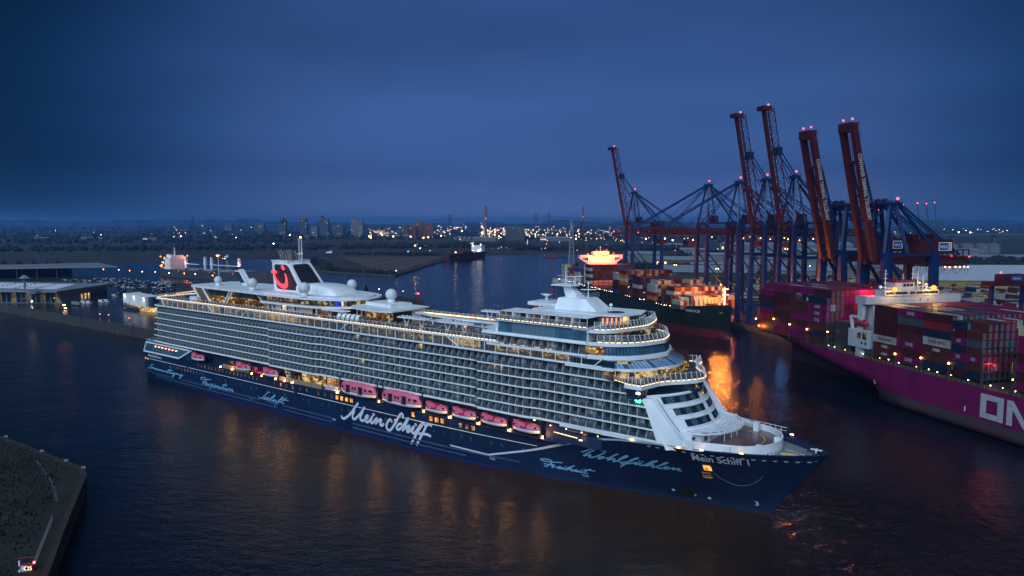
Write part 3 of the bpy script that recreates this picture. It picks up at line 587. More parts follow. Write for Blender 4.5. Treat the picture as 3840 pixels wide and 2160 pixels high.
g.box(288.5, 291.5, 8.5, 10, 18.75, 20.4); g.beam((286.5, 12.6, 21.6), (296, 10.3, 20.6), .5, .35); g.box(295.2, 296.6, 9.4, 10.8, 18.7, 21.2); g.beam((286.6, 11.6, 21.3), (294.6, 9.8, 20.4), .2)
P('mooring_crane', g, M_['white2'])
# ---- white raked front and its windows
def fc(z): return 282.9 - .585 * (z - 30)
def fs(y, z): return fc(z) - .0265 * abs(y) ** 2.0 * (1 + .0)
g = G(); ys = [-18, -16.5, -15, -13, -11, -9, -7, -5, -2.5, 0, 2.5, 5, 7, 9, 11, 13, 15, 16.5, 18]
g.grid([[(fs(y, z), y, z) for z in (17.6, 19, 21, 23, 25, 27, 29, 31)] for y in ys]); P('front_wall', g, M_['white'], True)
for z, L1, h in ((22.65, 10.6, 1.75), (25.6, 12.2, 1.75), (28.6, 13.8, 1.75)):
    for sg in (-1, 1):
        y = 1.15; k = 0
        while y < L1 - .5:
            w = min(1.9, L1 - y); ya, yb = sg * y, sg * (y + w)
            g = G(); e = .07
            g.strip([(fs(ya, z) + e, ya, z), (fs(yb, z) + e, yb, z)], [(fs(ya, z + h) + e, ya, z + h), (fs(yb, z + h) + e, yb, z + h)])
            if k % 2 == 1:
                for c in (.2, .5, .8):
                    a = ya + (yb - ya) * c; b = a + sg * .17; g.strip([(fs(a, z) + e + .02, a, z + .08), (fs(b, z) + e + .02, b, z + .08)], [(fs(a, z + h) + e + .02, a, z + h - .08), (fs(b, z + h) + e + .02, b, z + h - .08)], 1)
            P('front_window', g, [M_['dglass'], M_['curtain']]); y += w + (.02 if k % 2 else .04); k += 1
        for zz in (z + h + .14, z - .2):
            g = G(); yy = [sg * (.6 + (L1 + .4) * t / 8.) for t in range(9)]
            g.strip([(fs(y, zz) + .02, y, zz) for y in yy], [(fs(y, zz + .1) + .22, y, zz + .1) for y in yy]); g.strip([(fs(y, zz + .1) + .22, y, zz + .1) for y in yy], [(fs(y, zz + .25) + .02, y, zz + .25) for y in yy]); P('window_ledge', g, M_['white'])
g = G()
for pts in ([(-14.8, 30), (-14.0, 25), (-12.9, 20.6), (-11.6, 19.8)],):
    for (a, za), (b, zb) in zip(pts, pts[1:]): g.beam((fs(a, za) + .03, a, za), (fs(b, zb) + .03, b, zb), .16, .1)
P('door_seam', g, M_['navy2'])
# slatted canopy over the foredeck
co = [(285.3, -13), (289.3, -11.9), (292.5, -8.2), (294.4, -3.2), (294.8, 0), (294.4, 3.2), (292.5, 8.2), (289.3, 11.9), (285.3, 13)]
g = G()
for a, b in zip(co, co[1:]): g.beam(a + (21.75,), b + (21.75,), .35, .5)
for i in range(-6, 7):
    y = i * 1.9; e = 294.9 - .055 * y * y * .9; g.beam((fs(y, 22) - .1, y, 22.0), (e, y, 21.85), .12, .22)
P('canopy_frame', g, M_['white'])
for i in range(8):
    t = (i + 1) / 9.; g = G(); pts = []
    for j in range(13):
        y = -11.5 + 23 * j / 12.; a = fs(y, 22); e = 294.9 - .05 * y * y; pts.append((a + (e - a) * t, y, 21.95))
    for a, b in zip(pts, pts[1:]): g.beam(a, b, .35, .07)
    P('canopy_slat', g, M_['white'])
for s, y in ((292.1, -4.4), (292.5, -.3), (292.9, 2.9), (291, 6.6), (289.5, -8.8)):
    g = G(); g.tube((s, y, 18.7), (s, y, 21.7), .13); P('canopy_post', g, M_['white'])
g = G(); g.prism([(s, y) for s, y in ((281, -14.9), (286.5, -12.6), (288.8, -8), (289.6, 0), (288.8, 8), (286.5, 12.6), (281, 14.9))], 18.6, 21.6); P('foredeck_house', g, M_['white'])
g = G()
for i in range(7):
    y = -9.2 + i * .95; s = 289.1 - abs(y) * .07; g.box(s, s + .35, y - .12, y + .12, 19.3, 21.0)
P('hanging_gear', g, M_['dgrey'])
g = G(); g.tube((287.6, -10.9, 19.9), (287.9, -11.2, 19.9), .75, k=14); P('vent_hood', g, M_['white'])
g = G(); g.tube((286.6, -12.3, 20.4), (286.8, -12.5, 20.4), .5, k=12); P('brass_bell', g, mat('brass', (.4, .22, .06), .4, .8))
# ---- bridge
br = [(270.6, -20.2), (274.9, -20.4), (276.4, -12.6), (278.3, -9.3), (281.3, -6.0), (283.2, -3), (284.0, 0)]
BR = br + [(a, -b) for a, b in br[::-1][1:]]
def scale_out(pts, d):
    return [(a + (d if a > 272 else -d * .5), b * (1 + d * .02)) for a, b in pts]
g = G(); g.prism(scale_out(BR, .55), 33.1, 34.15, 0); P('bridge_roof', g, M_['white'])
g = G(); lo = scale_out(BR, -.7); lo = [(a, b) for a, b in lo]; g.strip([p + (30.9,) for p in lo], [p + (33.1,) for p in BR]); g.strip([lo[-1] + (30.9,), lo[0] + (30.9,)], [BR[-1] + (33.1,), BR[0] + (33.1,)])
P('bridge_glass', g, M_['dglass'])
g = G(); g.prism(scale_out(BR, -.5), 30.3, 30.95); P('bridge_base', g, M_['navy2'])
g = G()
for (a, b), (c, d) in zip(lo, lo[1:]):
    n = max(1, int(math.hypot(c - a, d - b) / 1.3)); i0 = lo.index((a, b)); A = BR[i0]; B = BR[i0 + 1]
    for i in range(n):
        t = i / n; p = (a + (c - a) * t + .03, b + (d - b) * t, 30.9); q = (A[0] + (B[0] - A[0]) * t + .03, A[1] + (B[1] - A[1]) * t, 33.1); g.beam(p, q, .09, .12)
P('bridge_mullions', g, M_['navy2'], kind='stuff')
for y in (-20.55,):
    for i in range(2): g = G(); g.box(274.0 + i * .6, 274.4 + i * .6, -20.66, -20.5, 32.0, 32.5); P('bridge_wing_lamp', g, M_['whitel'])
g = G(); g.beam((273.5, -19.6, 30.4), (272.5, -18, 29.6), .3); g.box(272.8, 274, -18.5, -17.9, 29.2, 30.3); P('navigation_light', g, M_['grnl'])
# ---- railings with clear glass and edge lamps
def rail(path, z, h=1.2, sp=1.9, lean=(0, 0), out=None, lights=True, top=True, gname='glass_railing', post=.09, pm='white'):
    g = G(); lo = [p + (z,) for p in path]
    def off(p, i):
        a = path[max(0, i - 1)]; b = path[min(len(path) - 1, i + 1)]; d = Vector((b[0] - a[0], b[1] - a[1], 0)).normalized(); n = Vector((d.y, -d.x, 0)); return n
    sgn = lean[0] if lean[0] else 0
    hi = []
    for i, p in enumerate(path):
        n = off(p, i); hi.append((p[0] + n.x * sgn, p[1] + n.y * sgn, z + h))
    g.strip(lo, hi); P(gname, g, M_['rail'])
    g = G(); acc = 0
    for i in range(len(path) - 1):
        a, b = Vector(lo[i]), Vector(lo[i + 1]); c, d = Vector(hi[i]), Vector(hi[i + 1]); L_ = (b - a).length; n = max(1, round(L_ / sp))
        for k in range(n):
            t = k / n; g.beam(a + (b - a) * t, (a + (b - a) * t) + ((c + (d - c) * t) - (a + (b - a) * t)) * 1.12, post, post * 1.5)
        if top: g.beam(c, d, .06)
    P('railing_posts', g, M_[pm], kind='stuff')
    if lights:
        g = G()
        for i in range(len(path) - 1):
            a, b = Vector(lo[i]), Vector(lo[i + 1]); L_ = (b - a).length; n = max(1, round(L_ / 1.5))
            for k in range(n):
                p = a + (b - a) * (k + .15) / n; q = a + (b - a) * (k + .78) / n; g.beam(p + Vector((0, 0, .06)), q + Vector((0, 0, .06)), .15, .1)
        P('edge_lights', g, M_['warm'], kind='stuff')
rail([(271.2, -20.2), (275.3, -20.6), (276.9, -12.8), (278.8, -9.6), (281.8, -6.2), (283.7, -3.1), (284.5, 0), (283.7, 3.1), (281.8, 6.2), (278.8, 9.6), (276.9, 12.8), (275.3, 20.6), (271.2, 20.2)][::1], 34.2, 1.9, 1.6, (-.55, 0), post=.12)
rail([(266, -17.9), (271.2, -20.2)], 34.2, 1.2, 1.2)
g = G(); g.prism([(262, -17.6)] + BR[1:-1] + [(262, 17.6)], 34.0, 34.19); P('bridge_top_deck', g, M_['dgrey'])
g = G(); g.box(262, 274, -17.3, -17.0, 34.2, 36.6); g.box(262, 276, -9, 9, 34.2, 36.6); P('lit_saloon', g, M_['roomy'])
for s in (266, 268, 270, 272): g = G(); g.beam((s, -17.5, 34.2), (s, -17.4, 36.6), .18); P('saloon_column', g, M_['white'])
# ---- rounded forward glass decks
def nose(pts, x0): return [(x0, pts[0][1])] + pts + [(a, -b) for a, b in pts[::-1][1:]] + [(x0, -pts[0][1])]
N4 = [(256.7, -18.0), (262, -17.95), (266.5, -16.9), (270.5, -14.2), (273.6, -10.5), (275.6, -6.2), (276.5, -2.8), (276.8, 0)]
N3 = [(256.2, -17.2), (261.7, -16.0), (265.5, -14.0), (268.2, -11.6), (270.4, -7.8), (271.9, -3.8), (272.9, 0)]
N2 = [(256.0, -17.0), (261.3, -15.8), (265.6, -13.4), (269.2, -9.2), (270.9, -4.6), (272.1, 0)]
N1 = [(257.6, -17.2), (261.9, -15.6), (263.9, -11.5), (265.3, -7.0), (266.3, -3), (266.8, 0)]
def dense(pts, n=3):
    q = []
    for i in range(len(pts) - 1):
        p0 = pts[max(0, i - 1)]; p1 = pts[i]; p2 = pts[i + 1]; p3 = pts[min(len(pts) - 1, i + 2)]
        for k in range(n):
            t = k / n; q.append(tuple(.5 * (2 * p1[c] + (p2[c] - p0[c]) * t + (2 * p0[c] - 5 * p1[c] + 4 * p2[c] - p3[c]) * t * t + (3 * p1[c] - p0[c] - 3 * p2[c] + p3[c]) * t ** 3) for c in (0, 1)))
    q.append(pts[-1]); return q
def sh(pts, d): return [(a + d * (1 if abs(b) < 14 else .4), b * (1 + d * .025)) for a, b in pts]
def full(pts): return pts + [(a, -b) for a, b in pts[::-1][1:]]
D4, D3, D2, D1 = dense(N4), dense(N3), dense(N2), dense(N1)
def ring(name, pts, z0, z1, x0, m='white'):
    g = G(); g.prism([(x0, pts[0][1])] + full(pts) + [(x0, -pts[0][1])], z0, z1); return P(name, g, M_[m])
ring('lower_ring_deck', D4, 36.35, 37.25, 250); ring('middle_ring_deck', sh(D3, .5), 39.0, 40.2, 252)
ring('upper_ring_deck', sh(D2, .35), 42.7, 43.75, 252); ring('top_ring_deck', sh(D1, .2), 46.3, 47.3, 252)
def slant(A, B, za, zb, m, name, mul=1.35, frame='bmul'):
    A = full(A); B = full(B); na = 60
    def samp(P_, t):
        L = [0]
        for p, q in zip(P_, P_[1:]): L.append(L[-1] + math.hypot(q[0] - p[0], q[1] - p[1]))
        d = t * L[-1]
        for i in range(len(P_) - 1):
            if d <= L[i + 1] + 1e-6:
                f = (d - L[i]) / max(1e-6, L[i + 1] - L[i]); return (P_[i][0] + (P_[i + 1][0] - P_[i][0]) * f, P_[i][1] + (P_[i + 1][1] - P_[i][1]) * f)
        return P_[-1]
    n = 52; gm = G()
    for i in range(n):
        t0, t1 = i / n, (i + 1) / n; a, b = samp(A, t0), samp(A, t1); c, d = samp(B, t0), samp(B, t1)
        g = G(); g.face([a + (za,), b + (za,), d + (zb,), c + (zb,)]); P(name, g, M_[m(i, n) if callable(m) else m])
        gm.beam(Vector(a + (za,)) + Vector((.05, -.03, 0)), Vector(c + (zb,)) + Vector((.05, -.03, 0)), .12, .15)
    P('glazing_bars', gm, M_['navy2'], kind='stuff')
slant(D4, sh(D3, .1), 37.25, 39.0, lambda i, n: 'mglass' if 5 < i < n - 5 and i % 7 not in (3,) else 'bglass', 'slanted_window')
slant(sh(D3, -.2), sh(D2, -.3), 40.2, 42.7, lambda i, n: 'roomd' if i < 9 and 0 else 'bglass', 'lounge_window')
for lo_, hi_, dz in ((37.3, 39.0, D4), (40.25, 42.7, D3)):
    g = G(); q = sh(dz, -3.2); g.strip([p + (lo_,) for p in full(q)], [p + (hi_ - .1,) for p in full(q)]); P('lit_lounge', g, M_['roomd'])
g = G(); q = sh(D3, .02); q = [p for p in q if p[0] < 262.5]; g.strip([(a, b - .03, 40.35) for a, b in q], [(a, b - .03, 42.55) for a, b in q]); P('lit_corner_window', g, M_['roomy'])
rail(full(sh(D2, .2))[2:-2], 43.8, 1.9, 1.7, (-.65, 0), post=.11); rail(full(sh(D1, .1))[1:-1], 47.35, 1.9, 1.7, (-.65, 0), post=.11)
g = G(); q = full([(258, -13), (263, -11.5), (266, -8), (267.5, -4), (268, 0)]); g.prism([(252, -13)] + q + [(252, 13)], 43.8, 46.3); P('bar_room', g, M_['roomd'])
g = G(); g.face([p + (43.79,) for p in full(sh(D2, 0))]); g.face([p + (47.34,) for p in full(sh(D1, 0))]); P('terrace_floor', g, M_['deckblue'] if 'deckblue' in M_ else M_.setdefault('deckblue', mat('terrace_deck', (.10, .13, .17), .4, var=.3)))
for i in range(40):
    a = R.uniform(-1.3, 1.3); zz, q = (43.8, 269) if i % 2 else (47.35, 264)
    rr2 = 8.2 if i % 2 else 6.5; s = q - 6 + rr2 * .7 * math.cos(a) ; y = rr2 * 1.35 * math.sin(a)
    g = G(); g.box(-.9, .9, -.35, .35, .25, .4); g.hexa([(-.9, -.35, .4), (-.3, -.35, .4), (-.3, .35, .4), (-.9, .35, .4), (-1.2, -.35, .95), (-1.1, -.35, .95), (-1.1, .35, .95), (-1.2, .35, .95)]); g.box(-.8, .8, -.3, .3, 0, .25)
    if i == 0: lng = g.mesh('deck_lounger', [M_['grey']])
    inst('deck_lounger', lng, ship, (s, y, zz), R.uniform(-.5, .5))
# ---- long balcony sides
def edge(s):
    return interp(s, [(0, 17.4), (24.5, 17.4), (25, 17.9), (107.9, 17.9), (108.1, 19.0), (136, 19.0), (141, 17.95), (217.9, 17.95), (218.1, 19.0), (236, 19.0), (241, 17.95), (300, 17.95)])
ZD = [19.6, 22.5, 25.4, 28.3, 31.2, 34.1]
def s_end(z): return 280.0 - .52 * (z - 19.6) if z < 31 else (270.5 if z < 33 else 266)
BASE = [12, 25, 25.01, 60, 107.9, 108.1, 136, 138.5, 141, 180, 217.9, 218.1, 236, 238.5, 241, 262]
for i, z in enumerate(ZD):
    s0 = 10.5 + i * .45; e1 = s_end(z); ss = [s0] + [s for s in BASE if s0 < s < e1] + [e1]
    g = G(); t = .42 if i else .65
    for sg in (-1, 1): g.prism(([(s, sg * edge(s)) for s in ss] + [(s, sg * 14.2) for s in ss[::-1]])[::-sg], z - t, z)
    g.prism([(s0, -17.3), (s0 + 3, -17), (s0 + 3, 17), (s0, 17.3), (s0 - 1.4, 12), (s0 - 1.9, 0), (s0 - 1.4, -12)][::-1], z - t, z)
    P('deck_slab', g, M_['white'])
    g = G(); g.strip([(s, -16.1, z + .012) for s in ss], [(s, -edge(s) + .16, z + .012) for s in ss]); P('balcony_floor', g, M_['bfloor'] if 'bfloor' in M_ else M_.setdefault('bfloor', mat('balcony_floor', (.06, .05, .045), .7)))
g = G(); g.hexa([(12, -16.05, 19.2), (279, -16.05, 19.2), (279, 16.05, 19.2), (12, 16.05, 19.2), (12, -16.05, 31), (274, -16.05, 31), (274, 16.05, 31), (12, 16.05, 31)]); g.box(12, 262, -16.04, 16.04, 30.9, 36.5); P('cabin_wall', g, M_['curtain'])
g = G(); g.box(11.9, 15, -15.9, 15.9, 13.4, 37); P('stern_glass', g, M_['bglass'])
for z in ZD:
    g = G()
    for y in range(-14, 15, 3): g.box(10.2, 12.2, y, y + .12, z, z + 2.4)
    P('stern_balcony_screens', g, M_['panel'], kind='stuff')
# shared pieces
def screen():
    g = G(); pts = [(0, 0), (1.78, 0), (1.78, 1.55), (1.62, 1.95), (1.3, 2.18), (0, 2.22)]
    n = len(g.v)
    for x in (-.03, .03): g.face([(x, -a, b) for a, b in (pts if x > 0 else pts[::-1])])
    for (a, b), (c, d) in zip(pts, pts[1:] + pts[:1]): g.face([(-.03, -a, b), (.03, -a, b), (.03, -c, d), (-.03, -c, d)])
    g.box(-.05, .05, -1.9, -1.8, 0, 1.35, 1)
    for x in (.05,): g.box(x, x + .02, -1.2, -.5, .15, 2.0, 0)
    return g
def railing(L=2.6):
    g = G(); g.box(0, L, -.02, .02, .06, 1.02); g.box(0, L, -.05, .05, 1.0, 1.09, 1); g.box(0, L, -.03, .03, .55, .6, 1); return g
def door_():
    g = G(); g.box(.1, 1.35, -.06, 0, 0, 2.15); g.box(1.4, 2.5, -.05, 0, .0, 2.15, 1); return g
mesh_s = screen().mesh('balcony_screen', [M_['panel'], M_['white']]); mesh_r = railing().mesh('balcony_railing', [M_['rail'], M_['dgrey']])
M_['lcurt'] = mat('light_curtain', (.42, .44, .46), .8, var=.3, scale=3)
doors = [door_().mesh('balcony_door', [a, b]) for a, b in ((M_['door'], M_['curtain']), (M_['curtain'], M_['door']), (M_['door'], M_['door']), (M_['lcurt'], M_['door']), (M_['door'], M_['lcurt']), (M_['black'], M_['curtain']))]
doorlit = door_().mesh('balcony_door', [M_['roomb'], M_['curtain']])
spots = []
for z in ZD:
    s = 15.0; e1 = s_end(z + 1.4) - 2.2
    while s < e1: spots.append((s, z)); s += 2.66
# the ones nearest the camera as single parts, the rest joined
spots.sort(key=lambda p: -p[0])
near, rest = spots[:298], spots[298:]
def addm(G_, src, s, y, z):
    n = len(G_.v); G_.v += [(a + s, b + y, c + z) for a, b, c in src.v]; G_.f += [tuple(n + i for i in f) for f in src.f]; G_.m += src.m
for s, z in near:
    e = edge(s); inst('balcony_screen', mesh_s, ship, (s, -e + 1.93, z)); inst('balcony_railing', mesh_r, ship, (s, -edge(s + 1.3) + .08, z))
    lit = R.random() < .006
    inst('balcony_door', doorlit if lit else R.choice(doors), ship, (s, -16.07, z))
gs, gr, gd = G(), G(), G(); a, b, c = screen(), railing(), door_()
for s, z in rest:
    addm(gs, a, s, -edge(s) + 1.93, z); addm(gr, b, s, -edge(s + 1.3) + .08, z); addm(gd, c, s, -16.07, z)
P('balcony_screens', gs, [M_['panel'], M_['white']], kind='stuff'); P('balcony_railings', gr, [M_['rail'], M_['dgrey']], kind='stuff'); P('balcony_doors', gd, [M_['door'], M_['curtain']], kind='stuff')
g = G()
for s, z in spots:
    if R.random() < .8:
        x = s + R.uniform(.5, .9); y = -16.9 + R.uniform(-.2, .2)
        g.box(x, x + .55, y - .25, y + .25, z, z + .42); g.box(x, x + .08, y - .25, y + .25, z + .42, z + .85); g.box(x + 1.0, x + 1.4, y - .2, y + .2, z + .45, z + .5); g.box(x + 1.17, x + 1.23, y - .03, y + .03, z, z + .45)
P('balcony_furniture', g, M_['dgrey'], kind='stuff')
# forward end frame of the balconies (white raked side) and low white band
for sg in (-1, 1):
    g = G(); y0, y1 = sg * 16.0, sg * 18.05
    g.hexa([(279.0, y0, 19.0), (286.5, y0, 19.0), (286.5, y1 * .93, 19.0), (279.0, y1, 19.0), (274.6, y0, 30.4), (277.6, y0, 30.4), (277.0, y1 * .97, 30.4), (274.6, y1, 30.4)]); P('side_frame', g, M_['white'])
band('hull_top_band', 248.3, 262, lambda s: 18.3, lambda s: 19.6, M_['white'], .06)
band('hull_top_band', 262, 288, lambda s: rim(s) - .05, lambda s: 19.62 + max(0, (s - 280)) * .12, M_['white'], .03, 2)
g = G(); ss = [262, 270, 280, 286, 290]; g.prism([(s, -hb(s, 18.6)) for s in ss] + [(290, 0)] + [(s, hb(s, 18.6)) for s in ss[::-1]], 18.3, 18.5); P('side_deck', g, M_['white2'])
# band under the lit promenade deck, upper edge band
for nm, za, zb, s0, s1, o in (('promenade_band', 36.95, 37.5, 14, 262, .02), ('upper_deck_band', 40.35, 41.0, 16, 226, .1)):
    g = G(); ss = [s0, 25, 60, 108, 136, 141, 180, 218, 236, 241, s1] if s1 > 241 else [s0, 25, 60, 108, 136, 141, 180, s1]
    pl = [(s, -(18.05 + o + (.5 if 108 <= s <= 141 and 0 else 0))) for s in ss]
    g.prism([(s0 - 5, -8), (s0 - 2.5, -14)] + pl + [(a, -b) for a, b in pl[::-1]] + [(s0 - 2.5, 14), (s0 - 5, 8)] , za, zb); P(nm, g, [M_['white']])
g = G(); g.face([(16, -17.9, 41.01), (226, -17.9, 41.01), (226, 17.9, 41.01), (16, 17.9, 41.01)]); P('sun_deck', g, M_['wood'])
# lit promenade windows
s = 18.0; k = 0
while s < 252:
    g = G(); g.box(s, s + 4.1, -17.82, -17.78, 37.5, 40.35)
    for x in (1.35, 2.7): g.box(s + x, s + x + .07, -17.88, -17.74, 37.5, 40.35, 1)
    P('promenade_window', g, [M_['clear'], M_['grey']])
    g = G(); g.box(s + 4.12, s + 4.38, -17.95, -17.65, 37.5, 40.35); P('promenade_column', g, M_['white2']); s += 4.4; k += 1
def litwall(s0, s1, y, z0, z1, m, n='lit_interior'):
    g = G(); g.box(s0, s1, y, y + .2, z0, z1); return P(n, g, M_[m])
for a, b, m in ((14, 60, 'roomy'), (60, 66, 'roomb'), (66, 96, 'roomy'), (96, 124, 'roomb'), (124, 140, 'roomy'), (140, 160, 'roomd'), (160, 205, 'roomy'), (205, 216, 'roomb'), (216, 222, 'roomd'), (222, 250, 'roomy')): litwall(a, b, -15.0 if m != 'roomd' else -13, 37.5, 40.3, m)
g = G(); g.box(14, 250, -17.7, -13, 37.48, 37.52); P('promenade_floor', g, M_['wood'])
g = G()
for i in range(52): g.box(18 + i * 4.4, 20.4 + i * 4.4, -17.0, -16.7, 40.2, 40.3)
P('ceiling_lights', g, M_['warm'], kind='stuff')
g = G(); g.box(252, 266, -17.85, -17.75, 37.5, 39.1); P('dark_promenade_glass', g, M_['dglass'])
for a, b, c, d in ((21, 23, 40.3, 37.5), (30, 32.5, 37.6, 40.2), (62, 65.5, 40.2, 37.6), (88, 92, 37.6, 40.2), (152, 156, 37.6, 40.2), (205, 209.5, 40.2, 37.6), (259.8, 262.5, 37.5, 39.8)):
    g = G(); g.beam((a, -18.0, c), (b, -18.0, d), .42, .25); P('diagonal_brace', g, M_['white'])
rail([(17, -18.0), (60, -18.0), (108, -18.0), (160, -18.0), (225, -18.0)], 41.02, 1.35, 2.3)
rail([(14.5, 14), (12, 6), (11, 0), (12, -6), (14.5, -14), (17, -18.0)], 41.02, 1.3, 1.8)
rail([(225, 17.8), (160, 17.8), (108, 17.8)], 41.02, 1.2, 2.3)
g = G(); g.beam((150, 17.4, 41.2), (224, 17.4, 41.2), .5, .18); P('port_light_strip', g, M_['warm'])
# aft upward sweep of the stern terrace
g = G(); pts = [(17, -17.9, 41.2), (12, -9, 41.4), (9.5, 0, 41.6), (11, 9, 42.2), (16, 16, 43.2), (34, 17.5, 44.0)]
for a, b in zip(pts, pts[1:]): g.beam(a, b, .5, .35)
P('stern_terrace_edge', g, M_['white'])
g = G()
for a, b in zip(pts, pts[1:]): g.beam(Vector(a) + Vector((.3, 0, .25)), Vector(b) + Vector((.3, 0, .25)), .22, .12)
P('stern_light_strip', g, M_['warm'])
g = G(); g.beam((27, 6, 41), (25, 4, 43.6), .35); g.beam((27, 6, 41), (29.5, 8, 43.6), .35); g.beam((27, 6, 41), (24, 8.5, 43.4), .3); P('light_tree', g, M_['warm'])
g = G(); g.box(30, 36, -6, 2, 41, 43.2); P('bar_stand', g, M_['dgrey'])
g = G(); g.beam((10.5, 3, 41), (8.5, 3.5, 44.5), .08); g.face([(8.6, 3.5, 44.4), (8.9, 3.4, 43.0), (7.2, 4.9, 42.4), (6.9, 5.0, 43.7)]); P('stern_flag', g, M_['pink2'])
# ---- aft house with struts and white roof
g = G(); rf = [(35, -10.5), (38, -12.2), (52, -13.2), (84, -14.6), (98, -15.5), (98, 15), (84, 14), (38, 12), (35, 10)]
g.prism(rf, 47.0, 47.9); P('aft_roof', g, M_['white2'])
g = G(); g.box(46, 98, -10.8, -10.6, 41, 47); P('aft_hall', g, M_['roomy'])
g = G(); g.box(98, 128, -12.4, -12.2, 41, 44); g.box(38, 46, -6, -5.8, 41, 47); P('white_house', g, M_['white'])
s = 50.0
while s < 96: g = G(); g.box(s, s + 1.5, -12.45, -12.4, 44.3, 47.0); P('hall_window', g, M_['dglass']); s += 1.62
for a, b, c, d in ((41.5, 47.0, 47.5, 41.2), (49.5, 47.0, 55.5, 41.2), (72, 47, 67, 41.2), (74, 47, 69.5, 41.6), (92, 47, 98, 43)):
    g = G(); g.beam((a, -13.1, b), (c, -13.1, d), .7, .5); P('roof_strut', g, M_['white'])
g = G(); g.face([(42.3, -13.0, 46.9), (49, -13.0, 46.9), (54.8, -13.0, 41.6), (48.4, -13.0, 41.6)]); P('brown_louvre', g, mat('brown_louvre', (.16, .09, .06), .6))
g = G(); g.box(44, 50, -16.5, -14.5, 41, 43.2); P('inflatable_stack', g, M_['white2'])
g = G(); g.box(40, 43.5, -16.5, -14.6, 41, 43.4); P('dark_container', g, M_['navy2'])
# ---- glazed lounge with rounded nose
LN = [(98, -15.6), (112, -16), (126, -15.8), (134, -14.6), (140, -12.2), (144.5, -8.5), (147, -4.2), (147.8, 0)]
DL = dense(LN, 2); FL = full(DL)
g = G(); g.prism(FL, 43.9, 44.7); P('lounge_floor_ring', g, M_['white'])
g = G(); up = [(a * 1.0 + .6, b * 1.03) for a, b in FL]; g.prism(up, 47.1, 47.7); P('lounge_roof', g, M_['white']); g = G(); g.prism([(a - 1.5, b * .9) for a, b in FL], 47.7, 48.2); P('lounge_roof_step', g, M_['white2'])
for i in range(len(FL) - 1):
    a, b = FL[i], FL[i + 1]
    if a[1] > 9: continue
    n = max(1, round(math.hypot(b[0] - a[0], b[1] - a[1]) / 1.9))
    for k in range(n):
        p = (a[0] + (b[0] - a[0]) * k / n, a[1] + (b[1] - a[1]) * k / n); q = (a[0] + (b[0] - a[0]) * (k + .93) / n, a[1] + (b[1] - a[1]) * (k + .93) / n)
        g = G(); g.face([p + (44.7,), q + (44.7,), (q[0] + .5, q[1] * 1.02, 47.1), (p[0] + .5, p[1] * 1.02, 47.1)]); P('lounge_pane', g, M_['clear'])
g = G(); q = [(a - 2.2, b * .86) for a, b in FL]; g.strip([p + (44.7,) for p in q], [p + (47.1,) for p in q]); P('lounge_interior', g, M_['roomd'])
g = G(); g.box(139.5, 141.5, -10.2, -9.9, 44.8, 46.9); P('blue_screen', g, glow('blue_screen', (.01, .06, 1.0), .8))
g = G(); g.box(142.3, 143.0, -9.3, -9.0, 44.9, 46.8); P('white_screen', g, glow('white_screen', (.8, .85, 1.0), 1.3))
g = G(); g.box(126, 132, -8, 8, 41, 43.9); P('lounge_core', g, mat('peach_wall', (.5, .3, .22), .6))
g = G(); g.box(104, 126, -11.9, -11.8, 41.2, 43.7); P('lit_galley', g, M_['roomy'])
for s in (100, 103, 108, 112, 117): g = G(); g.box(s, s + .8, -12.5, -12.42, 41.6, 43.4); P('door_opening', g, M_['black'])
for s, y in ((133.5, -14.3), (120, -15), (140, -9)): g = G(); g.beam((s, y, 41), (s, y, 43.9), .3, .5); P('lounge_pillar', g, M_['white'])
for s in (86, 90, 94): g = G(); g.box(s, s + .8, -12.5, -12.35, 41.8, 43.0); P('door_opening', g, M_['black'])
# ---- funnel
def quadl(p0, p1, t): return tuple(p0[i] + (p1[i] - p0[i]) * t for i in range(3))
FB = [(95, -6.2, 47.8), (115.5, -6.2, 47.8), (115.5, 6.2, 47.8), (95, 6.2, 47.8)]; FT = [(92.6, -5.3, 60.6), (103.4, -5.3, 60.6), (103.4, 5.3, 60.6), (92.6, 5.3, 60.6)]
def onface(side, u, v, o=0.0):
    a, b = {'s': (0, 1), 'f': (1, 2), 'p': (3, 2), 'a': (0, 3)}[side]
    p = quadl(quadl(FB[a], FB[b], u), quadl(FT[a], FT[b], u), v); n = {'s': (0, -1, 0), 'f': (.75, 0, .6), 'p': (0, 1, 0), 'a': (-1, 0, 0)}[side]
    return tuple(p[i] + n[i] * o for i in range(3))
g = G(); g.hexa(FB + FT); P('funnel_core', g, M_['dgrey'])
def roundq(side, o, pad=(.09, .09, .08, .1), inner=True):
    u0, u1, v0, v1 = pad[0], 1 - pad[1], pad[2], 1 - pad[3]; r = .12; q = []
    for cx, cy, a0 in ((u1 - r, v1 - r, 0), (u0 + r, v1 - r, 1), (u0 + r, v0 + r, 2), (u1 - r, v0 + r, 3)):
        for k in range(4): t = (a0 + k / 3.) * math.pi / 2; q.append((cx + r * math.cos(t), cy + r * math.sin(t)))
    return q
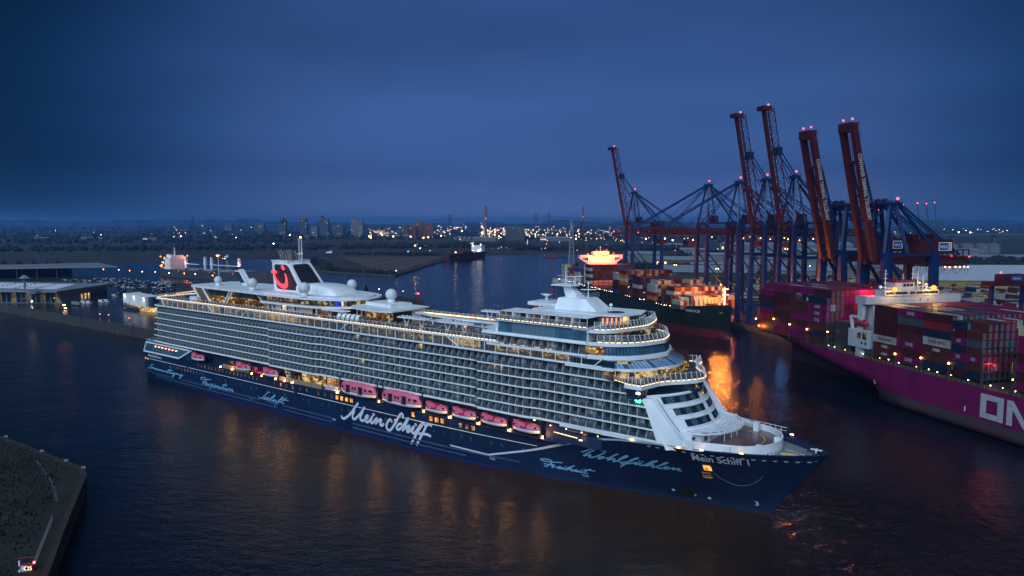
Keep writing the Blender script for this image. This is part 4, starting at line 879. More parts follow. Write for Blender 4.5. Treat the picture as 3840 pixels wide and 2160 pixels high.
for side in ('s', 'f', 'p'):
    g = G(); q = roundq(side, 0); out = []
    for u, v in q:
        # push to the border of the face
        du, dv = u - .5, v - .5; m = max(abs(du), abs(dv)); out.append((.5 + du / m * .5, .5 + dv / m * .5))
    n = len(q); 
    for i in range(n):
        j = (i + 1) % n; g.face([onface(side, *q[i], .25), onface(side, *q[j], .25), onface(side, *out[j], .25), onface(side, *out[i], .25)]); g.face([onface(side, *q[i], 0), onface(side, *q[j], 0), onface(side, *q[j], .25), onface(side, *q[i], .25)])
        g.face([onface(side, *out[i], .25), onface(side, *out[j], .25), onface(side, *out[j], 0), onface(side, *out[i], 0)])
    P('funnel_frame', g, M_['white'])
    for k in range(17):
        v = .11 + k * .047; g = G(); a = onface(side, .1, v, .12); b = onface(side, .9, v, .12); g.beam(a, b, .28, .10); P('funnel_louvre', g, M_['navy2'])
g = G(); g.prism([(92.2, -5.7), (103.9, -5.7), (103.9, 5.7), (92.2, 5.7)], 60.5, 61.0); P('funnel_rim', g, M_['white'])
for i in range(9):
    x = 94 + (i % 5) * 1.8 + (i // 5) * .8; y = -2.6 + (i // 5) * 3.2 + R.uniform(-.3, .3)
    g = G(); g.tube((x + 1.6, y, 60.9), (x - .2, y, 65.2 + R.uniform(-.5, .5)), .62, k=10); P('exhaust_pipe', g, mat('sooty_steel', (.12, .12, .13), .45, .5, var=.6) if i == 0 and not M_.update(soot=mat('sooty_steel', (.13, .12, .12), .5, .3, var=.6, streak=True)) else M_['soot'])
g = G()
for i in range(4):
    t = i * 1.571; g.beam((104.2 + .3 * math.cos(t), .3 * math.sin(t), 60), (104.2 + .22 * math.cos(t), .22 * math.sin(t), 70.2), .09)
for i in range(12): g.beam((103.9, -.3, 60.8 + i * .8), (104.5, .3, 61.4 + i * .8), .06)
g.tube((105.1, .6, 60), (105.1, .6, 70.3), .22, .16); P('mast_pole', g, M_['white'])
g = G(); g.ball((104.8, .3, 70.8), .35, 8, 6); P('masthead_light', g, M_['warmb'])
# red smile sign on the near face
def sfn(o):
    return lambda u, v: onface('s', u, v, o)
g = G(); arc = [(.08, .62), (.11, .50), (.17, .36), (.27, .24), (.38, .19), (.49, .22), (.57, .33), (.62, .48), (.64, .62)]
def fat(g, pts, w0, w1, fn):
    k = len(pts); L = []; Q = []
    for i, p in enumerate(pts):
        a = pts[max(0, i - 1)]; b = pts[min(k - 1, i + 1)]; dx, dy = (b[0] - a[0]) * 17, (b[1] - a[1]) * 12.8; l = math.hypot(dx, dy); w = w0 + (w1 - w0) * math.sin(math.pi * i / (k - 1)); nx, ny = -dy / l * w / 17 / 2, dx / l * w / 12.8 / 2
        L.append((p[0] + nx, p[1] + ny)); Q.append((p[0] - nx, p[1] - ny))
    g.strip([fn(*p) for p in L], [fn(*p) for p in Q])
fat(g, dense(arc, 3), 1.0, 1.9, sfn(.75))
g.face([sfn(.76)(*p) for p in ((-.02, .60), (.24, .60), (.24, .69), (-.03, .69))])
g.face([sfn(.77)(.63 + .085 * math.cos(k * .393), .80 + .085 * math.sin(k * .393)) for k in range(16)])
P('smile_sign', g, M_['neon'])
pl = bpy.data.lights.new('smile_glow', 'POINT'); pl.energy = 120; pl.color = (1, .08, .12); pl.shadow_soft_size = 2.5
lo_ = bpy.data.objects.new('smile_glow', pl); C.objects.link(lo_); lo_.parent = ship; lo_.location = (103, -10.5, 51.5)
# rounded fairing ahead of the funnel
g = G(); rows = []
for s, w, h in ((110, 6.4, 51.5), (116, 6.6, 51.8), (122, 6.8, 51.8), (127, 6.9, 51.5), (131, 6.7, 50.8), (133.5, 6.3, 49.8), (135.5, 5.8, 48.2)):
    rows.append([(s, -w, 47.7), (s, -w, 48.2 + (h - 48.2) * .62), (s, -w * .93, h - .4), (s, -w * .8, h), (s, 0, h + .1), (s, w * .8, h), (s, w * .93, h - .4), (s, w, 48.2), (s, w, 47.7)])
g.grid(rows); P('engine_casing', g, M_['white'], True)
# ---- domes
def dome(s, y, z, r, nm='radome'):
    g = G(); g.ball((s, y, z + r * 1.45), r, 24, 16); P(nm, g, M_['dome'], True)
    g = G(); g.tube((s, y, z - .2), (s, y, z + r * .75), r * .72, r * .62, 16); P('radome_base', g, M_['white'], True)
M_['dome'] = mat('radome_white', (.62, .66, .70), .5, var=.06, scale=.8)
dome(85.8, -11, 48.0, 2.15); dome(125.7, -14, 48.0, 2.3); dome(123.4, 12, 47.9, 2.1); dome(50.6, -6, 47.9, 1.75); dome(160, 0, 46.6, 2.2)
g = G(); g.hexa([(57, 2.5, 47.9), (60.5, 2.5, 47.9), (60.5, 5.5, 47.9), (57, 5.5, 47.9), (49.5, 2.7, 55.5), (53.5, 2.7, 55.5), (53.5, 5.3, 55.5), (49.5, 2.7 + 2.6, 55.5)]); P('aft_funnel', g, M_['white'])
g = G(); g.hexa([(55.5, 2.3, 48.9), (58.9, 2.3, 48.9), (58.9, 5.7, 48.9), (55.5, 5.7, 48.9), (51, 2.4, 53.9), (54, 2.4, 53.9), (54, 5.6, 53.9), (51, 5.6, 53.9)]); g.box(49.2, 53.8, 2.5, 5.5, 54.6, 55.9); P('aft_funnel_panel', g, M_['navy2'])
# ---- midship pool area: house with stage, canopies, walkway
g = G(); g.prism([(148, -9), (152, -13), (160, -15), (169, -15.5), (174.5, -13.5), (175, -4), (174, 6), (152, 8), (148, 4)], 45.2, 45.7); g.prism([(150, -4), (166, -6), (167, 4), (152, 5)], 45.7, 46.8); P('stage_roof', g, M_['white'])
g = G(); g.box(153, 172, -7, -6.8, 41, 45.2); P('stage_bar', g, M_['roomy'])
g = G(); g.box(160, 173.5, -3, 2, 41, 45.2); P('stage_core', g, M_['white'])
g = G(); g.box(173.5, 173.8, -12, -3, 41.2, 45); P('stage_screen', g, M_['black'])
for s, y in ((158, -13), (172, -12.5), (172, -6), (152, -10)): g = G(); g.tube((s, y, 41), (s, y, 45.2), .2); P('stage_column', g, M_['white'])
g = G()
for i in range(7): g.ball((173 + .1 * i, -12.4 + i * 1.3, 44.6), .28, 6, 5)
P('stage_spotlights', g, M_['white2'])
def shade(s, y, L, W, z, n='sunshade'):
    g = G(); g.prism([(s, y - W / 2), (s + L, y - W / 2), (s + L + .8, y), (s + L, y + W / 2), (s, y + W / 2), (s - .8, y)], z, z + .35); P(n, g, M_['white'])
    g = G()
    for x in (.22, .78):
        b = s + L * x; g.beam((b, y, 41), (b - 1.4, y, z), .3); g.beam((b, y, 41), (b + 1.4, y, z), .3)
    P('sunshade_legs', g, M_['white'])
shade(138.5, -14.2, 12.5, 3.6, 43.8); shade(180, -14.5, 13, 3.6, 44.3); shade(199, -14.5, 13, 3.6, 44.3); shade(194, 14, 12.5, 3.4, 44.6); shade(213, 14, 8, 3.2, 44.4)
g = G()
for s, y in ((180, -14.5), (199, -14.5), (194, 14)):
    for i in range(7): g.ball((s + 1 + i * 1.7, y + .4 * (i % 2), 44.95 + (.3 if y > 0 else 0)), .26, 6, 5)
P('dish_lights', g, M_['white2'])
g = G()
pw = [(176, -2, 44.4), (186, -4.5, 44.3), (198, -5.5, 44.2), (212, -5.5, 44.1), (222, -5, 44.0)]
for a, b in zip(pw, pw[1:]): g.beam(a, b, 2.4, .35)
P('raised_walkway', g, M_['white'])
for s, y in ((186, -4.5), (198, -5.5), (210, -5.5)): g = G(); g.beam((s, y, 41), (s - 1, y, 44.1), .35); P('walkway_leg', g, M_['white'])
g = G(); g.box(178, 222, 1, 9, 41.01, 41.15); P('pool_surround', g, M_['white2'])
g = G(); g.box(184, 204, 2.2, 7.8, 41.16, 41.2); P('pool_water', g, mat('pool_water', (.03, .18, .25), .05, spec=.9))
for i in range(5):
    s = 147.5 + i * 2.55; g = G(); rows = []
    for x, sc in ((0, .9), (.25, 1), (1.6, 1), (1.9, .9)): rows.append([(s + x, -15.0 + 1.35 * sc * math.cos(t * math.pi / 8), 41.1 + 2.3 * sc * math.sin(t * math.pi / 8)) for t in range(9)])
    g.grid(rows); g.face(rows[0]); P('beach_pod', g, M_['navy2'] if i == 4 and 0 else M_['white'], True)
for i in range(90):
    s = R.uniform(142, 222); y = R.choice((-11, -12.6, -9.5, 10.5, 12, -7.5)) + R.uniform(-.4, .4); inst('deck_lounger', lng, ship, (s, y, 41.02), R.choice((1.57, -1.57)) + R.uniform(-.2, .2))
g = G()
for i in range(46):
    s = R.uniform(20, 222); y = R.choice((-16.6, -15.8, 8, -13)); g.box(s, s + .4, y, y + .35, 41, 42.0); 
    if R.random() < .4: g.box(s + 1, s + 1.5, y, y + .5, 41, 41.6)
P('deck_furniture', g, M_['dgrey'], kind='stuff')
def person(s, y, z, col, M0=MS, lab=''):
    g = G(); o = col
    g.tube((0, -.1, 0), (0, -.11, .85), .08, .1, 6, 1); g.tube((.05, .1, 0), (0, .11, .85), .08, .1, 6, 1); g.tube((0, 0, .82), (0, 0, 1.42), .17, .22, 8, 0)
    g.tube((0, -.24, 1.4), (.06, -.28, .85), .06, .05, 6, 0); g.tube((0, .24, 1.4), (.12, .26, .9), .06, .05, 6, 0); g.tube((0, 0, 1.42), (0, 0, 1.52), .07, .06, 6, 2); g.ball((0, 0, 1.64), .115, 8, 6, 2, 1.15)
    ob('person', g, [M_[col], M_['dgrey'], M_['skin']], label=lab, cat='person', M=M0 @ Matrix.Translation((s, y, z)))
M_['skin'] = mat('skin', (.35, .2, .14), .6)
person(193.5, -16.3, 41.02, 'dgrey', lab='person in dark clothes standing at the sun deck rail of the cruise ship')
person(278.0, -17.3, 19.62, 'white', lab='person in white shirt on the lowest forward balcony of the cruise ship')
person(243, -17.2, 28.32, 'pink2', lab='person in red top leaning out of a middle balcony')
person(176.4, -17.3, 31.22, 'navy2', lab='person in blue on a balcony amidships below the pool deck')
for s, y, z, e_ in ((150, -8, 43.5, 260), (168, -10, 43.5, 260), (186, -11, 43.2, 220), (205, -11, 43.2, 220), (215, 8, 43.5, 200), (190, 8, 43.5, 200), (132, -12, 43.0, 160), (30, -5, 43.5, 220), (20, 6, 43.5, 180), (110, -13.5, 43.2, 120), (76, -14.5, 43.5, 160), (58, -14.5, 43.5, 160), (266, -6, 45.6, 160), (266, -14, 36.3, 240), (278, -8, 36.2, 160), (246, -12.5, 49.9, 90), (236, -12.5, 49.9, 90)):
    l = bpy.data.lights.new('deck_lantern', 'POINT'); l.energy = e_; l.color = (1, .62, .28); l.shadow_soft_size = .4
    o = bpy.data.objects.new('deck_lantern', l); C.objects.link(o); o.parent = ship; o.location = (s, y, z)
# ---- forward block
g = G(); g.box(221, 257, -17.9, 17.9, 39.5, 40.2); P('block_band', g, M_['white'])
g = G(); g.box(223, 257, -16, 16, 40.2, 43.3); P('block_cabins', g, M_['curtain'])
s = 222.5
for i in range(13):
    inst('balcony_screen', mesh_s, ship, (s, -15.95, 40.2)); inst('balcony_railing', mesh_r, ship, (s, -17.8, 40.2)); inst('balcony_door', R.choice(doors), ship, (s, -16.02, 40.2)); s += 2.66
g = G(); g.prism([(219.5, -18.2), (257, -18.2), (257, 18.2), (219.5, 18.2)], 43.3, 43.9); g.box(219.5, 258, -18.4, -18.2, 43.05, 43.5); P('block_ledge', g, M_['white'])
g = G(); g.box(224, 257, -17, 17, 43.9, 47.3); P('block_house', g, M_['white'])
for i in range(18):
    s = 225.4 + i * 1.74; m = 'bglass' if i in (0, 1, 2, 12, 13, 14, 15, 16, 17) else 'bpan'
    if m not in M_: M_[m] = mat('blue_grey_cladding', (.10, .16, .22), .4, var=.15, scale=3)
    g = G(); g.hexa([(s, -17.7, 44.0), (s + 1.68, -17.7, 44.0), (s + 1.68, -17.1, 44.0), (s, -17.1, 44.0), (s, -17.25, 47.0), (s + 1.68, -17.25, 47.0), (s + 1.68, -17.0, 47.0), (s, -17.0, 47.0)]); P('spa_window', g, M_[m])
g = G(); g.box(223.8, 257.5, -17.9, 17.9, 47.25, 47.75); P('block_top_band', g, M_['white']); g = G(); g.box(224, 257, -17.95, -17.88, 47.5, 47.62); P('black_gutter', g, M_['black'])
g = G(); g.face([(224, -17.8, 47.76), (257, -17.8, 47.76), (257, 17.8, 47.76), (224, 17.8, 47.76)]); P('block_top_deck', g, M_['wood'])
rail([(225, -17.6), (257, -17.6)], 47.76, 1.3, 2.7)
for i in range(6):
    s = 225.2 + i * 5.25
    g = G(); g.prism([(s, -16.9), (s + .25, -16.9), (s + .25, -13.4), (s, -13.4)], 47.76, 50.0); rows = [[(s - .02, -17.1, 47.76), (s + .27, -17.1, 47.76)], [(s - .02, -17.1, 49.4), (s + .27, -17.1, 49.4)]]; P('cabana_wall', g, M_['white'])
    g = G(); g.box(s + .3, s + 2.3, -13.5, -13.3, 47.76, 50.1); P('cabana_back', g, mat('peach_screen', (.55, .32, .22), .6) if i == 0 and not M_.update(peach=mat('peach_screen', (.5, .28, .19), .6)) else (M_['peach'] if i % 2 == 0 else M_['dgrey']))
    g = G(); g.hexa([(s + .2, -16.6, 50.1), (s + 5.0, -16.6, 50.1), (s + 6.0, -9.5, 50.3), (s + 1.0, -9.5, 50.3), (s + .2, -16.6, 50.25), (s + 5.0, -16.6, 50.25), (s + 6.0, -9.5, 50.45), (s + 1.0, -9.5, 50.45)]); P('cabana_roof', g, M_['white'])
    for x in (2.4, 4.9): g = G(); g.beam((s + x, -16.4, 47.76), (s + x, -16.4, 50.1), .12); P('cabana_post', g, M_['white'])
    inst('deck_lounger', lng, ship, (s + 1.6, -15.3, 47.77), .3); inst('deck_lounger', lng, ship, (s + 3.6, -15.4, 47.77), .2)
g = G(); g.prism([(233, -8.5), (256, -9.5), (262, -7), (264, 0), (262, 7), (233, 8.5)], 47.8, 50.2); P('suite_house', g, M_['bglass'])
g = G(); g.prism([(232, -9), (256, -10.2), (262.5, -8), (265, 0), (262.5, 8), (232, 9)], 50.2, 50.6); P('suite_roof', g, M_['white'])
g = G(); g.tube((257.5, -2, 50.6), (257.5, -2, 50.68), 2.6, k=24); P('roof_ring', g, M_['dgrey'])
g = G(); g.box(262, 263.6, -6.4, -5.2, 47.9, 50.1); P('lit_doorway', g, M_['roomb'])
for i in range(5): g = G(); g.box(258.2 + i * .95, 258.6 + i * .95, -11.4 + i * .9, -11.2 + i * .9, 47.9, 49.9); P('orange_wall_light', g, glow('orange_wall_light', (1, .32, .12), 1.6) if i == 0 and not M_.update(owl=glow('orange_wall_light', (1, .32, .12), 1.6)) else M_['owl'])
g = G(); g.prism([(222.5, 2), (240, 1), (240, 12), (222.5, 13)], 50.1, 51.2); P('rear_roof', g, M_['white']); g = G(); g.box(223, 240, 3, 12, 47.8, 50.1); P('rear_cabins', g, M_['roomd'])
g = G(); g.tube((226, 8, 51.2), (226, 8, 52.6), .5); g.tube((226, 8, 52.6), (226, 8, 53.4), .6, 2.2, 12); P('mushroom_vent', g, M_['white'], True)
# mast
g = G(); g.hexa([(238, -5.5, 50.5), (252.5, -4.5, 50.5), (252.5, 4.5, 50.5), (238, 5.5, 50.5), (238.6, -4.2, 54.0), (248.0, -3.6, 54.0), (248.0, 3.6, 54.0), (238.6, 4.2, 54.0)]); P('mast_house', g, M_['white'])
g = G(); g.hexa([(239.8, -1.8, 54), (244.6, -1.8, 54), (244.6, 1.8, 54), (239.8, 1.8, 54), (238.2, -1.2, 57.6), (240.8, -1.2, 57.6), (240.8, 1.2, 57.6), (238.2, 1.2, 57.6)]); P('mast_trunk', g, M_['white'])
g = G(); g.prism([(235.2, -3.2), (242.5, -3.2), (243.5, 0), (242.5, 3.2), (235.2, 3.2)], 57.5, 57.85); 
for k in range(4):
    for z in (58.3, 58.7, 59.1, 59.5):
        a = [(235.6, -3), (242.6, -3), (242.6, 3), (235.6, 3)][k]; b = [(242.6, -3), (242.6, 3), (235.6, 3), (235.6, -3)][k]; g.beam(a + (z,), b + (z,), .07)
g.tube((238.6, 0, 57.8), (238.6, 0, 63.8), .2, .1); g.beam((237, -2.5, 60.6), (239, 2.6, 60.6), .1); g.beam((238.4, -1.6, 61.8), (238.8, 1.6, 61.8), .1); g.beam((238.5, -1, 62.6), (238.7, 1, 62.6), .1)
g.beam((240.6, -2.4, 60.4), (243.4, 2.2, 60.4), .35, .3); g.tube((242, 0, 57.8), (242, 0, 60.3), .18); P('radar_mast', g, M_['white'])
g = G(); g.beam((245, -1.5, 56.6), (248.8, 1.4, 56.6), .4, .25); g.tube((246.8, 0, 54), (246.8, 0, 58.6), .15); g.ball((246.8, 0, 58.6), .35, 8, 6)
for z in (54.6, 55.1, 55.6): 
    for a, b in (((244, -3), (249, -3)), ((249, -3), (249, 3)), ((244, -3), (244, 3))): g.beam(a + (z,), b + (z,), .07)
P('radar_platform', g, M_['white'])
g = G(); g.tube((232.5, 4, 51), (232.5, 4, 59.5), .07, .03, 5); g.beam((235, -3, 56.8), (234.8, -3.1, 55.0), .05); g.face([(235, -3, 56.6), (235, -2.2, 56.2), (234.9, -2.3, 54.9), (234.9, -3.1, 55.3)]); P('signal_halyards', g, M_['pink2'])
g = G(); g.ball((253.6, 2, 52.1), .55, 10, 8); g.tube((253.6, 2, 50.6), (253.6, 2, 51.7), .2); P('small_dome', g, M_['white'], True)
# ---- stern box on the quarter with white frame
g = G(); g.strip([(2.3, -18.15, 13.7), (34.4, -18.15, 13.7)], [(5.2, -18.15, 18.0), (46, -18.15, 18.0)]); P('stern_restaurant_glass', g, M_['bglass'])
g = G()
for a, b in (((2.0, -18.3, 13.5), (35.5, -18.3, 13.5)), ((35.5, -18.3, 13.5), (46.5, -18.3, 18.2)), ((2.0, -18.3, 13.5), (4.8, -18.3, 18.2))): g.beam(a, b, .5, .55)
g.beam((4.6, -18.3, 18.2), (46.8, -18.3, 18.2), .6, .5); g.beam((2, -18.3, 13.5), (0, -12, 13.5), .6, .5); g.beam((4.6, -18.3, 18.2), (2.5, -12, 18.2), .6, .5); P('stern_box_frame', g, M_['white'])
g = G(); g.box(4, 46, -18.0, -13, 13.4, 18.1); g.box(1.5, 14, -17.5, 17.5, 13.4, 18.0); P('stern_box', g, M_['navy2'])
g = G(); g.prism([(3, -17.9), (46, -17.9), (46, -16), (12, -15.6), (12, 15.6), (3, 17.9)], 18.15, 18.3); P('stern_box_roof', g, M_['navy2'])
for i in range(7): g = G(); g.ball((14 + i * 3.2, -18.45, 16.9 - i * .02), .22, 8, 6); P('hanging_lamp', g, M_['redlamp'] if 'redlamp' in M_ else M_.setdefault('redlamp', glow('red_orange_lamp', (1, .2, .06), 22)))
rail([(3.5, -17.6), (11, -17.6)], 18.3, 1.2, 1.5, lights=False); rail([(3.5, -17.6), (1.5, 0), (3.5, 17.6)], 18.3, 1.2, 1.8, lights=False)
# ---- lifeboat deck wall with lit openings
g = G(); g.box(46, 262, -14.2, -13.8, 13.3, 19.0); P('promenade_wall', g, M_['navy2'])
for a, b, z0, z1, m in ((72, 78, 13.6, 16, 'roomd'), (79, 91, 13.6, 18.2, 'roomd'), (112, 122, 13.6, 18.2, 'roomd'), (123.5, 138, 13.6, 18.4, 'roomy'), (139, 146, 14, 17.5, 'dimlit')):
    g = G(); g.box(a, b, -14.5, -14.22, z0, z1); P('promenade_lit_wall', g, M_[m])
g = G(); g.box(44.5, 47, -17.6, -16.2, 14.5, 18.2); P('blue_locker', g, mat('blue_locker', (.02, .12, .4), .5))
for a, b in ((72, 92), (112, 140)):
    s = a
    while s < b: g = G(); g.box(s, s + 1.9, -17.95, -17.9, 13.4, 15.3); P('deck_bulwark_panel', g, M_['amb'] if 'amb' in M_ else M_.setdefault('amb', glassm('amber_screen', (.45, .34, .2), .55, .5))); s += 2.0
for s, z in ((72.5, 18.9), (76, 18.9), (83, 18.8), (98, 18.9), (109, 18.8), (119, 18.9), (130, 18.8), (238, 18.0)):
    g = G(); g.box(s, s + .5, -16.6, -16.2, z - .1, z + .12); P('exit_lamp', g, glow('green_yellow_lamp', (.6, 1, .15), 5) if not 'gy' in M_ and not M_.update(gy=glow('green_yellow_lamp', (.6, 1, .15), 6)) else M_['gy'])
for s in (103.5, 118, 126, 131.5, 138, 170, 186, 199, 214.5, 228, 236, 240):
    g = G(); g.ball((s, -15.2, 18.6), .2, 6, 5); P('deck_lamp', g, M_['warmb'])
# spotlights washing the blue wall forward
g = G(); g.box(243, 262, -17.2, -14, 13.4, 18.3); P('forward_blue_wall', g, M_['navy2'])
g = G(); g.beam((246, -17.4, 16.0), (254, -17.4, 15.6), .12); P('walkway_light', g, M_['warm'])
spots_ = [(244.6, 17.6), (250, 17.5), (255.3, 17.4), (260.6, 17.3)]
bow_l = [(255.6, -18.2, 15.4), (271.5, -17.95, 18.35), (284.5, -17.0, 18.6), (290.3, -15.9, 18.75), (299.6, -12.9, 18.95), (296.5, 14.1, 19.2), (305.5, 10.2, 19.3)]
for s, z in spots_: g = G(); g.box(s, s + .25, -17.5, -17.25, z, z + .2); P('wall_spotlight', g, M_['warmb'])
for s, y, z in bow_l: g = G(); g.box(s - .45, s + .45, y - .12, y + .12, z, z + .22); P('rim_lamp', g, M_['warmb'])
for s in (70.6, 79.6, 94.2, 101.5, 111, 117, 122, 149.5, 172, 193.8, 205.8, 217.9, 230.2, 242.2):
    g = G()
    for k in range(3): g.box(s - .5 + k * .45, s - .36 + k * .45, -18.3, -18.15, 13.7 + .3 * (k % 2), 14.0 + .2 * k)
    g.beam((s - .6, -18.25, 13.6), (s + .6, -18.25, 13.6), .12); P('boat_station_lamp', g, M_['warmb'])
for s in (80, 101.5, 116, 149.5, 172, 193.8, 205.8, 217.9, 230.2, 242.2):
    l = bpy.data.lights.new('boat_deck_flood', 'POINT'); l.energy = 420; l.color = (1, .42, .12); l.shadow_soft_size = .35
    o = bpy.data.objects.new('boat_deck_flood', l); C.objects.link(o); o.parent = ship; o.location = (s, -19.6, 14.4)
# life raft canisters
def rafts(s0, z0, nx, nz, n_=0):
    for i in range(nx):
        for j in range(nz):
            g = G(); x = s0 + i * 1.15; z = z0 + j * .85; g.tube((x, -17.9, z), (x, -16.5, z), .38, k=10); g.tube((x, -17.35, z), (x, -17.25, z), .41, k=10)
            ob('life_raft', g, M_['boatw'], label='white life raft canister, %s of the cruise ship %s rack' % (['rearmost', 'second', 'third', 'fourth', 'fifth', 'sixth', 'foremost'][i] + [' of lower row', ' of upper row', ' of top row'][j], 'aft' if s0 < 130 else 'midship'), cat='life raft', group='life raft canisters on the boat deck', M=MS.copy())
rafts(118.4, 14.2, 1, 3); rafts(142.5, 14.3, 7, 2)
# ---- lifeboats and tenders: things of their own
def lifeboat(L, big):
    r = bpy.data.objects.new('tender_boat' if big else 'lifeboat', None); C.objects.link(r)
    W, hh, ht = (2.35, 1.7, 5.0) if big else (1.85, 1.45, 3.1)
    g = G(); c = G(); n = 14; rows = []; top = []
    for i in range(n + 1):
        t = -1 + 2 * i / n; w = W * (1 - abs(t) ** 3.2 * .92); x = t * L / 2; k = .35 * abs(t) ** 3
        rows.append([(x * (1 - .12 * (1 - f)), -w * p, z) for p, z, f in ((0, k, 0), (.7, .12 + k, .2), (.98, .6 + k * .6, .6), (1.05, hh, 1))] + [(x, w * 1.03, hh), (x * .97, w * .9, .75 + k * .6), (x * .9, w * .55, .15 + k), (x * .88, 0, k)])
        cab = (1 - abs(t) ** 5); hx = ht if big else (2.75 + (.35 if t < -.45 else 0) + (.12 if -.45 <= t < .1 else 0))
        z2 = hh + (hx - hh) * (.55 + .45 * cab) * (1 if abs(t) < .97 else .35); w2 = w * (.93 if big else .88)
        top.append([(x, -w * 1.0, hh + .02), (x * .985, -w2, hh + (z2 - hh) * .62), (x * .97, -w2 * .72, hh + (z2 - hh) * .93), (x * .96, 0, z2), (x * .97, w2 * .72, hh + (z2 - hh) * .93), (x * .985, w2, hh + (z2 - hh) * .62), (x, w * 1.0, hh + .02)])
    g.grid(rows); c.grid(top); c.face(top[0]); c.face(top[-1][::-1])
    ob('boat_hull', g, M_['boatw'], r, True); ob('boat_canopy', c, M_['pink'], r, True)
    g = G()
    for a, b in zip([q[3] for q in rows], [q[3] for q in rows][1:]): g.beam(a, b, .14, .12)
    ob('fender_rope', g, M_['dgrey'], r)
    y = -W * .985
    if big:
        for x in (-4.2, 2.4): g = G(); g.box(x, x + 1.9, y - .05, y + .1, 1.75, 4.0); ob('boat_door', g, M_['dglass'], r); g = G(); g.box(x - .1, x + 2.1, y - .3, y + .05, 1.35, 1.6); ob('door_step', g, M_['black'], r)
        for x in (-6.9, -1.2, .2, 5.3): g = G(); g.box(x, x + .85, y - .03 + (.25 if abs(x) > 5 else 0), y + .3, 2.6, 3.5); ob('boat_window', g, M_['dglass'], r)
        g = G(); g.box(7.4, 8.9, y + .35, y + .6, 2.7, 3.5); ob('windscreen', g, M_['dglass'], r)
        g = G(); g.beam((4.5, -.6, 4.95), (5.8, -.6, 5.25), .12); g.beam((4.5, .6, 4.95), (5.8, .6, 5.25), .12); ob('handrail', g, M_['white'], r)
    else:
        g = G(); rows = []
        for x in (-1.2, 1.1): t = x / (L / 2); w = W * .89; rows.append([(x, -W * 1.0, hh + .04), (x, -w, 2.24), (x, -w * .72, 2.72), (x, 0, 2.92), (x, w * .72, 2.72), (x, w, 2.24), (x, W, hh + .04)])
        g.grid(rows); ob('centre_canopy', g, M_['pink2'], r)
        for x in (-4.0, 3.6): g = G(); g.box(x, x + .8, y + .18, y + .5, 2.0, 2.45); ob('boat_window', g, M_['dglass'], r)
        g = G(); g.box(-4.6, -3.2, -.6, .6, 2.7, 3.25); ob('helm_box', g, M_['pink'], r)
    return r
SMALL = [(51.6, 'rearmost lifeboat by the stern restaurant of the cruise ship'), (87.6, 'second lifeboat from the stern, beside the orange rescue boat'), (107.3, 'third lifeboat from the stern, beside the stacked canisters'),
         (199.8, 'lifeboat just ahead of the two large tenders'), (211.9, 'middle boat of the forward lifeboats'), (224.0, 'second lifeboat from the bow end of the row'), (236.4, 'foremost lifeboat of the row near the bow')]
protoS = protoB = None
for i, (s, lab) in enumerate(SMALL):
    M0 = MS @ Matrix.Translation((s, -17.7, 14.35)); L_ = 10.8
    if protoS is None: protoS = lifeboat(L_, False); o = protoS; o['category'] = 'lifeboat'
    else: o = copy_tree(protoS)
    o.matrix_world = M0; o['label'] = 'red and white ' + lab; o['group'] = 'lifeboats hanging along the cruise ship'
for s, lab in ((161.2, 'large red and white tender boat with dark doors, the aft one of the pair'), (183.3, 'large red and white tender boat with dark doors, the forward one of the pair')):
    if protoB is None: protoB = lifeboat(19.6, True); o = protoB; o['category'] = 'tender boat'
    else: o = copy_tree(protoB)
    o.matrix_world = MS @ Matrix.Translation((s, -17.9, 14.3)); o['label'] = lab; o['group'] = 'tender boats hanging along the cruise ship'
# small rescue boat
rb = root('rescue_boat', MS @ Matrix.Translation((97.6, -17.6, 14.3)), 'small orange-red open rescue boat hanging between two lifeboats', 'rescue boat')
g = G(); rows = []
for i in range(9):
    t = -1 + i / 4.; w = 1.2 * (1 - max(0, t) ** 3 * .9); rows.append([(t * 3.2, -w, .9), (t * 3.2, -w, .5), (t * 2.9, -w * .4, 0), (t * 2.9, w * .4, 0), (t * 3.2, w, .5), (t * 3.2, w, .9), (t * 3.2, w * .7, 1.0), (t * 3.2, -w * .7, .95)])
g.grid(rows); ob('boat_hull', g, M_['pink2'], rb, True)
g = G(); g.box(-1.2, -.2, -.5, .5, .9, 2.4); g.beam((-2, -.8, .9), (-2, -.8, 2.6), .1); g.beam((-2, .8, .9), (-2, .8, 2.6), .1); g.beam((-2, -.8, 2.6), (-2, .8, 2.6), .1); ob('steering_console', g, M_['pink'], rb)
# davits
def davit(s, big):
    g = G(); z1 = 20.4 if big else 18.9
    g.hexa([(s - .35, -14.5, 13.3), (s + .35, -14.5, 13.3), (s + .35, -13.9, 13.3), (s - .35, -13.9, 13.3), (s - .35, -17.9, z1 - .6), (s + .35, -17.9, z1 - .6), (s + .35, -16.6, z1), (s - .35, -16.6, z1)])
    g.beam((s, -18.1, 13.3), (s, -17.8, z1 - .2), .55 if big else .4, .5); g.beam((s, -17.5, z1 - .3), (s, -19.2, z1 - .1), .5, .35); g.tube((s, -19.0, z1 - .1), (s, -19.0, 16.6), .04, k=4)
    P('davit', g, M_['navy2'])
for s in (46.4, 57.6, 82, 93.6, 102.2, 113): davit(s, False)
for s in (151, 171.4, 174.2, 193.4): davit(s, True)
for s in (195.2, 204.9, 207, 216.9, 219, 229.4, 231.6, 241.8): davit(s, False)
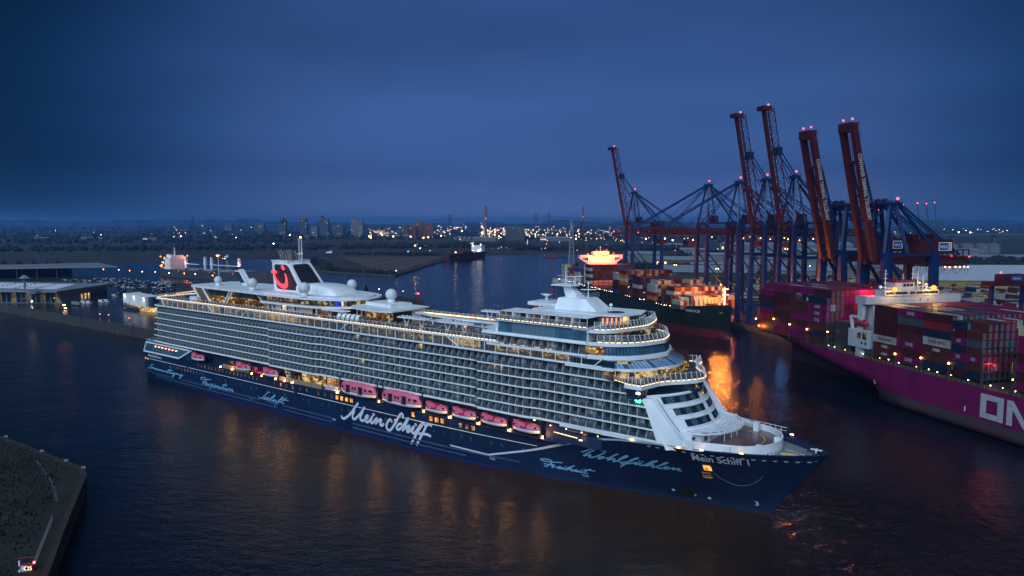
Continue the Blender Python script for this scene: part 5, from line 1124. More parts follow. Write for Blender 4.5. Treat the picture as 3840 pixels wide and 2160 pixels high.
# ---------------------------------------------------------------- container ships; ship frame: x toward the bow, y to port (quay side)
QANG = math.atan2(qy, qx)
def qframe(u, v): p = UW(u, v, 0); return frame(p.x, p.y, 0, QANG)
CONT = {}
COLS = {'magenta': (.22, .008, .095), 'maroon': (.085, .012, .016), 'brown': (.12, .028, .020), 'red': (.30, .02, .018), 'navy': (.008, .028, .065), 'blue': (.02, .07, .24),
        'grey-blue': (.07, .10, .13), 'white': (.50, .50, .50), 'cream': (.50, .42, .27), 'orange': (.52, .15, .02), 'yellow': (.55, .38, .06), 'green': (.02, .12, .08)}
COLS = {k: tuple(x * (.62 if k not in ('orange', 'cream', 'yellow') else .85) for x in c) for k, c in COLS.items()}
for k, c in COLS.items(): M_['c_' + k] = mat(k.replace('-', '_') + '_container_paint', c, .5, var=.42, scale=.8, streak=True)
def cont_mesh(col, L=12.9, W=2.52, Hh=2.85):
    key = (col, L, Hh)
    if key in CONT: return CONT[key]
    g = G(); e = .09
    def rec(a, b, c, d, n):
        """panel a-b-c-d set back into its frame"""
        a, b, c, d = map(Vector, (a, b, c, d)); m = (a + b + c + d) / 4; f = .2
        def inn(p):
            q = p.copy(); u = (b - a).normalized(); w = (d - a).normalized()
            q += u * (f if (p - m).dot(u) < 0 else -f) + w * (f if (p - m).dot(w) < 0 else -f); return q - Vector(n) * e
        I = [inn(p) for p in (a, b, c, d)]; O = [a, b, c, d]
        for i in range(4): j = (i + 1) % 4; g.face([O[i], O[j], I[j], I[i]])
        g.face(I)
        return I
    x0, x1, y0, y1 = -L / 2, L / 2, -W / 2, W / 2
    rec((x0, y0, 0), (x1, y0, 0), (x1, y0, Hh), (x0, y0, Hh), (0, -1, 0)); rec((x1, y1, 0), (x0, y1, 0), (x0, y1, Hh), (x1, y1, Hh), (0, 1, 0))
    I = rec((x1, y0, 0), (x1, y1, 0), (x1, y1, Hh), (x1, y0, Hh), (1, 0, 0)); rec((x0, y1, 0), (x0, y0, 0), (x0, y0, Hh), (x0, y1, Hh), (-1, 0, 0))
    rec((x0, y0, Hh), (x1, y0, Hh), (x1, y1, Hh), (x0, y1, Hh), (0, 0, 1)); g.face([(x0, y0, 0), (x0, y1, 0), (x1, y1, 0), (x1, y0, 0)])
    for y in (-.5, -.15, .15, .5): g.box(x1 - e - .01, x1 - .02, y - .03, y + .03, .2, Hh - .2, 1)
    me = g.mesh('shipping_container', [M_['c_' + col], M_['grey']]); CONT[key] = me; return me
queue = []   # (distance, builder args)
def cbox(Ms, x, y, z, col, lab, txt=None, L=12.9, Hh=2.85, grp=''):
    M0 = Ms @ Matrix.Translation((x, y, z)); p = M0.translation; queue.append(((p - Vector((0, 0, H))).length, M0, col, lab, txt, L, Hh, grp))
_tm = {}
def textmesh(txt, col, L, Hh):
    key = (txt, L, Hh)
    if key in _tm: return _tm[key]
    g = G(); w = {'ONE': .30, 'HMM': .26, 'K LINE': .34, 'YANG MING': .62, 'CAI': .14, 'MAERSK': .5, 'HAPAG': .5}.get(txt, .4) * L; h = {'ONE': .46, 'HMM': .42, 'YANG MING': .40, 'K LINE': .34, 'CAI': .22}.get(txt, .35) * Hh
    x0 = -w / 2 if txt != 'CAI' else -L / 2 + .5
    text(g, txt, lambda u, v: (x0 + u * w, -1.285, Hh * (.52 if txt != 'CAI' else .8) - h / 2 + v * h)); _tm[key] = g.mesh('lettering', [M_['tw'] if txt not in ('YANG MING',) else M_['trd']]); return _tm[key]
M_['tw'] = mat('worn_white_print', (.42, .42, .46), .6); M_['trd'] = mat('dark_red_print', (.16, .02, .02), .6)
ORD = ['bottom', 'second', 'third', 'fourth', 'fifth', 'sixth', 'seventh', 'eighth', 'ninth', 'tenth']
# ---------------- magenta ship
LN_, BM = 366.0, 51.0
OS = qframe(-346.5, 227 + BM / 2)
one = root('container_ship', OS, 'huge magenta container ship with white hull letters and a white bridge amid its stacks', 'container ship')
def oh(x, z):
    zr = 13.5 * max(0, 1 - x / 92.) ** 1.25 - 1.0 if x < 92 else -3
    if z <= zr: return .2
    b = BM / 2; f = min(1, (z - zr) / (9.5 if x < 92 else 3.5)) ** .55
    if x < 92: b = (b - 2.2 * (1 - x / 92.)) * f
    else: b = b * (f if z < 1 else 1)
    fl = max(0, (x - 285) / 81.)
    if fl > 0: b *= max(.02, 1 - fl ** 2.3 * (1.25 - .5 * z / 20))
    return max(.2, b)
g = G(); xs = [0, 3, 8, 15, 25, 35, 45, 55, 65, 75, 85, 95, 110, 130, 160, 200, 240, 280, 310, 335, 355, 366]; zs = [-1.5, 0, 1.5, 3, 4.6, 6.2, 8, 10, 12, 14, 16, 17.4]
for sg in (-1, 1):
    rows = [[(x, sg * oh(x, z), z) for z in zs] for x in xs]; g.grid(rows if sg > 0 else rows[::-1])
g.strip([(0, -oh(0, z), z) for z in zs], [(0, oh(0, z), z) for z in zs])
m = mat('magenta_hull', (.17, .008, .080), .45, var=.28, scale=.12, streak=True); nt = m.node_tree; N = nt.nodes; L = nt.links
# red antifouling and grey scuffed belt below the load line, rust above
ge = N.new('ShaderNodeTexCoord'); sx = N.new('ShaderNodeSeparateXYZ'); L.new(ge.outputs['Object'], sx.inputs[0]); b_ = N['Principled BSDF']; src = b_.inputs['Base Color'].links[0].from_socket
n2 = N.new('ShaderNodeTexNoise'); n2.inputs['Scale'].default_value = .35; n2.inputs['Detail'].default_value = 6; mp = N.new('ShaderNodeMapping'); mp.inputs['Scale'].default_value = (.35, 1, .25); L.new(ge.outputs['Object'], mp.inputs[0]); L.new(mp.outputs[0], n2.inputs['Vector'])
r2 = N.new('ShaderNodeValToRGB'); r2.color_ramp.elements[0].position = .40; r2.color_ramp.elements[0].color = (.13, .022, .028, 1); r2.color_ramp.elements[1].position = .62; r2.color_ramp.elements[1].color = (.06, .05, .055, 1)
zz = N.new('ShaderNodeMath'); zz.operation = 'MULTIPLY_ADD'; zz.inputs[1].default_value = .05; L.new(sx.outputs['Z'], zz.inputs[0]); L.new(n2.outputs[0], zz.inputs[2])
L.new(zz.outputs[0], r2.inputs[0])
gt = N.new('ShaderNodeMath'); gt.operation = 'GREATER_THAN'; gt.inputs[1].default_value = 5.6; L.new(sx.outputs['Z'], gt.inputs[0])
mx = N.new('ShaderNodeMix'); mx.data_type = 'RGBA'; L.new(gt.outputs[0], mx.inputs[0]); L.new(r2.outputs[0], mx.inputs[6]); L.new(src, mx.inputs[7]); L.new(mx.outputs[2], b_.inputs['Base Color'])
ob('hull', g, m, one, True)
g = G(); pl_ = [(x, -oh(x, 17) + .1) for x in xs]; g.prism(pl_ + [(a, -b) for a, b in pl_[::-1]], 16.6, 17.35); ob('weather_deck', g, M_['dgrey'], one)
def oside(x, z, o=.08): return (x, -(oh(x, z) + o), z)
g = G(); xO = 346.5 - 190.7 * 1.063
# hull letters, nearly 10 m tall
def blk(g, pts): g.face([oside(x, z) for x, z in pts])
X0, Z0, Z1 = 143.8, 6.8, 15.6
for p in ([(0, 0), (9.2, 0), (9.2, 2), (0, 2)], [(0, 6.8), (9.2, 6.8), (9.2, 8.8), (0, 8.8)], [(0, 2), (2.4, 2), (2.4, 6.8), (0, 6.8)], [(6.8, 2), (9.2, 2), (9.2, 6.8), (6.8, 6.8)]): blk(g, [(X0 + a, Z0 + b) for a, b in p])
ob('hull_letter', g, M_['tw'], one, label='white letter O on the magenta hull')
g = G(); X1 = X0 + 10.4
for p in ([(0, 0), (2.2, 0), (2.2, 8.8), (0, 8.8)], [(6.6, 0), (8.8, 0), (8.8, 8.8), (6.6, 8.8)]): blk(g, [(X1 + a, Z0 + b) for a, b in p])
g.face([oside(X1 + a, Z0 + b, .09) for a, b in ((0, 8.8), (2.4, 8.8), (8.8, 0), (6.4, 0))]); ob('hull_letter', g, M_['tw'], one, label='white letter N on the magenta hull')
g = G(); X2 = X1 + 10.2
for p in ([(0, 0), (2.2, 0), (2.2, 8.8), (0, 8.8)], [(2.2, 0), (8, 0), (8, 1.8), (2.2, 1.8)], [(2.2, 3.5), (7.4, 3.5), (7.4, 5.3), (2.2, 5.3)], [(2.2, 7), (8, 7), (8, 8.8), (2.2, 8.8)]): blk(g, [(X2 + a, Z0 + b) for a, b in p])
ob('hull_letter', g, M_['tw'], one, label='white letter E on the magenta hull')
for x in (50, 92, 137.5): g = G(); g.face([oside(x + a, 8.2 + b, .1) for a, b in ((0, -1.1), (.3, -.8), (.3, .8), (0, 1.1), (-.3, .8), (-.3, -.8))]); ob('draught_mark', g, M_['letter'], one)
g = G(); x = 4.0
pr = None
for i in range(95):
    x = 2 + i * 2.2; p = Vector((x, -oh(x, 17) + .1, 17.35)); g.beam(p, p + Vector((0, 0, 1.15)), .1)
    if pr: 
        for h in (.6, 1.15): g.beam(pr + Vector((0, 0, h)), p + Vector((0, 0, h)), .06)
    pr = p
ob('deck_railing', g, mat('yellow_railing', (.35, .26, .08), .6), one, kind='stuff')
# stacks: x start (stern side), tiers per row; near column colours and print as in the photo
TH = 2.92
def row_y(r): return -BM / 2 + 1.75 + r * 2.62
def bay(x, zb, near, rows, name, L=12.9, th=TH, extra=1, front=True, maxcol=None):
    """near: colours of the outermost column, bottom to top; rows: how many rows; extra: additional tiers inboard"""
    for r in range(rows):
        n = len(near) + (extra if r > 0 else 0)
        if callable(maxcol): n = maxcol(r, n)
        for t in range(n):
            vis = r == 0 or t >= n - 1 or (front and (t >= (front if isinstance(front, int) and front is not True else 0)))
            if not vis: continue
            if r == 0: c, tx = near[t]
            else:
                c = R.choice(['magenta', 'magenta', 'magenta', 'maroon', 'brown', 'red', 'red', 'magenta', 'navy', 'maroon', 'grey-blue', 'white'] if r < 15 else ['magenta', 'red', 'maroon']); tx = None
            if r == 1 and t == n - 1 and near[-1][1] == 'ONE' and extra: c, tx = 'magenta', 'ONE'
            where = 'outermost row' if r == 0 else '%s row in' % ORD[r] if r < 10 else '%s row from quay' % ORD[min(9, rows - r)].replace('bottom', 'last')
            tier = 'top' if t == n - 1 else ORD[t] if t else 'bottom'
            lab = '%s container%s, %s tier, %s, %s' % (c, ' with lettering' if tx else '', tier, where, name)
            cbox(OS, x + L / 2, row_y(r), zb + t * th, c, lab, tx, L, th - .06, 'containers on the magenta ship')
d = lambda *a: [(s.split('/')[0], s.split('/')[1] if '/' in s else None) for s in a]
bay(4.7, 18.6, d('brown', 'maroon', 'red/K LINE', 'magenta/ONE', 'navy', 'maroon', 'magenta/ONE'), 19, 'rearmost bay of magenta ship', extra=1, front=False, th=3.22)
bay(18.2, 18.6, d('red/K LINE', 'magenta/ONE', 'maroon', 'maroon', 'brown', 'maroon', 'maroon'), 19, 'second bay from magenta stern', extra=1, front=False, th=3.22)
bay(32, 18.8, d('magenta/ONE', 'magenta/ONE', 'maroon', 'magenta/ONE', 'brown/HMM', 'brown/HMM'), 19, 'third bay from magenta stern', extra=2, front=False, th=3.22)
bay(45.6, 18.8, d('brown', 'navy', 'brown', 'magenta/ONE', 'magenta/ONE', 'magenta/ONE', 'navy'), 19, 'bay behind the white bridge', extra=1, front=True, th=3.22, maxcol=lambda r, n: n)
bay(89.6, 19.6, d('brown/HMM', 'brown/HMM', 'white/YANG MING', 'maroon', 'maroon', 'maroon', 'maroon'), 19, 'bay touching the white bridge', extra=0, front=False, th=3.17)
bay(102.8, 19.6, d('magenta/ONE', 'maroon', 'magenta/ONE', 'brown', 'maroon', 'grey-blue', 'magenta/ONE'), 19, 'second bay past white bridge', extra=0, front=False, th=3.17)
bay(116.2, 19.6, d('navy', 'brown', 'brown/HMM', 'white/YANG MING', 'navy', 'red', 'maroon'), 19, 'third bay past white bridge', extra=0, front=False, th=3.17)
bay(129.4, 19.6, d('maroon/CAI', 'navy', 'magenta/ONE', 'navy', 'magenta/ONE', 'maroon/CAI', 'navy'), 19, 'short boxes past white bridge', L=6.3, extra=0, front=False, th=2.95)
bay(136.0, 19.6, d('navy', 'brown', 'magenta/ONE', 'brown', 'grey-blue', 'brown'), 19, 'second short-box bay', L=6.3, extra=1, front=True, th=2.95, maxcol=lambda r, n: n if r < 4 else n - 1 if r > 5 else n)
bay(156.2, 19.6, d('magenta/ONE', 'maroon', 'magenta/ONE', 'maroon', 'magenta/ONE', 'magenta/ONE', 'cream'), 19, 'bay with cream top box', extra=0, front=False, th=3.17)
bay(170.0, 19.6, d('maroon', 'magenta/ONE', 'maroon', 'magenta/ONE', 'brown', 'navy', 'brown'), 19, 'foremost magenta ship bay', extra=0, front=False, th=3.17)
# lashing bridges, hatch coamings
g = G(); g.box(4, 200, -BM / 2 + 2.5, BM / 2 - 1, 17.3, 18.5); ob('hatch_coaming', g, M_['dgrey'], one)
for x in (17.9, 31.6, 45.2, 59, 60.5, 89, 102.4, 115.9, 129.0, 143.2, 155.6, 169.6):
    g = G()
    tall = 30 if x in (60.5, 155.6, 143.2) else 22
    for y in [row_y(r) - 1.31 for r in range(0, 20, 1 if tall > 25 else 3)]: g.beam((x, y, 17.3), (x, y, tall), .3, .35)
    for z in ((20, 23, 26, 29.6) if tall > 25 else (21.5,)): g.beam((x, row_y(0) - 1.3, z), (x, row_y(18) + 1.3, z), .25, .6)
    g.beam((x, row_y(0) - 1.35, 17.3), (x, row_y(0) - 1.35, tall), .8, .7); ob('lashing_bridge', g, M_['dgrey'], one)
M_['dimwhite'] = mat('dimmed_ship_white', (.42, .44, .48), .5, var=.15, scale=.4, streak=True)  # same white paint as elsewhere, the dimness on this side put into its colour
# white bridge house
g = G(); y0 = -BM / 2 + .6
g.box(78.5, 83.2, -20, 20, 17.3, 40.5); ob('bridge_tower', g, M_['dimwhite'], one)
g = G(); g.hexa([(77.5, -24.6, 41.0), (83.8, -24.6, 41.0), (83.8, 26.5, 41.0), (77.5, 26.5, 41.0), (77.5, -24.8, 44.4), (83.8, -24.8, 44.4), (83.8, 26.8, 44.4), (77.5, 26.8, 44.4)]); ob('bridge_wing', g, M_['dimwhite'], one)
g = G(); g.hexa([(79, -24.6, 30), (81.5, -24.6, 30), (81.5, -23.2, 30), (79, -23.2, 30), (79, -24.6, 41), (81.5, -24.6, 41), (81.5, -22.2, 41), (79, -22.2, 41)]); g.box(79, 81.5, -24.6, -23.4, 24, 30)
g.hexa([(79, 20, 36), (81.5, 20, 36), (81.5, 21.5, 36), (79, 21.5, 36), (79, 24.5, 41), (81.5, 24.5, 41), (81.5, 26.5, 41), (79, 26.5, 41)]); ob('wing_support', g, M_['dimwhite'], one)
g = G(); g.box(77.8, 84.1, -15, 14, 44.4, 46.9); ob('wheelhouse', g, M_['dimwhite'], one)
for i in range(22): g = G(); g.box(84.1, 84.2, -14.5 + i * 1.28, -13.4 + i * 1.28, 45.2, 46.3); ob('wheelhouse_window', g, M_['dimlit'] if i in (3, 9, 12, 15) else M_['dglass'], one)
for i in range(4): g = G(); g.box(83.8, 83.9, -4 + i * 4, -3.2 + i * 4, 42.0, 43.0); ob('tower_window', g, M_['dimlit'], one)
g = G(); g.box(77, 83, -8.5, 1.5, 46.9, 50.2); ob('monkey_island_house', g, M_['dimwhite'], one); g = G(); g.box(76.9, 83.1, -8.7, 1.7, 50.2, 51.3); ob('magenta_parapet', g, M_['c_magenta'], one)
for i in range(3): g = G(); g.box(83.0, 83.1, -4.6 + i * 1.9, -3.1 + i * 1.9, 48.5, 49.7); ob('house_window', g, M_['dglass'], one)
g = G()
for y, h in ((-11.5, 56), (6, 55), (3.2, 57), (-2, 54), (9, 53)):
    g.beam((80, y, 46.9), (80, y, h), .22)
    for z in range(48, int(h) - 1, 2): g.beam((80, y - 1.2, z), (80, y + 1.2, z), .12)
g.ball((80, -14, 48.2), .8, 8, 6); g.ball((80, 10.8, 48.6), .9, 8, 6)
for y in range(-15, 15, 2): g.beam((84, y, 46.9), (84, y, 48.1), .08)
g.beam((84, -15, 48.1), (84, 14, 48.1), .08); ob('masts_and_domes', g, M_['white2'], one)
def lamp(parent, p, r=.35, m='ora', energy=0, col=(1, .42, .12), n='flood_lamp', size=.6):
    if m == 'ora': r *= 1.35
    g = G(); g.ball(p, r, 8, 6); ob(n, g, M_[m], parent)
    if energy:
        l = bpy.data.lights.new(n, 'POINT'); l.energy = energy; l.color = col; l.shadow_soft_size = size
        o = bpy.data.objects.new(n + '_light', l); C.objects.link(o); o.parent = parent; o.location = (p[0] + r * 2.5 * (1 if p[0] != 289.0 else -1), p[1] - r * 1.5, p[2])
lamp(one, (84.9, -10.6, 47.6), .75, 'ora', 2600, (1, .5, .12)); lamp(one, (84.9, 10.2, 47.8), .85, 'ora', 3200, (1, .5, .12)); lamp(one, (84.6, 2.6, 50.2), .3, 'warmb')
# white boat block with red lifeboat by the side
g = G(); g.box(74.5, 86.5, -BM / 2 + .2, -BM / 2 + 3.8, 21.6, 29.4); g.box(79, 82, -BM / 2 + .6, -BM / 2 + 3, 17.3, 21.6); g.beam((76, -BM / 2 + 1.2, 29.4), (75.5, -BM / 2 + .6, 35.2), 1.0, 1.4); g.beam((75.5, -BM / 2 + .6, 35), (80.5, -BM / 2 + .8, 35.0), .9, 1); ob('boat_platform', g, M_['dimwhite'], one)
for x in (83.2, 85.4): g = G(); g.box(x - .5, x + .5, -BM / 2 + .1, -BM / 2 + .19, 23.4, 24.4); ob('platform_window', g, M_['dglass'], one)
for x in (81.4, 84.6): g = G(); g.box(x - 1.1, x + 1.1, -BM / 2 + .1, -BM / 2 + .19, 25.6, 28.6); ob('platform_opening', g, M_['roomd'], one)
g = G(); g.box(62, 73.5, -BM / 2 + 3, 20, 17.3, 31); ob('funnel_house', g, M_['dgrey'], one)
lb = root('lifeboat', OS @ Matrix.Translation((81.2, -BM / 2 + 1.6, 30.7)), 'dark red enclosed lifeboat hanging on the white platform of the magenta ship', 'lifeboat')
g = G(); rows = []
for i in range(9):
    t = -1 + i / 4.; w = 1.5 * (1 - abs(t) ** 3 * .9); rows.append([(t * 4.2, -w * a, 1.6 + 1.5 * (1 - abs(t) ** 3 * .5) * b) for a, b in ((0, -1), (.8, -.7), (1, 0), (.85, .6), (.3, 1), (-.3, 1), (-.85, .6), (-1, 0), (-.8, -.7), (0, -1))])
g.grid(rows); ob('boat_body', g, mat('dull_red_boat', (.28, .02, .04), .5), lb, True); g = G(); g.box(1.2, 2.2, -.5, .5, 3.0, 3.6); ob('helm_box', g, M_['pink2'], lb)
M_['ora2'] = glow('orange_lamp', (1, .28, .05), 30)
for x, z in ((5, 20.5), (17.6, 26), (31.2, 25), (45, 24.5), (60.2, 25.5), (102.0, 22.4), (115.4, 23.2), (128.6, 23.6), (155.2, 23), (1.5, 24)):
    lamp(one, (x + .4, -BM / 2 + .3, z), .38, 'ora2', 0)
lamp(one, (5.2, -BM / 2 + .2, 20.6), .55, 'ora', 1500, (1, .3, .05)); lamp(one, (144, -BM / 2 + 5, 25.5), .25, 'redl', 900, (1, .05, .08)); lamp(one, (60.9, -2, 46), .2, 'redl', 14000, (1, .05, .22))
for i in range(26): lamp(one, (12 + i * 6.6 + R.uniform(-2, 2), -BM / 2 + 1.6, 18.6 + R.uniform(0, .5)), .16, 'whitel' if i % 3 else 'warmb', 0, n='deck_lamp')
for y in (-12, -6, 2, 8): g = G(); g.box(143.6, 144, y, y + .8, 22, 26); ob('lit_locker', g, M_['dimlit'], one)
# ---------------- dark green ship
VL, VB = 300.0, 42.0
VSx = -710.0
VS = qframe(VSx, 229.5 + VB / 2)
val = root('container_ship', VS, 'dark green container ship with floodlit stacks and orange lamps on its bridge', 'container ship')
def vh(x, z):
    b = VB / 2; zr = 9 * max(0, 1 - x / 50.) - .5 if x < 50 else -3
    if z <= zr: return .2
    if x < 50: b = (b - 1.5) * min(1, (z - zr) / 7) ** .6
    e = 300 - 9 + z * .55 if z > 6 else 300 - 5.7 - (6 - z) * .0
    if x > 215:
        t = max(0, min(1, (x - 215) / max(1, (e - 215)))); tw = max(0, min(1, z / 20.)); b *= max(.01, 1 - t ** (1.7 + 2.4 * tw))
    return max(.15, b)
g = G(); xs = [0, 4, 10, 20, 35, 50, 80, 120, 160, 200, 215, 230, 245, 258, 268, 276, 283, 288, 292, 296, 299, 302.5]; zs = [-2, 0, 1.5, 3, 5.5, 8, 10.5, 13, 15.5, 17, 18.2]
def vz(x, z): return z * (1 + (max(0, x - 255) / 47.) * .30) if z > 0 else z
for sg in (-1, 1):
    rows = [[(x, sg * vh(x, z), vz(x, z)) for z in zs] for x in xs]; g.grid(rows if sg > 0 else rows[::-1])
g.strip([(0, -vh(0, z), z) for z in zs], [(0, vh(0, z), z) for z in zs])
m = mat('dark_green_hull', (.013, .022, .020), .45, var=.3, scale=.1, streak=True); nt = m.node_tree; N = nt.nodes; L = nt.links
tc_ = N.new('ShaderNodeTexCoord'); sx = N.new('ShaderNodeSeparateXYZ'); L.new(tc_.outputs['Object'], sx.inputs[0]); gt = N.new('ShaderNodeMath'); gt.operation = 'GREATER_THAN'; gt.inputs[1].default_value = 5.6; L.new(sx.outputs['Z'], gt.inputs[0])
b_ = N['Principled BSDF']; src = b_.inputs['Base Color'].links[0].from_socket; mx = N.new('ShaderNodeMix'); mx.data_type = 'RGBA'; mx.inputs[6].default_value = (.12, .015, .022, 1); L.new(gt.outputs[0], mx.inputs[0]); L.new(src, mx.inputs[7]); L.new(mx.outputs[2], b_.inputs['Base Color'])
ob('hull', g, m, val, True)
g = G(); g.ball((0, 0, 0), 1, 12, 8); g.v = [(293 + a * 9.5, b * 2.6, 1.2 + c * 3.4) for a, b, c in g.v]; ob('bulbous_bow', g, mat('bulb_red', (.12, .015, .022), .5), val, True)
g = G(); pl_ = [(x, -vh(x, 17)) for x in xs]; z_ = 17.5
for sg in (-1, 1): g.strip([(x, sg * .0, vz(x, z_)) for x in xs], [(x, sg * vh(x, 17.5) * .99, vz(x, z_)) for x in xs])
ob('weather_deck', g, M_['dgrey'], val)
g = G(); text(g, 'VALENCE', lambda u, v: (269.5 + u * 13.5, -vh(269.5 + u * 13.5, 15.5) - .3, vz(270, 15.2) + v * 1.7)); ob('ship_name', g, M_['tw'], val)
g = G()
for p in ([(0, 0), (3.6, 0), (3.6, 3), (0, 3)],):
    g.face([(294.3 + a * .5, vh(294.3 + a * .5, 13) + 0 if 0 else -vh(294.3 + a * .5, 14) - .2, 17.5 + b) for a, b in p])
ob('yellow_bow_panel', g, mat('dull_yellow', (.3, .2, .03), .6), val)
def vrow(r): return -VB / 2 + 1.45 + r * 2.6
VC = {'warm': ['red', 'brown', 'orange', 'cream', 'cream', 'red', 'maroon', 'orange', 'white', 'blue', 'brown', 'cream', 'red'], 'red': ['maroon', 'brown', 'red', 'brown', 'maroon', 'grey-blue', 'maroon', 'red', 'blue']}
def vbay(x, zb, n0, rows, r0, pal, name, near=None, dn=None, th=2.93, front=True, seed=0):
    rr = random.Random(seed + 5)
    for r in range(r0, rows):
        n = n0 + (dn(r) if dn else 0)
        for t in range(n):
            if not (r == r0 or t == n - 1 or (front and t >= n - front)): continue
            c, tx = (near[t] if near and r == r0 and t < len(near) else (rr.choice(VC[pal]), None))
            where = 'shipside row' if r == r0 else '%s row in' % ORD[r - r0] if r - r0 < 10 else '%s row from quay' % ORD[min(9, rows - r)].replace('bottom', 'last')
            tier = 'top' if t == n - 1 else ORD[t] if t else 'bottom'
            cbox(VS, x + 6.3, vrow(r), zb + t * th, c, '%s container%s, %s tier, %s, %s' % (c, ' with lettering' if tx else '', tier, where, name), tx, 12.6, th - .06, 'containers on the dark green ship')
o_ = -VSx
vbay(o_ - 695.8, 17, 6, 4, 0, 'warm', 'white stern stack, green ship', d('white', 'white', 'white', 'white', 'white', 'white'), front=6, seed=1)
vbay(o_ - 656.5, 18, 5, 4, 0, 'red', 'second stern stack, green ship', d('maroon', 'white', 'white', 'white', 'blue'), front=5, seed=2)
vbay(o_ - 624.6, 18, 7, 16, 0, 'red', 'stack under green ship bridge', d('brown', 'white/HAPAG', 'maroon', 'white', 'maroon', 'white', 'maroon'), front=5, seed=3)
vbay(o_ - 557.3, 18, 6, 1, 0, 'red', 'lone narrow stack, green ship', d('blue', 'maroon', 'maroon', 'maroon', 'white', 'white'), front=6, seed=4)
vbay(o_ - 543.5, 17.8, 7, 16, 0, 'warm', 'orange cornered stack, green ship', d('maroon', 'brown', 'brown/HAPAG', 'orange/HAPAG', 'cream/MAERSK', 'orange/HAPAG', 'brown'), front=2, seed=5, dn=lambda r: 0)
vbay(o_ - 516.5, 17.4, 6, 16, 0, 'red', 'middle stack, green ship', d('maroon', 'brown/HAPAG', 'maroon', 'white/MAERSK', 'maroon', 'maroon'), front=3, seed=6)
vbay(o_ - 489.8, 17.0, 5, 16, 0, 'warm', 'white cornered stack, green ship', d('maroon', 'orange/HAPAG', 'red', 'white/MAERSK', 'white/MAERSK'), front=4, seed=7, dn=lambda r: 1 if r in (1, 2, 3, 4, 5, 11, 12, 13, 14) else 0)
vbay(o_ - 463.5, 17.2, 5, 16, 1, 'warm', 'floodlit stack, green ship', d('maroon', 'maroon', 'brown', 'white', 'brown'), front=3, seed=8)
vbay(o_ - 450, 18.0, 3, 16, 3, 'warm', 'foremost low stack, green ship', d('maroon', 'maroon', 'blue'), front=3, seed=9)
vbay(o_ - 450, 18.0, 2, 2, 0, 'red', 'low corner stack, green ship', d('grey-blue', 'white/MAERSK'), front=2, seed=10)
for x in (80, 152.2, 166.0, 193, 219.6, 245.8, 259.4):
    g = G()
    for y in [vrow(r) - 1.3 for r in range(0, 17, 2)]: g.beam((x, y, 17), (x, y, 27), .3, .3)
    for z in (20, 23, 26.6): g.beam((x, vrow(0) - 1.3, z), (x, vrow(15) + 1.3, z), .25, .5)
    g.beam((x, -VB / 2 + .6, 16.5), (x, -VB / 2 + .6, 27), .7, .6); ob('lashing_bridge', g, M_['dgrey'], val)
# bridge
M_['bwhite'] = mat('bridge_white', (.60, .60, .62), .5, var=.1)
g = G(); g.box(66, 75, -15, 15, 17, 40.5); ob('bridge_tower', g, M_['bwhite'], val)
g = G(); g.hexa([(67.5, -21.4, 42.4), (73.5, -21.4, 42.4), (73.5, 21.4, 42.4), (67.5, 21.4, 42.4), (67.5, -22, 46.2), (73.5, -22, 46.2), (73.5, 22, 46.2), (67.5, 22, 46.2)]); ob('bridge_wing', g, M_['bwhite'], val)
g = G(); g.hexa([(67.6, -13, 37), (73.4, -13, 37), (73.4, 13, 37), (67.6, 13, 37), (67.6, -21, 42.6), (73.4, -21, 42.6), (73.4, 21, 42.6), (67.6, 21, 42.6)]); ob('wing_support', g, M_['bwhite'], val)
g = G(); g.box(68, 73, -8, 8, 46.2, 49.6); ob('wheelhouse', g, M_['bwhite'], val)
for i in range(3):
    for sg in (-1, 1): g = G(); g.box(73.5, 73.62, sg * (14.4 + i * 1.9) - .75, sg * (14.4 + i * 1.9) + .75, 41.0 + i * .6, 43.8); ob('wing_opening', g, M_['dglass'], val)
g = G()
for y, h in ((0, 54.5), (-4, 51.5), (4, 51.5)): g.beam((70, y, 49), (70, y, h), .25); g.beam((70, y - 2, h - 1.5), (70, y + 2, h - 1.5), .12)
ob('radar_mast', g, M_['white2'], val)
for y in (-8, -2.4, 1.4, 6): lamp(val, (75.0, y, 46.2), 1.0, 'ora', 0)
for y in (-9, 0, 8):
    l = bpy.data.lights.new('bridge_flood', 'POINT'); l.energy = 34000; l.color = (1, .11, .02); l.shadow_soft_size = 1.0
    o = bpy.data.objects.new('bridge_flood', l); C.objects.link(o); o.parent = val; o.location = (80.5, y, 46.5)
for y, z in ((-14, 47.4), (12, 47.8), (-10, 48.5)): lamp(val, (74, y, z), .45, 'ora', 0)
# foremast, breakwater
g = G(); g.tube((294, 0, 21), (294, 0, 35), .8, .35); g.beam((294, -2, 33), (294, 2, 33), .3); g.beam((294, -1.8, 29.6), (294, 1.8, 29.6), .3)
g.beam((294, 0, 29), (291, -3, 22), .2); g.beam((294, 0, 29), (291, 3, 22), .2); ob('foremast', g, M_['white'], val)
for y, z in ((-1.8, 33.4), (-.8, 33.6), (.8, 33.6), (1.8, 33.4)): lamp(val, (295, y, z), .28, 'warmb', 0)
lamp(val, (295.4, -1.5, 29.8), .6, 'flood', 16000, (1, .30, .05)); lamp(val, (289.0, 0, 36.0), .3, 'flood', 75000, (1, .25, .04)); lamp(val, (295.4, 1.5, 29.8), .45, 'ora', 0)
g = G(); bw = [(268, -17.5), (271, -13), (274, -8), (276, -3), (276.5, 2), (276, 7), (274, 12), (271, 15)]
g.strip([(a, b, 19.5) for a, b in bw], [(a - 1.2, b, 26.0) for a, b in bw]); M_['bwk'] = mat('breakwater_buff', (.40, .30, .16), .6); ob('breakwater', g, M_['bwk'], val)
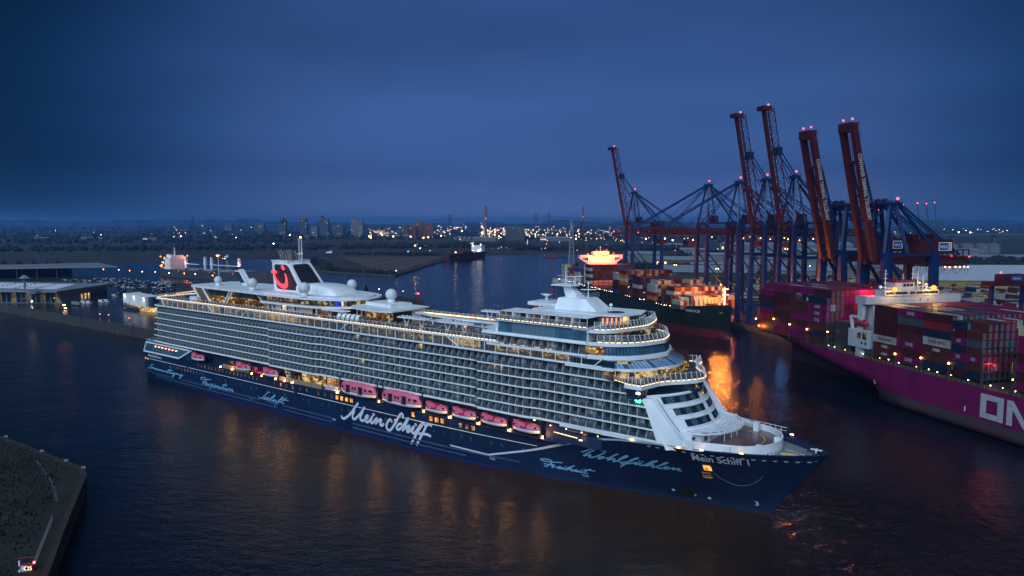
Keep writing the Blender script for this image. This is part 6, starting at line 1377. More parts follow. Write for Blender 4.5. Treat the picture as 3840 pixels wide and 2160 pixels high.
for i in range(14):
    t = i / 13. * 7; j = min(6, int(t)); f = t - j; a = bw[j]; b = bw[j + 1]; p = (a[0] + (b[0] - a[0]) * f, a[1] + (b[1] - a[1]) * f)
    g = G(); g.hexa([(p[0], p[1] - .15, 19.5), (p[0] + 2, p[1] - .15, 19.5), (p[0] + 2, p[1] + .15, 19.5), (p[0], p[1] + .15, 19.5), (p[0] - 1.1, p[1] - .15, 26), (p[0] - .7, p[1] - .15, 26), (p[0] - .7, p[1] + .15, 26), (p[0] - 1.1, p[1] + .15, 26)]); ob('breakwater_rib', g, M_['bwk'], val)
for i in range(16): s = 278 + R.uniform(0, 12); y = R.uniform(-6, 6); g = G(); g.box(s, s + R.uniform(1, 2.2), y, y + R.uniform(.8, 2), 20.5, 22 + R.uniform(0, .7)); ob('mooring_winch', g, M_['c_brown'], val)
for i in range(58): lamp(val, (4 + i * 4.6 + R.uniform(-1.5, 1.5), -VB / 2 + .5, 18.2 + R.uniform(-.2, .8)), .2, 'whitel' if i % 3 else 'warmb', 0, n='deck_lamp')
for i in range(12): lamp(val, (R.choice((153, 166.8, 193.6, 220)), vrow(0) + R.uniform(1, 9), 19 + R.uniform(0, 7)), .17, 'warmb', 0, n='stack_lamp')
lamp(val, (152.8, -VB / 2 + 3, 26), .25, 'ora', 3500, (1, .5, .15)); lamp(val, (219.8, -VB / 2 + 3, 24), .25, 'redl', 2500, (1, .1, .05)); lamp(val, (193.5, -VB / 2 + 3, 26.5), .25, 'ora', 2500, (1, .5, .15))
g = G(); g.beam((3, -10, 16), (-2, -12, 24), .25); ob('stern_staff', g, M_['white2'], val)
# containers: the 296 nearest singly, the others joined
queue.sort(key=lambda q: q[0])
seen = set()
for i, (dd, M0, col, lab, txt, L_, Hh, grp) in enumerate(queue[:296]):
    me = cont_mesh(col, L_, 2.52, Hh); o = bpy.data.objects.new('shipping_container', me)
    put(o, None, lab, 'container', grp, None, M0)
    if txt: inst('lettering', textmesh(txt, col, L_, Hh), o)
rest = G(); keys = list(COLS); g_ = {}
for dd, M0, col, lab, txt, L_, Hh, grp in queue[296:]:
    k = 'magenta' if 'magenta' in grp else 'green'; gg = g_.setdefault(k, G()); x = L_ / 2; n = len(gg.v)
    gg.v += [tuple(M0 @ Vector(p)) for p in ((-x, -1.26, 0), (x, -1.26, 0), (x, 1.26, 0), (-x, 1.26, 0), (-x, -1.26, Hh), (x, -1.26, Hh), (x, 1.26, Hh), (-x, 1.26, Hh))]
    for q in ((0, 3, 2, 1), (4, 5, 6, 7), (0, 1, 5, 4), (1, 2, 6, 5), (2, 3, 7, 6), (3, 0, 4, 7)): gg.f.append(tuple(n + i for i in q)); gg.m.append(keys.index(col))
for k, gg in g_.items(): ob('container_stacks', gg, [M_['c_' + c] for c in keys], kind='stuff')
# ---------------------------------------------------------------- ship-to-shore cranes; frame: x landward, y away from viewer
M_['cred'] = mat('crane_red', (.055, .006, .010), .5, var=.25, scale=.5); M_['cblue'] = mat('crane_blue', (.002, .022, .095), .45, var=.25, scale=.4)
M_['avia'] = glow('aviation_light', (1, .05, .09), 7)
CA = math.atan2(vy, vx)
def bars(name, lst, m, r):
    for b in lst: g = G(); g.beam(*b); ob(name, g, M_[m], r)
def lattice(g, p, q, w, h, n, mi=0, t=.45, up=(0, 0, 1)):
    p = Vector(p); q = Vector(q); d = (q - p).normalized(); a = Vector((0, 1, 0)); b = a.cross(d)
    c = [a * sx * w / 2 + b * sy * h / 2 for sx, sy in ((-1, -1), (1, -1), (1, 1), (-1, 1))]
    for o in c: g.beam(p + o, q + o, t, t, mi)
    for i in range(n):
        u0, u1 = p + (q - p) * i / n, p + (q - p) * (i + 1) / n
        for k in range(4):
            k2 = (k + 1) % 4
            if k in (1, 3): (g.beam(u0 + c[k], u1 + c[k2], .24, .24, mi) if i % 2 else g.beam(u0 + c[k2], u1 + c[k], .24, .24, mi))
            else: g.beam(u0 + c[k], u0 + c[k2], .22, .22, mi)
            if k in (0, 2): g.beam(u0 + c[k], u1 + c[k2], .18, .18, mi)
def crane_a(u, raised, lab, gr='ship-to-shore cranes along the quay'):
    p = UW(u, 285.5, 5.2); M0 = frame(p.x, p.y, 5.2, CA); r = root('gantry_crane', M0, lab, 'crane', gr)
    K = 1.033; G0, AP = 68.5, 101.5
    for x in (0, 31):
        for y in (-9, 9):
            g = G(); g.hexa([(x - 1.5, y - 1.3, 1.5), (x + 1.5, y - 1.3, 1.5), (x + 1.5, y + 1.3, 1.5), (x - 1.5, y + 1.3, 1.5), (x - 1.2 - .0, y * .8 - 1.1, G0 + 2), (x + 1.2, y * .8 - 1.1, G0 + 2), (x + 1.2, y * .8 + 1.1, G0 + 2), (x - 1.2, y * .8 + 1.1, G0 + 2)]); ob('leg', g, M_['cblue'], r)
            g = G(); g.box(x - 1.2, x + 1.2, y - 4, y + 4, 0, 1.5); ob('bogie', g, M_['cred'], r)
    for x in (0, 31): bars('portal_beam', [((x, -8.6, 14), (x, 8.6, 14), 1.2, 1.8), ((x, -7.4, G0 + 2), (x, 7.4, G0 + 2), 1.8, 2.4), ((x, -8, 48), (x, 8, 48), .7, 1.0)], 'cblue', r)
    for y in (-8, 8):
        bars('side_beam', [((0, y, 49), (31, y, 49), .9, .9), ((0, y, 14), (31, y, 14), 1.2, 1.4), ((-1, y * .85, G0 + 3), (34, y * .85, G0 + 3), 1.1, 1.5)], 'cblue', r)
        bars('diagonal_brace', [((1, y, 48), (30, y, 15), .85), ((30, y, 50), (1, y * .9, G0), .7)], 'cblue', r)
    for y in (-3, 3): g = G(); lattice(g, (-3, y, G0 - 3), (62, y, G0 - 3), 1.6, 4.0, 20, 0, .5); ob('girder', g, M_['cred'], r)
    g = G(); g.beam((-3, 0, G0 - 5.4), (62, 0, G0 - 5.4), 7, .3)
    for i in range(14): g.beam((2 + i * 4, -3.5, G0 - 6), (2 + i * 4, -3.5, G0 - 9.5 - (i % 3)), .15)
    ob('cable_festoon', g, M_['cred'], r)
    g = G(); g.box(24, 36, -4, 4, G0 - 1, G0 + 4.6); ob('machinery_house', g, M_['cred'], r); g = G(); g.box(8, 12.4, -2.5, 2.5, G0 + 3, G0 + 9); ob('hoist_box', g, M_['cred'], r)
    g = G(); g.box(-1.5, 3, -3.6, 3.6, G0 - 13, G0 - 9.5) if raised else g.box(-38, -32, -3.6, 3.6, G0 - 13, G0 - 9.5); ob('trolley_cab', g, M_['cred'], r)
    for y in (-1, 1):
        bars('apex_leg', [((-.5, y * 7, G0 + 2), (4, y * 1.6, AP), 1.1), ((9, y * 6, G0 + 3), (4.6, y * 1.6, AP), .9)], 'cblue', r)
        bars('back_stay', [((4.6, y * 1.4, AP), (32, y * 6, G0 + 3), .85), ((4.8, y * 1.2, AP), (58, y * 3, G0 - .5), .6), ((6, y * 1.2, AP - 2), (30, y * 4, G0 + 8), .5)], 'cblue', r)
    g = G(); g.box(1.8, 7, -2.5, 2.5, AP - 1.5, AP + .6)
    for z in (AP + 1.2, AP + 1.8): g.beam((1.5, -2.8, z), (8.5, -2.8, z), .12); g.beam((1.5, 2.8, z), (8.5, 2.8, z), .12)
    g.beam((8, 0, AP - 5), (9.5, 0, AP - 20), .35); g.beam((9.5, 0, AP - 20), (6, 0, AP - 28), .35)
    for k in range(7): g.beam((5, -1.5, AP - 4 - k * 4), (10, -1.5, AP - 6 - k * 4), .3)
    ob('apex_platform', g, M_['cblue'], r)
    if raised:
        a = math.radians(101.5); L_ = 76; f = Vector((-3.5, 0, G0)); e = f + Vector((math.cos(a), 0, math.sin(a))) * L_; n = Vector((math.sin(a), 0, -math.cos(a)))
        g = G(); lattice(g, f + n * 1.5, e + n * 1.5, 6, 4.6, 19, 0, .42); g.beam(f - n * 1.2, e - n * 1.2, 1.5, 1.7); g.box(e.x - 4, e.x + 2, -3.6, 3.6, e.z - 1, e.z + 1.6); g.beam(e + Vector((0, 0, 1)), e + Vector((6, 0, -1.5)), .4); ob('boom', g, M_['cred'], r)
        m1 = f + (e - f) * .66 + n * 4.2; kn = Vector((4.5, 0, m1.z - 19)); g = G()
        for y in (-2.2, 2.2):
            g.beam(m1 + Vector((0, y, 0)), kn + Vector((1.5, y * .5, 0)), .5); g.beam(m1 + Vector((0, y, -3)), kn + Vector((-4, y * .5, -3)), .35); g.beam(kn + Vector((1.5, y * .5, 0)), (4.6, y * .5, AP), .55); g.beam(kn + Vector((-2.0, y * .4, -2)), (1.5, y * .4, AP - 18), .4); g.beam(kn + Vector((-7, y, 1)), kn + Vector((1, y * .5, 0)), .35)
            g.beam(kn + Vector((-8, y, -10)), kn + Vector((1, y * .5, -1)), .3)
        g.box(m1.x - 1.5, m1.x + 1.8, -3, 3, m1.z - 4, m1.z + 1); ob('boom_stay', g, M_['cblue'], r)
        for y in (-2,): g = G(); g.ball((e.x + .5, y, e.z + 2.4), .55, 8, 6); ob('aviation_lamp', g, M_['avia'], r)
    else:
        g = G(); 
        for y in (-3, 3): lattice(g, (-4, y, G0 - 3), (-72, y, G0 - 3), 1.6, 4.2, 22, 0, .45)
        ob('boom', g, M_['cred'], r); g = G(); g.beam((-4, 0, G0 - 5.4), (-73, 0, G0 - 5.4), 6.5, .3); g.box(-75, -71, -4, 4, G0 - 6, G0 - 4); ob('boom_walkway', g, M_['cred'], r)
        g = G()
        for y in (-1, 1): g.beam((3.5, y * 1.4, AP), (-58, y * 3, G0 - .5), .75); g.beam((3.5, y * 1.2, AP - .8), (-28, y * 3, G0 - .5), .5); g.beam((3.3, y * 1.2, AP - 1), (-40, y * 3, G0 - .8), .22)
        ob('boom_stay', g, M_['cblue'], r)
        for x in (-30, -22): g = G(); g.beam((x, 0, G0 - 1), (x + 4, 0, G0 + 7), .25); g.beam((x + 7, 0, G0 - 1), (x + 4, 0, G0 + 7), .25); ob('service_jib', g, M_['cred'], r)
        for x in (-34, -50): g = G(); g.ball((x, -3.4, G0 - 9), .4, 8, 6); ob('work_light', g, M_['whitel'], r)
        g = G(); g.ball((-75, 0, G0 - 3.6), .4, 8, 6); ob('aviation_lamp', g, M_['avia'], r)
    g = G(); g.ball((4.5, -1, AP + 3), .6, 8, 6); ob('aviation_lamp', g, M_['avia'], r)
    for x in (6, 20, 40): g = G(); g.ball((x, -4.6, G0 - 8), .3, 8, 6); ob('work_light', g, M_['warmb'], r)
    return r
def crane_b(u, lab):
    p = UW(u, 285.5, 5.2); M0 = frame(p.x, p.y, 5.2, CA); r = root('gantry_crane', M0, lab, 'crane', 'ship-to-shore cranes along the quay')
    G0, AP = 54.5, 83.0
    for x in (0, 31):
        for y in (-10, 10):
            g = G(); g.hexa([(x - 2, y - 1.6, 1.5), (x + 2, y - 1.6, 1.5), (x + 2, y + 1.6, 1.5), (x - 2, y + 1.6, 1.5), (x - 2.2, y * .85 - 1.5, G0 + 1), (x + 2.2, y * .85 - 1.5, G0 + 1), (x + 2.2, y * .85 + 1.5, G0 + 1), (x - 2.2, y * .85 + 1.5, G0 + 1)]); ob('leg', g, M_['cblue'], r)
            g = G(); g.box(x - 1.5, x + 1.5, y - 5, y + 5, 0, 1.6); ob('bogie', g, M_['cred'], r)
    for x in (0, 31): bars('portal_beam', [((x, -9, 13), (x, 9, 13), 1.8, 2.4), ((x, -8.5, G0), (x, 8.5, G0), 3.6, 3.2)], 'cblue', r)
    for y in (-8.8, 8.8):
        bars('side_beam', [((0, y, G0), (31, y, G0), 1.1, 1.2), ((0, y, 14), (31, y, 14), 1.6, 2)], 'cblue', r); g = G(); g.beam((2, y, G0 - 2), (29, y, 16), 1.3); ob('diagonal_brace', g, M_['cblue'], r)
    for y in (-3.6, 3.6): g = G(); g.beam((-3, y, G0 - 3.2), (58, y, G0 - 3.2), 1.6, 4.2); ob('girder', g, M_['cred'], r)
    g = G(); g.beam((30, 0, G0 - 6.5), (58, 0, G0 - 6.5), 9, .5)
    for i in range(28): g.beam((4 + i * 2, -4.8, G0 - 5.4), (4 + i * 2, -4.8, G0 - 9 - (i % 4) * .6), .16)
    for i in range(8):
        for k in range(8):
            t0, t1 = k / 8, (k + 1) / 8; g.beam((6 + i * 6 + t0 * 6, -4.6, G0 - 7 - 4 * math.sin(t0 * math.pi)), (6 + i * 6 + t1 * 6, -4.6, G0 - 7 - 4 * math.sin(t1 * math.pi)), .12)
    ob('cable_festoon', g, M_['cred'], r)
    g = G(); g.box(24, 46, -6, 6, G0 + .2, G0 + 8.2); ob('machinery_house', g, M_['cred'], r)
    for x in (22, 32): g = G(); g.box(x, x + 4.5, -2.5, 2.5, G0 + 8.2, G0 + 11); ob('roof_box', g, M_['cred'], r)
    g = G(); g.box(36.4, 45.0, -6.16, -6.02, G0 + 2.0, G0 + 6.6); sb = ob('sign_board', g, M_['letter'], r)
    g = G(); g.box(36.8, 42.2, -6.22, -6.17, G0 + 2.4, G0 + 6.2); ob('sign_panel', g, mat('sign_blue', (.01, .03, .14), .4), sb)
    for x in (42.6, 43.6): g = G(); g.box(x, x + .4, -6.22, -6.17, G0 + 2.4, G0 + 6.2); ob('sign_bar', g, M_['cred'], sb)
    g = G(); text(g, 'HHLA', lambda a, b: (37.3 + a * 4.4, -6.24, G0 + 3.3 + b * 2)); ob('sign_lettering', g, M_['letter'], sb)
    g = G(); g.beam((46, -5, G0 - 2), (59, -5, G0 - 2), .4); 
    for x in (50, 54, 58): g.beam((x, -5, G0 - 1), (x, -5, G0 + 2.5), .5); g.beam((x, 5, G0 - 1), (x, 5, G0 + 2.5), .5)
    g.beam((50, -5, G0 + 2.5), (58, -5, G0 + 2.5), .5); ob('rear_gantry', g, M_['cred'], r)
    for x, z, m_ in ((46, -1, 'redl'), (58, -1.5, 'avia'), (42, -7, 'warmb'), (45, -7.2, 'warmb'), (49, -7, 'warmb'), (52, -7.2, 'warmb'), (55, -7, 'warmb'), (57.5, -7.2, 'warmb')): g = G(); g.ball((x, -5.4, G0 + z), .35, 8, 6); ob('work_light', g, M_[m_], r)
    for y in (-1, 1):
        bars('apex_leg', [((-.5, y * 8, G0 + 1), (4, y * 5, AP), 1.5, 2), ((14, y * 8, G0 + 1), (7, y * 5, AP), 1.4, 1.8), ((4, y * 5, G0 + 1), (5, y * 5, AP), 1.1)], 'cblue', r)
        bars('back_stay', [((8, y * 5, AP), (34, y * 6, G0 + 2), 1.3), ((9, y * 5, AP), (53, y * 4, G0 - .5), .8), ((11, y * 5, AP - 3), (50, y * 4, G0 - .3), .5)], 'cblue', r)
    g = G(); g.box(-4, 11, -6.5, 6.5, AP - 1.4, AP - .4); g.box(1, 9, -6, 6, AP - 3.5, AP - 1.4)
    for x in (-4, 11): g.beam((x, -6.5, AP + .8), (x, 6.5, AP + .8), .12)
    for y in (-6.5, 6.5):
        g.beam((-4, y, AP + .8), (11, y, AP + .8), .12)
        for i in range(8): g.beam((-4 + i * 2.1, y, AP - .4), (-4 + i * 2.1, y, AP + .8), .1)
    for y in (-2.5, 2.5): g.tube((3, y - 1, AP + .4), (3, y + 1, AP + .4), 1.4, k=10)
    ob('apex_platform', g, M_['cblue'], r)
    a = math.radians(103.2); L_ = 74; f = Vector((-3.5, 0, G0 - 3)); e = f + Vector((math.cos(a), 0, math.sin(a))) * L_; n = Vector((math.sin(a), 0, -math.cos(a)))
    for y in (-4.2, 4.2):
        g = G(); g.beam(f + Vector((0, y, 0)), e + Vector((0, y, 0)), 2.5, 3.3); bm = ob('boom_girder', g, M_['cred'], r)
        if y < 0:
            g = G(); b0 = f + (e - f) * .30; b1 = f + (e - f) * .78; d_ = (b1 - b0); hgt = 2.3
            text(g, 'CONTAINER TERMINAL TOLLERORT', lambda u_, v_: b1 - d_ * u_ + n * (v_ - .5) * hgt + Vector((0, y - 1.3, 0))); ob('boom_lettering', g, M_['tw'], bm)
    g = G(); g.beam(e - (e - f).normalized() * 2 + Vector((0, -4.6, 0)), e - (e - f).normalized() * 2 + Vector((0, 4.6, 0)), 5, 4.6)
    for t in (.72, .48, .3, .12): q = f + (e - f) * t; g.beam(q + Vector((0, -4, 0)), q + Vector((0, 4, 0)), 1.2, 1.6)
    for t in range(40): q = f + (e - f) * (.05 + t * .022); g.beam(q + Vector((0, -1.2, 0)) + n, q + Vector((0, 1.2, 0)) + n, .14)
    g.beam(f + Vector((0, -1.2, 0)) + n, e + Vector((0, -1.2, 0)) + n, .2); g.beam(f + Vector((0, 1.2, 0)) + n, e + Vector((0, 1.2, 0)) + n, .2)
    for t in (.88, .95, 1.0): q = e - (e - f).normalized() * (1 - t) * 60; g.beam(q + n * 2 + Vector((0, -4.4, 0)), q + n * 3.6 + Vector((0, -4.4, 0)), .12); 
    g.beam(e + n * 3.6 + Vector((0, -4.4, 0)), e - (e - f).normalized() * 8 + n * 3.6 + Vector((0, -4.4, 0)), .12); ob('boom_crosspiece', g, M_['cred'], r)
    g = G()
    for y in (-3, -1, 1, 3): g.beam(e - (e - f).normalized() * 20 + n * 2.2 + Vector((0, y, 0)), (4, y * 1.2, AP), .16)
    ob('hoist_cable', g, M_['grey'], r)
    g = G()
    for y in (-4.2, 4.2): q = f + (e - f) * .72 + n * 2.4; g.beam(q + Vector((0, y, 0)), f + (e - f) * .30 + n * 5 + Vector((0, y, 0)), .8); g.beam(f + (e - f) * .30 + n * 5 + Vector((0, y, 0)), (5, y, AP), .7)
    g.beam(f + (e - f) * .42 + n * 2, f + (e - f) * .44 + n * 8, .5); ob('folded_stay', g, M_['cblue'], r)
    for y in (-3.4, 3.4): g = G(); g.ball((e.x, y, e.z + 2.2), .5, 8, 6); ob('aviation_lamp', g, M_['avia'], r)
    g = G(); g.ball((8, -6, AP + 1.6), .7, 8, 6); ob('aviation_lamp', g, M_['avia'], r)
    return r
KU = 1.033
crane_a(-630.5 * KU, True, 'farthest quay crane, raised lattice boom, left of the others')
crane_a(-493.4 * KU, False, 'quay crane with lowered red lattice boom, the left one of the lowered pair')
crane_a(-450.4 * KU, False, 'quay crane with lowered red lattice boom, the right one of the lowered pair')
crane_a(-418.8 * KU, True, 'quay crane with raised lattice boom just right of the lowered pair')
crane_a(-388.5 * KU, True, 'tallest looking quay crane with raised lattice boom, next to the solid boom cranes')
crane_b(-346.2 * KU, 'quay crane with raised solid red boom and white lettering, left one of two')
crane_b(-314.3 * KU, 'rightmost quay crane with raised solid red boom and blue sign on its house')
# coloured work light on the crane legs
for (u, v, z, e_, c_) in ((-520, 300, 12, 30000, (1, .35, .12)), (-440, 322, 10, 2500, (.1, .4, 1)), (-470, 296, 10, 12000, (1, .2, .12))):
    l = bpy.data.lights.new('yard_flood', 'POINT'); l.energy = e_; l.color = c_; l.shadow_soft_size = 1.5
    o = bpy.data.objects.new('yard_flood', l); C.objects.link(o); o.location = UW(u * KU, v, z)
# rightmost dark crane house with small blue sign at the picture edge
p = atd(3760, 1045, 330); cr = root('crane_cabin', frame(p.x, p.y, p.z, CA), 'dark crane house with small blue sign and red lamps at the right picture edge', 'crane cabin')
g = G(); g.box(-9, 14, -3, 3, -3.2, -1.4); g.box(-2, 12, -2.5, 2.5, -1.4, 2.0); ob('cabin_body', g, M_['cred'], cr)
g = G(); g.box(2, 9, -2.66, -2.52, -.9, 1.5); sb = ob('sign_board', g, mat('sign_blue2', (.02, .06, .2), .4), cr); g = G(); text(g, 'HHLA', lambda a, b: (3 + a * 4.6, -2.7, -.3 + b * 1.1)); ob('sign_lettering', g, M_['tw'], sb)
g = G(); g.beam((-6, 0, -3), (-6, 0, -38), 1.4); g.beam((12, 0, -3), (12, 0, -38), 1.4); ob('leg', g, M_['cblue'], cr)
for x in (-4, 10): g = G(); g.ball((x, -2.4, 3.1), .35, 8, 6); ob('aviation_lamp', g, M_['avia'], cr)
# ---------------------------------------------------------------- left: terminal pier with its buildings and cars
def T(n, p, rz, lab, cat, grp=None): return root(n, frame(p[0], p[1], p[2], rz), lab, cat, grp)
AX = math.radians(-36)            # along the quay
def L2(p): return Vector((p[0], p[1], 0))
M_['metal'] = mat('grey_cladding', (.20, .21, .24), .5, var=.12, scale=.2, streak=True); M_['roofg'] = mat('grey_metal_roof', (.20, .23, .28), .45, var=.2, scale=.08)
M_['strip'] = mat('pale_roof_light', (.55, .55, .62), .3, var=.1)
# terminal hall with slanted end: near corner, runs left
c0 = at(238, 1138, 6.5); c1 = at(402, 1112, 6.5)
ang = math.atan2(c1.y - c0.y, c1.x - c0.x)
th = T('terminal_building', c0, ang, 'long grey terminal hall with slanted end wall and stripes of roof lights', 'building')
W_ = (c1 - c0).length
g = G(); LB = 210
# local x = across the end wall, y = back (toward left of picture)
g.prism([(0, 0), (W_, 0), (W_, LB), (0, LB)], 0, 10.5); ob('wall', g, M_['metal'], th)
g = G(); g.hexa([(-9, -1, 10.5), (W_ + 5, -3, 10.5), (W_ + 12, LB, 10.5), (-9, LB, 10.5), (-9, -1, 11.5), (W_ + 5, -3, 12.3), (W_ + 12, LB, 13.5), (-9, LB, 13.2)]); rf_ = ob('roof', g, M_['roofg'], th)
g = G(); g.hexa([(-1, -.5, 0), (7, -.5, 0), (7, .2, 0), (-1, .2, 0), (-8, -.5, 10.4), (7, -.5, 10.4), (7, .2, 10.4), (-8, .2, 10.4)]); ob('slanted_fin', g, M_['metal'], th)
for i in range(6):
    for j in range(4): g = G(); g.box(4 + i * (W_ - 10) / 6, 4.9 + i * (W_ - 10) / 6, 8 + j * 20 + i * 3, 26 + j * 20 + i * 3, 12.0 + .012 * (8 + j * 20), 12.9 + .012 * (8 + j * 20)); ob('skylight', g, M_['strip'], rf_)
for i in range(8): g = G(); g.box(W_ * .38 + i * 4.6, W_ * .38 + 1.9 + i * 4.6, -.62, -.52, .8, 6.2); ob('window', g, M_['roomb'] if i < 3 else M_['black'], th)
for i in range(42):
    g = G(); g.box(-.12, -.02, 3 + i * 4.6, 6.6 + i * 4.6, .6, 9.4); ob('window', g, M_['dglass'] if i % 3 else M_['dimwin'], th)
# open shed behind with flat roof on posts
s0 = at(0, 1045, 6.5); s1 = at(432, 1036, 6.5)
sa = math.atan2(s1.y - s0.y, s1.x - s0.x); sh = T('open_shed', s0, sa, 'open shed with very long flat grey roof on dark posts behind the terminal hall', 'building'); SL = (s1 - s0).length
g = G(); g.hexa([(-160, -2, 12), (SL + 4, -2, 12), (SL - 40, 95, 12), (-160, 60, 12), (-160, -2, 12.9), (SL + 4, -2, 12.9), (SL - 40, 95, 13.6), (-160, 60, 13.6)]); ob('roof', g, M_['roofg'], sh)
for i in range(13): g = G(); g.beam((SL - 1 - i * 22, 0, 0), (SL - 1 - i * 22, 0, 12), .9); ob('post', g, M_['dgrey'], sh)
g = G(); g.box(-150, SL - 60, 40, 42, 0, 11.9); ob('rear_wall', g, M_['wall'], sh)
# passenger gantry on the quay (white lattice)
pg = T('passenger_gantry', at(95, 1139, 6.5), math.atan2(P1.y - P0.y, P1.x - P0.x), 'pale lattice passenger boarding gantry standing on the quay edge', 'boarding gantry')
g = G()
for x in (-13, 13):
    for y in (0, 9): g.beam((x, y, 0), (x, y, 13), .8)
    g.beam((x, 0, 9.5), (x, 9, 9.5), .6)
for y in (0, 9): g.beam((-18, y, 10), (20, y, 10), .7, 1); g.beam((-18, y, 12.5), (20, y, 12.5), .5); g.beam((-13, y, 0), (13, y, 10), .4); g.beam((13, y, 5), (-13, y, 9.6), .4); g.beam((-13, y, 4.5), (13, y, 4.5), .5)
for i in range(9): g.beam((-18 + i * 4.6, 0, 10), (-15.7 + i * 4.6, 0, 12.5), .3); g.beam((-15.7 + i * 4.6, 0, 12.5), (-13.4 + i * 4.6, 0, 10), .3)
g.beam((-10, 4, 12.5), (-10, 4, 22), 1.4); g.box(-18, 18, 2, 7, 10.2, 12.3); ob('lattice_frame', g, M_['metal'], pg)
g = G(); g.hexa([(-14.5, 1, 21.5), (-6, 1, 21.5), (-6, 7, 21.5), (-14.5, 7, 21.5), (-11, 3.5, 24.5), (-9.5, 3.5, 24.5), (-9.5, 4.5, 24.5), (-11, 4.5, 24.5)]); ob('tower_roof', g, M_['roofg'], pg)
g = G(); g.ball((16, -.6, 3.2), .55, 8, 6); ob('flood_lamp', g, M_['whitel'], pg)
# small lit cabin (two-storey)
ca, cb = at(463, 1153, 6.5), at(548, 1172, 6.5)
cn = T('gate_building', ca, math.atan2(cb.y - ca.y, cb.x - ca.x), 'small two storey white building with three wall lamps and a lit ground floor', 'building'); CL = (cb - ca).length
g = G(); g.box(0, CL, 0, 12, 4.4, 12.0); ob('upper_storey', g, M_['white2'], cn); g = G(); g.box(CL, CL + 9, 2, 12, 4.4, 12.0); ob('dark_annex', g, M_['navy2'], cn)
g = G(); g.box(2, CL - 1, 2.4, 10, 0, 4.4); ob('ground_floor', g, M_['roomb'], cn)
for i in range(8): g = G(); g.beam((1 + i * CL / 8, .5, 0), (1 + i * CL / 8, .5, 4.4), .5); ob('column', g, M_['white2'], cn)
g = G(); g.beam((CL * .7, -1.5, 0), (CL * .95, -1.5, 4.6), .8, .3); ob('outside_stair', g, M_['dgrey'], cn)
for i in range(3):
    x = 4 + i * (CL - 8) / 2; g = G(); g.box(x - .4, x + .4, -.5, -.05, 10.9, 11.3); ob('wall_lamp', g, M_['warmb'], cn)
    l = bpy.data.lights.new('wall_lamp', 'SPOT'); l.energy = 900; l.color = (1, .75, .35); l.spot_size = 2.2; l.shadow_soft_size = .3; o = bpy.data.objects.new('wall_lamp_light', l); C.objects.link(o); o.parent = cn; o.location = (x, -.9, 11.2)
# cars
def car_mesh(col):
    g = G(); g.hexa([(-2.2, -.88, .28), (2.2, -.88, .28), (2.2, .88, .28), (-2.2, .88, .28), (-2.15, -.84, .92), (2.1, -.84, .82), (2.1, .84, .82), (-2.15, .84, .92)])
    g.hexa([(-1.9, -.8, .9), (1.0, -.8, .86), (1.0, .8, .86), (-1.9, .8, .9), (-1.5, -.62, 1.44), (.3, -.62, 1.44), (.3, .62, 1.44), (-1.5, .62, 1.44)], 1)
    g.box(-1.45, .25, -.6, .6, 1.44, 1.46)
    for x in (-1.35, 1.35):
        for y in (-.88, .7): g.tube((x, y, .32), (x, y + .18, .32), .32, k=8, mi=2)
    return g
carm = {}
for k, c in (('dark blue', (.01, .03, .08)), ('black', (.008, .009, .012)), ('grey', (.09, .10, .12)), ('silver', (.28, .31, .35)), ('white', (.65, .68, .72)), ('dark red', (.10, .012, .012))):
    carm[k] = [car_mesh(k).mesh('parked_car', [mat(k.replace(' ', '_') + '_car_paint', c, .18, .2, var=.05, spec=.8), M_['dglass'], M_['black']]), mat(k.replace(' ', '_') + '_car_paint_far', c, .2, .2, var=.05, spec=.8)]
rr_ = random.Random(21); cars = []
A0 = Vector((-405, 812, 0)); dx_ = Vector((.809, -.588, 0)); dy_ = Vector((.588, .809, 0))
base = Vector((-372, 628, 0))
lot = [at(a, b, 6.5) for a, b in ((226, 1050), (420, 1044), (655, 1062), (660, 1150), (606, 1160), (575, 1140), (560, 1128), (470, 1122), (448, 1100), (452, 1082), (400, 1072))]
def inpoly(x, y, P_):
    c = False
    for i in range(len(P_)):
        a, b = P_[i], P_[i - 1]
        if (a.y > y) != (b.y > y) and x < (b.x - a.x) * (y - a.y) / (b.y - a.y) + a.x: c = not c
    return c
for r in range(-30, 90):
    for k in range(-110, 110):
        if r % 3 == 2: continue
        p = base + dx_ * (k * 2.75 - 60) + dy_ * (r * 5.4 - 28)
        # inside the lot outline: right of the hall, left of the ship, short of the north edge
        X, Y = p.x, p.y
        if not inpoly(X, Y, lot) or rr_.random() < .07: continue
        cars.append((p, rr_.choice(['dark blue'] * 5 + ['black'] * 5 + ['grey'] * 4 + ['silver'] * 2 + ['white'] * 3 + ['dark red']), AX + 1.5708 + (3.14159 if rr_.random() < .3 else 0)))
cars.sort(key=lambda c: c[0].length)
for p, k, a in cars[:290]:
    o = bpy.data.objects.new('parked_car', carm[k][0]); put(o, None, '%s car in the %s rows of the parking lot, %s' % (k, ['nearest', 'near middle', 'middle', 'far middle', 'farthest'][min(4, int((p.y - 600) / 52))], ['toward the hall', 'left of centre', 'right of centre', 'toward the ship'][max(0, min(3, int((p.x + 560) / 75)))]), 'car', 'cars in the parking lot', None, frame(p.x, p.y, 6.5, a))
g = G(); ks = list(carm)
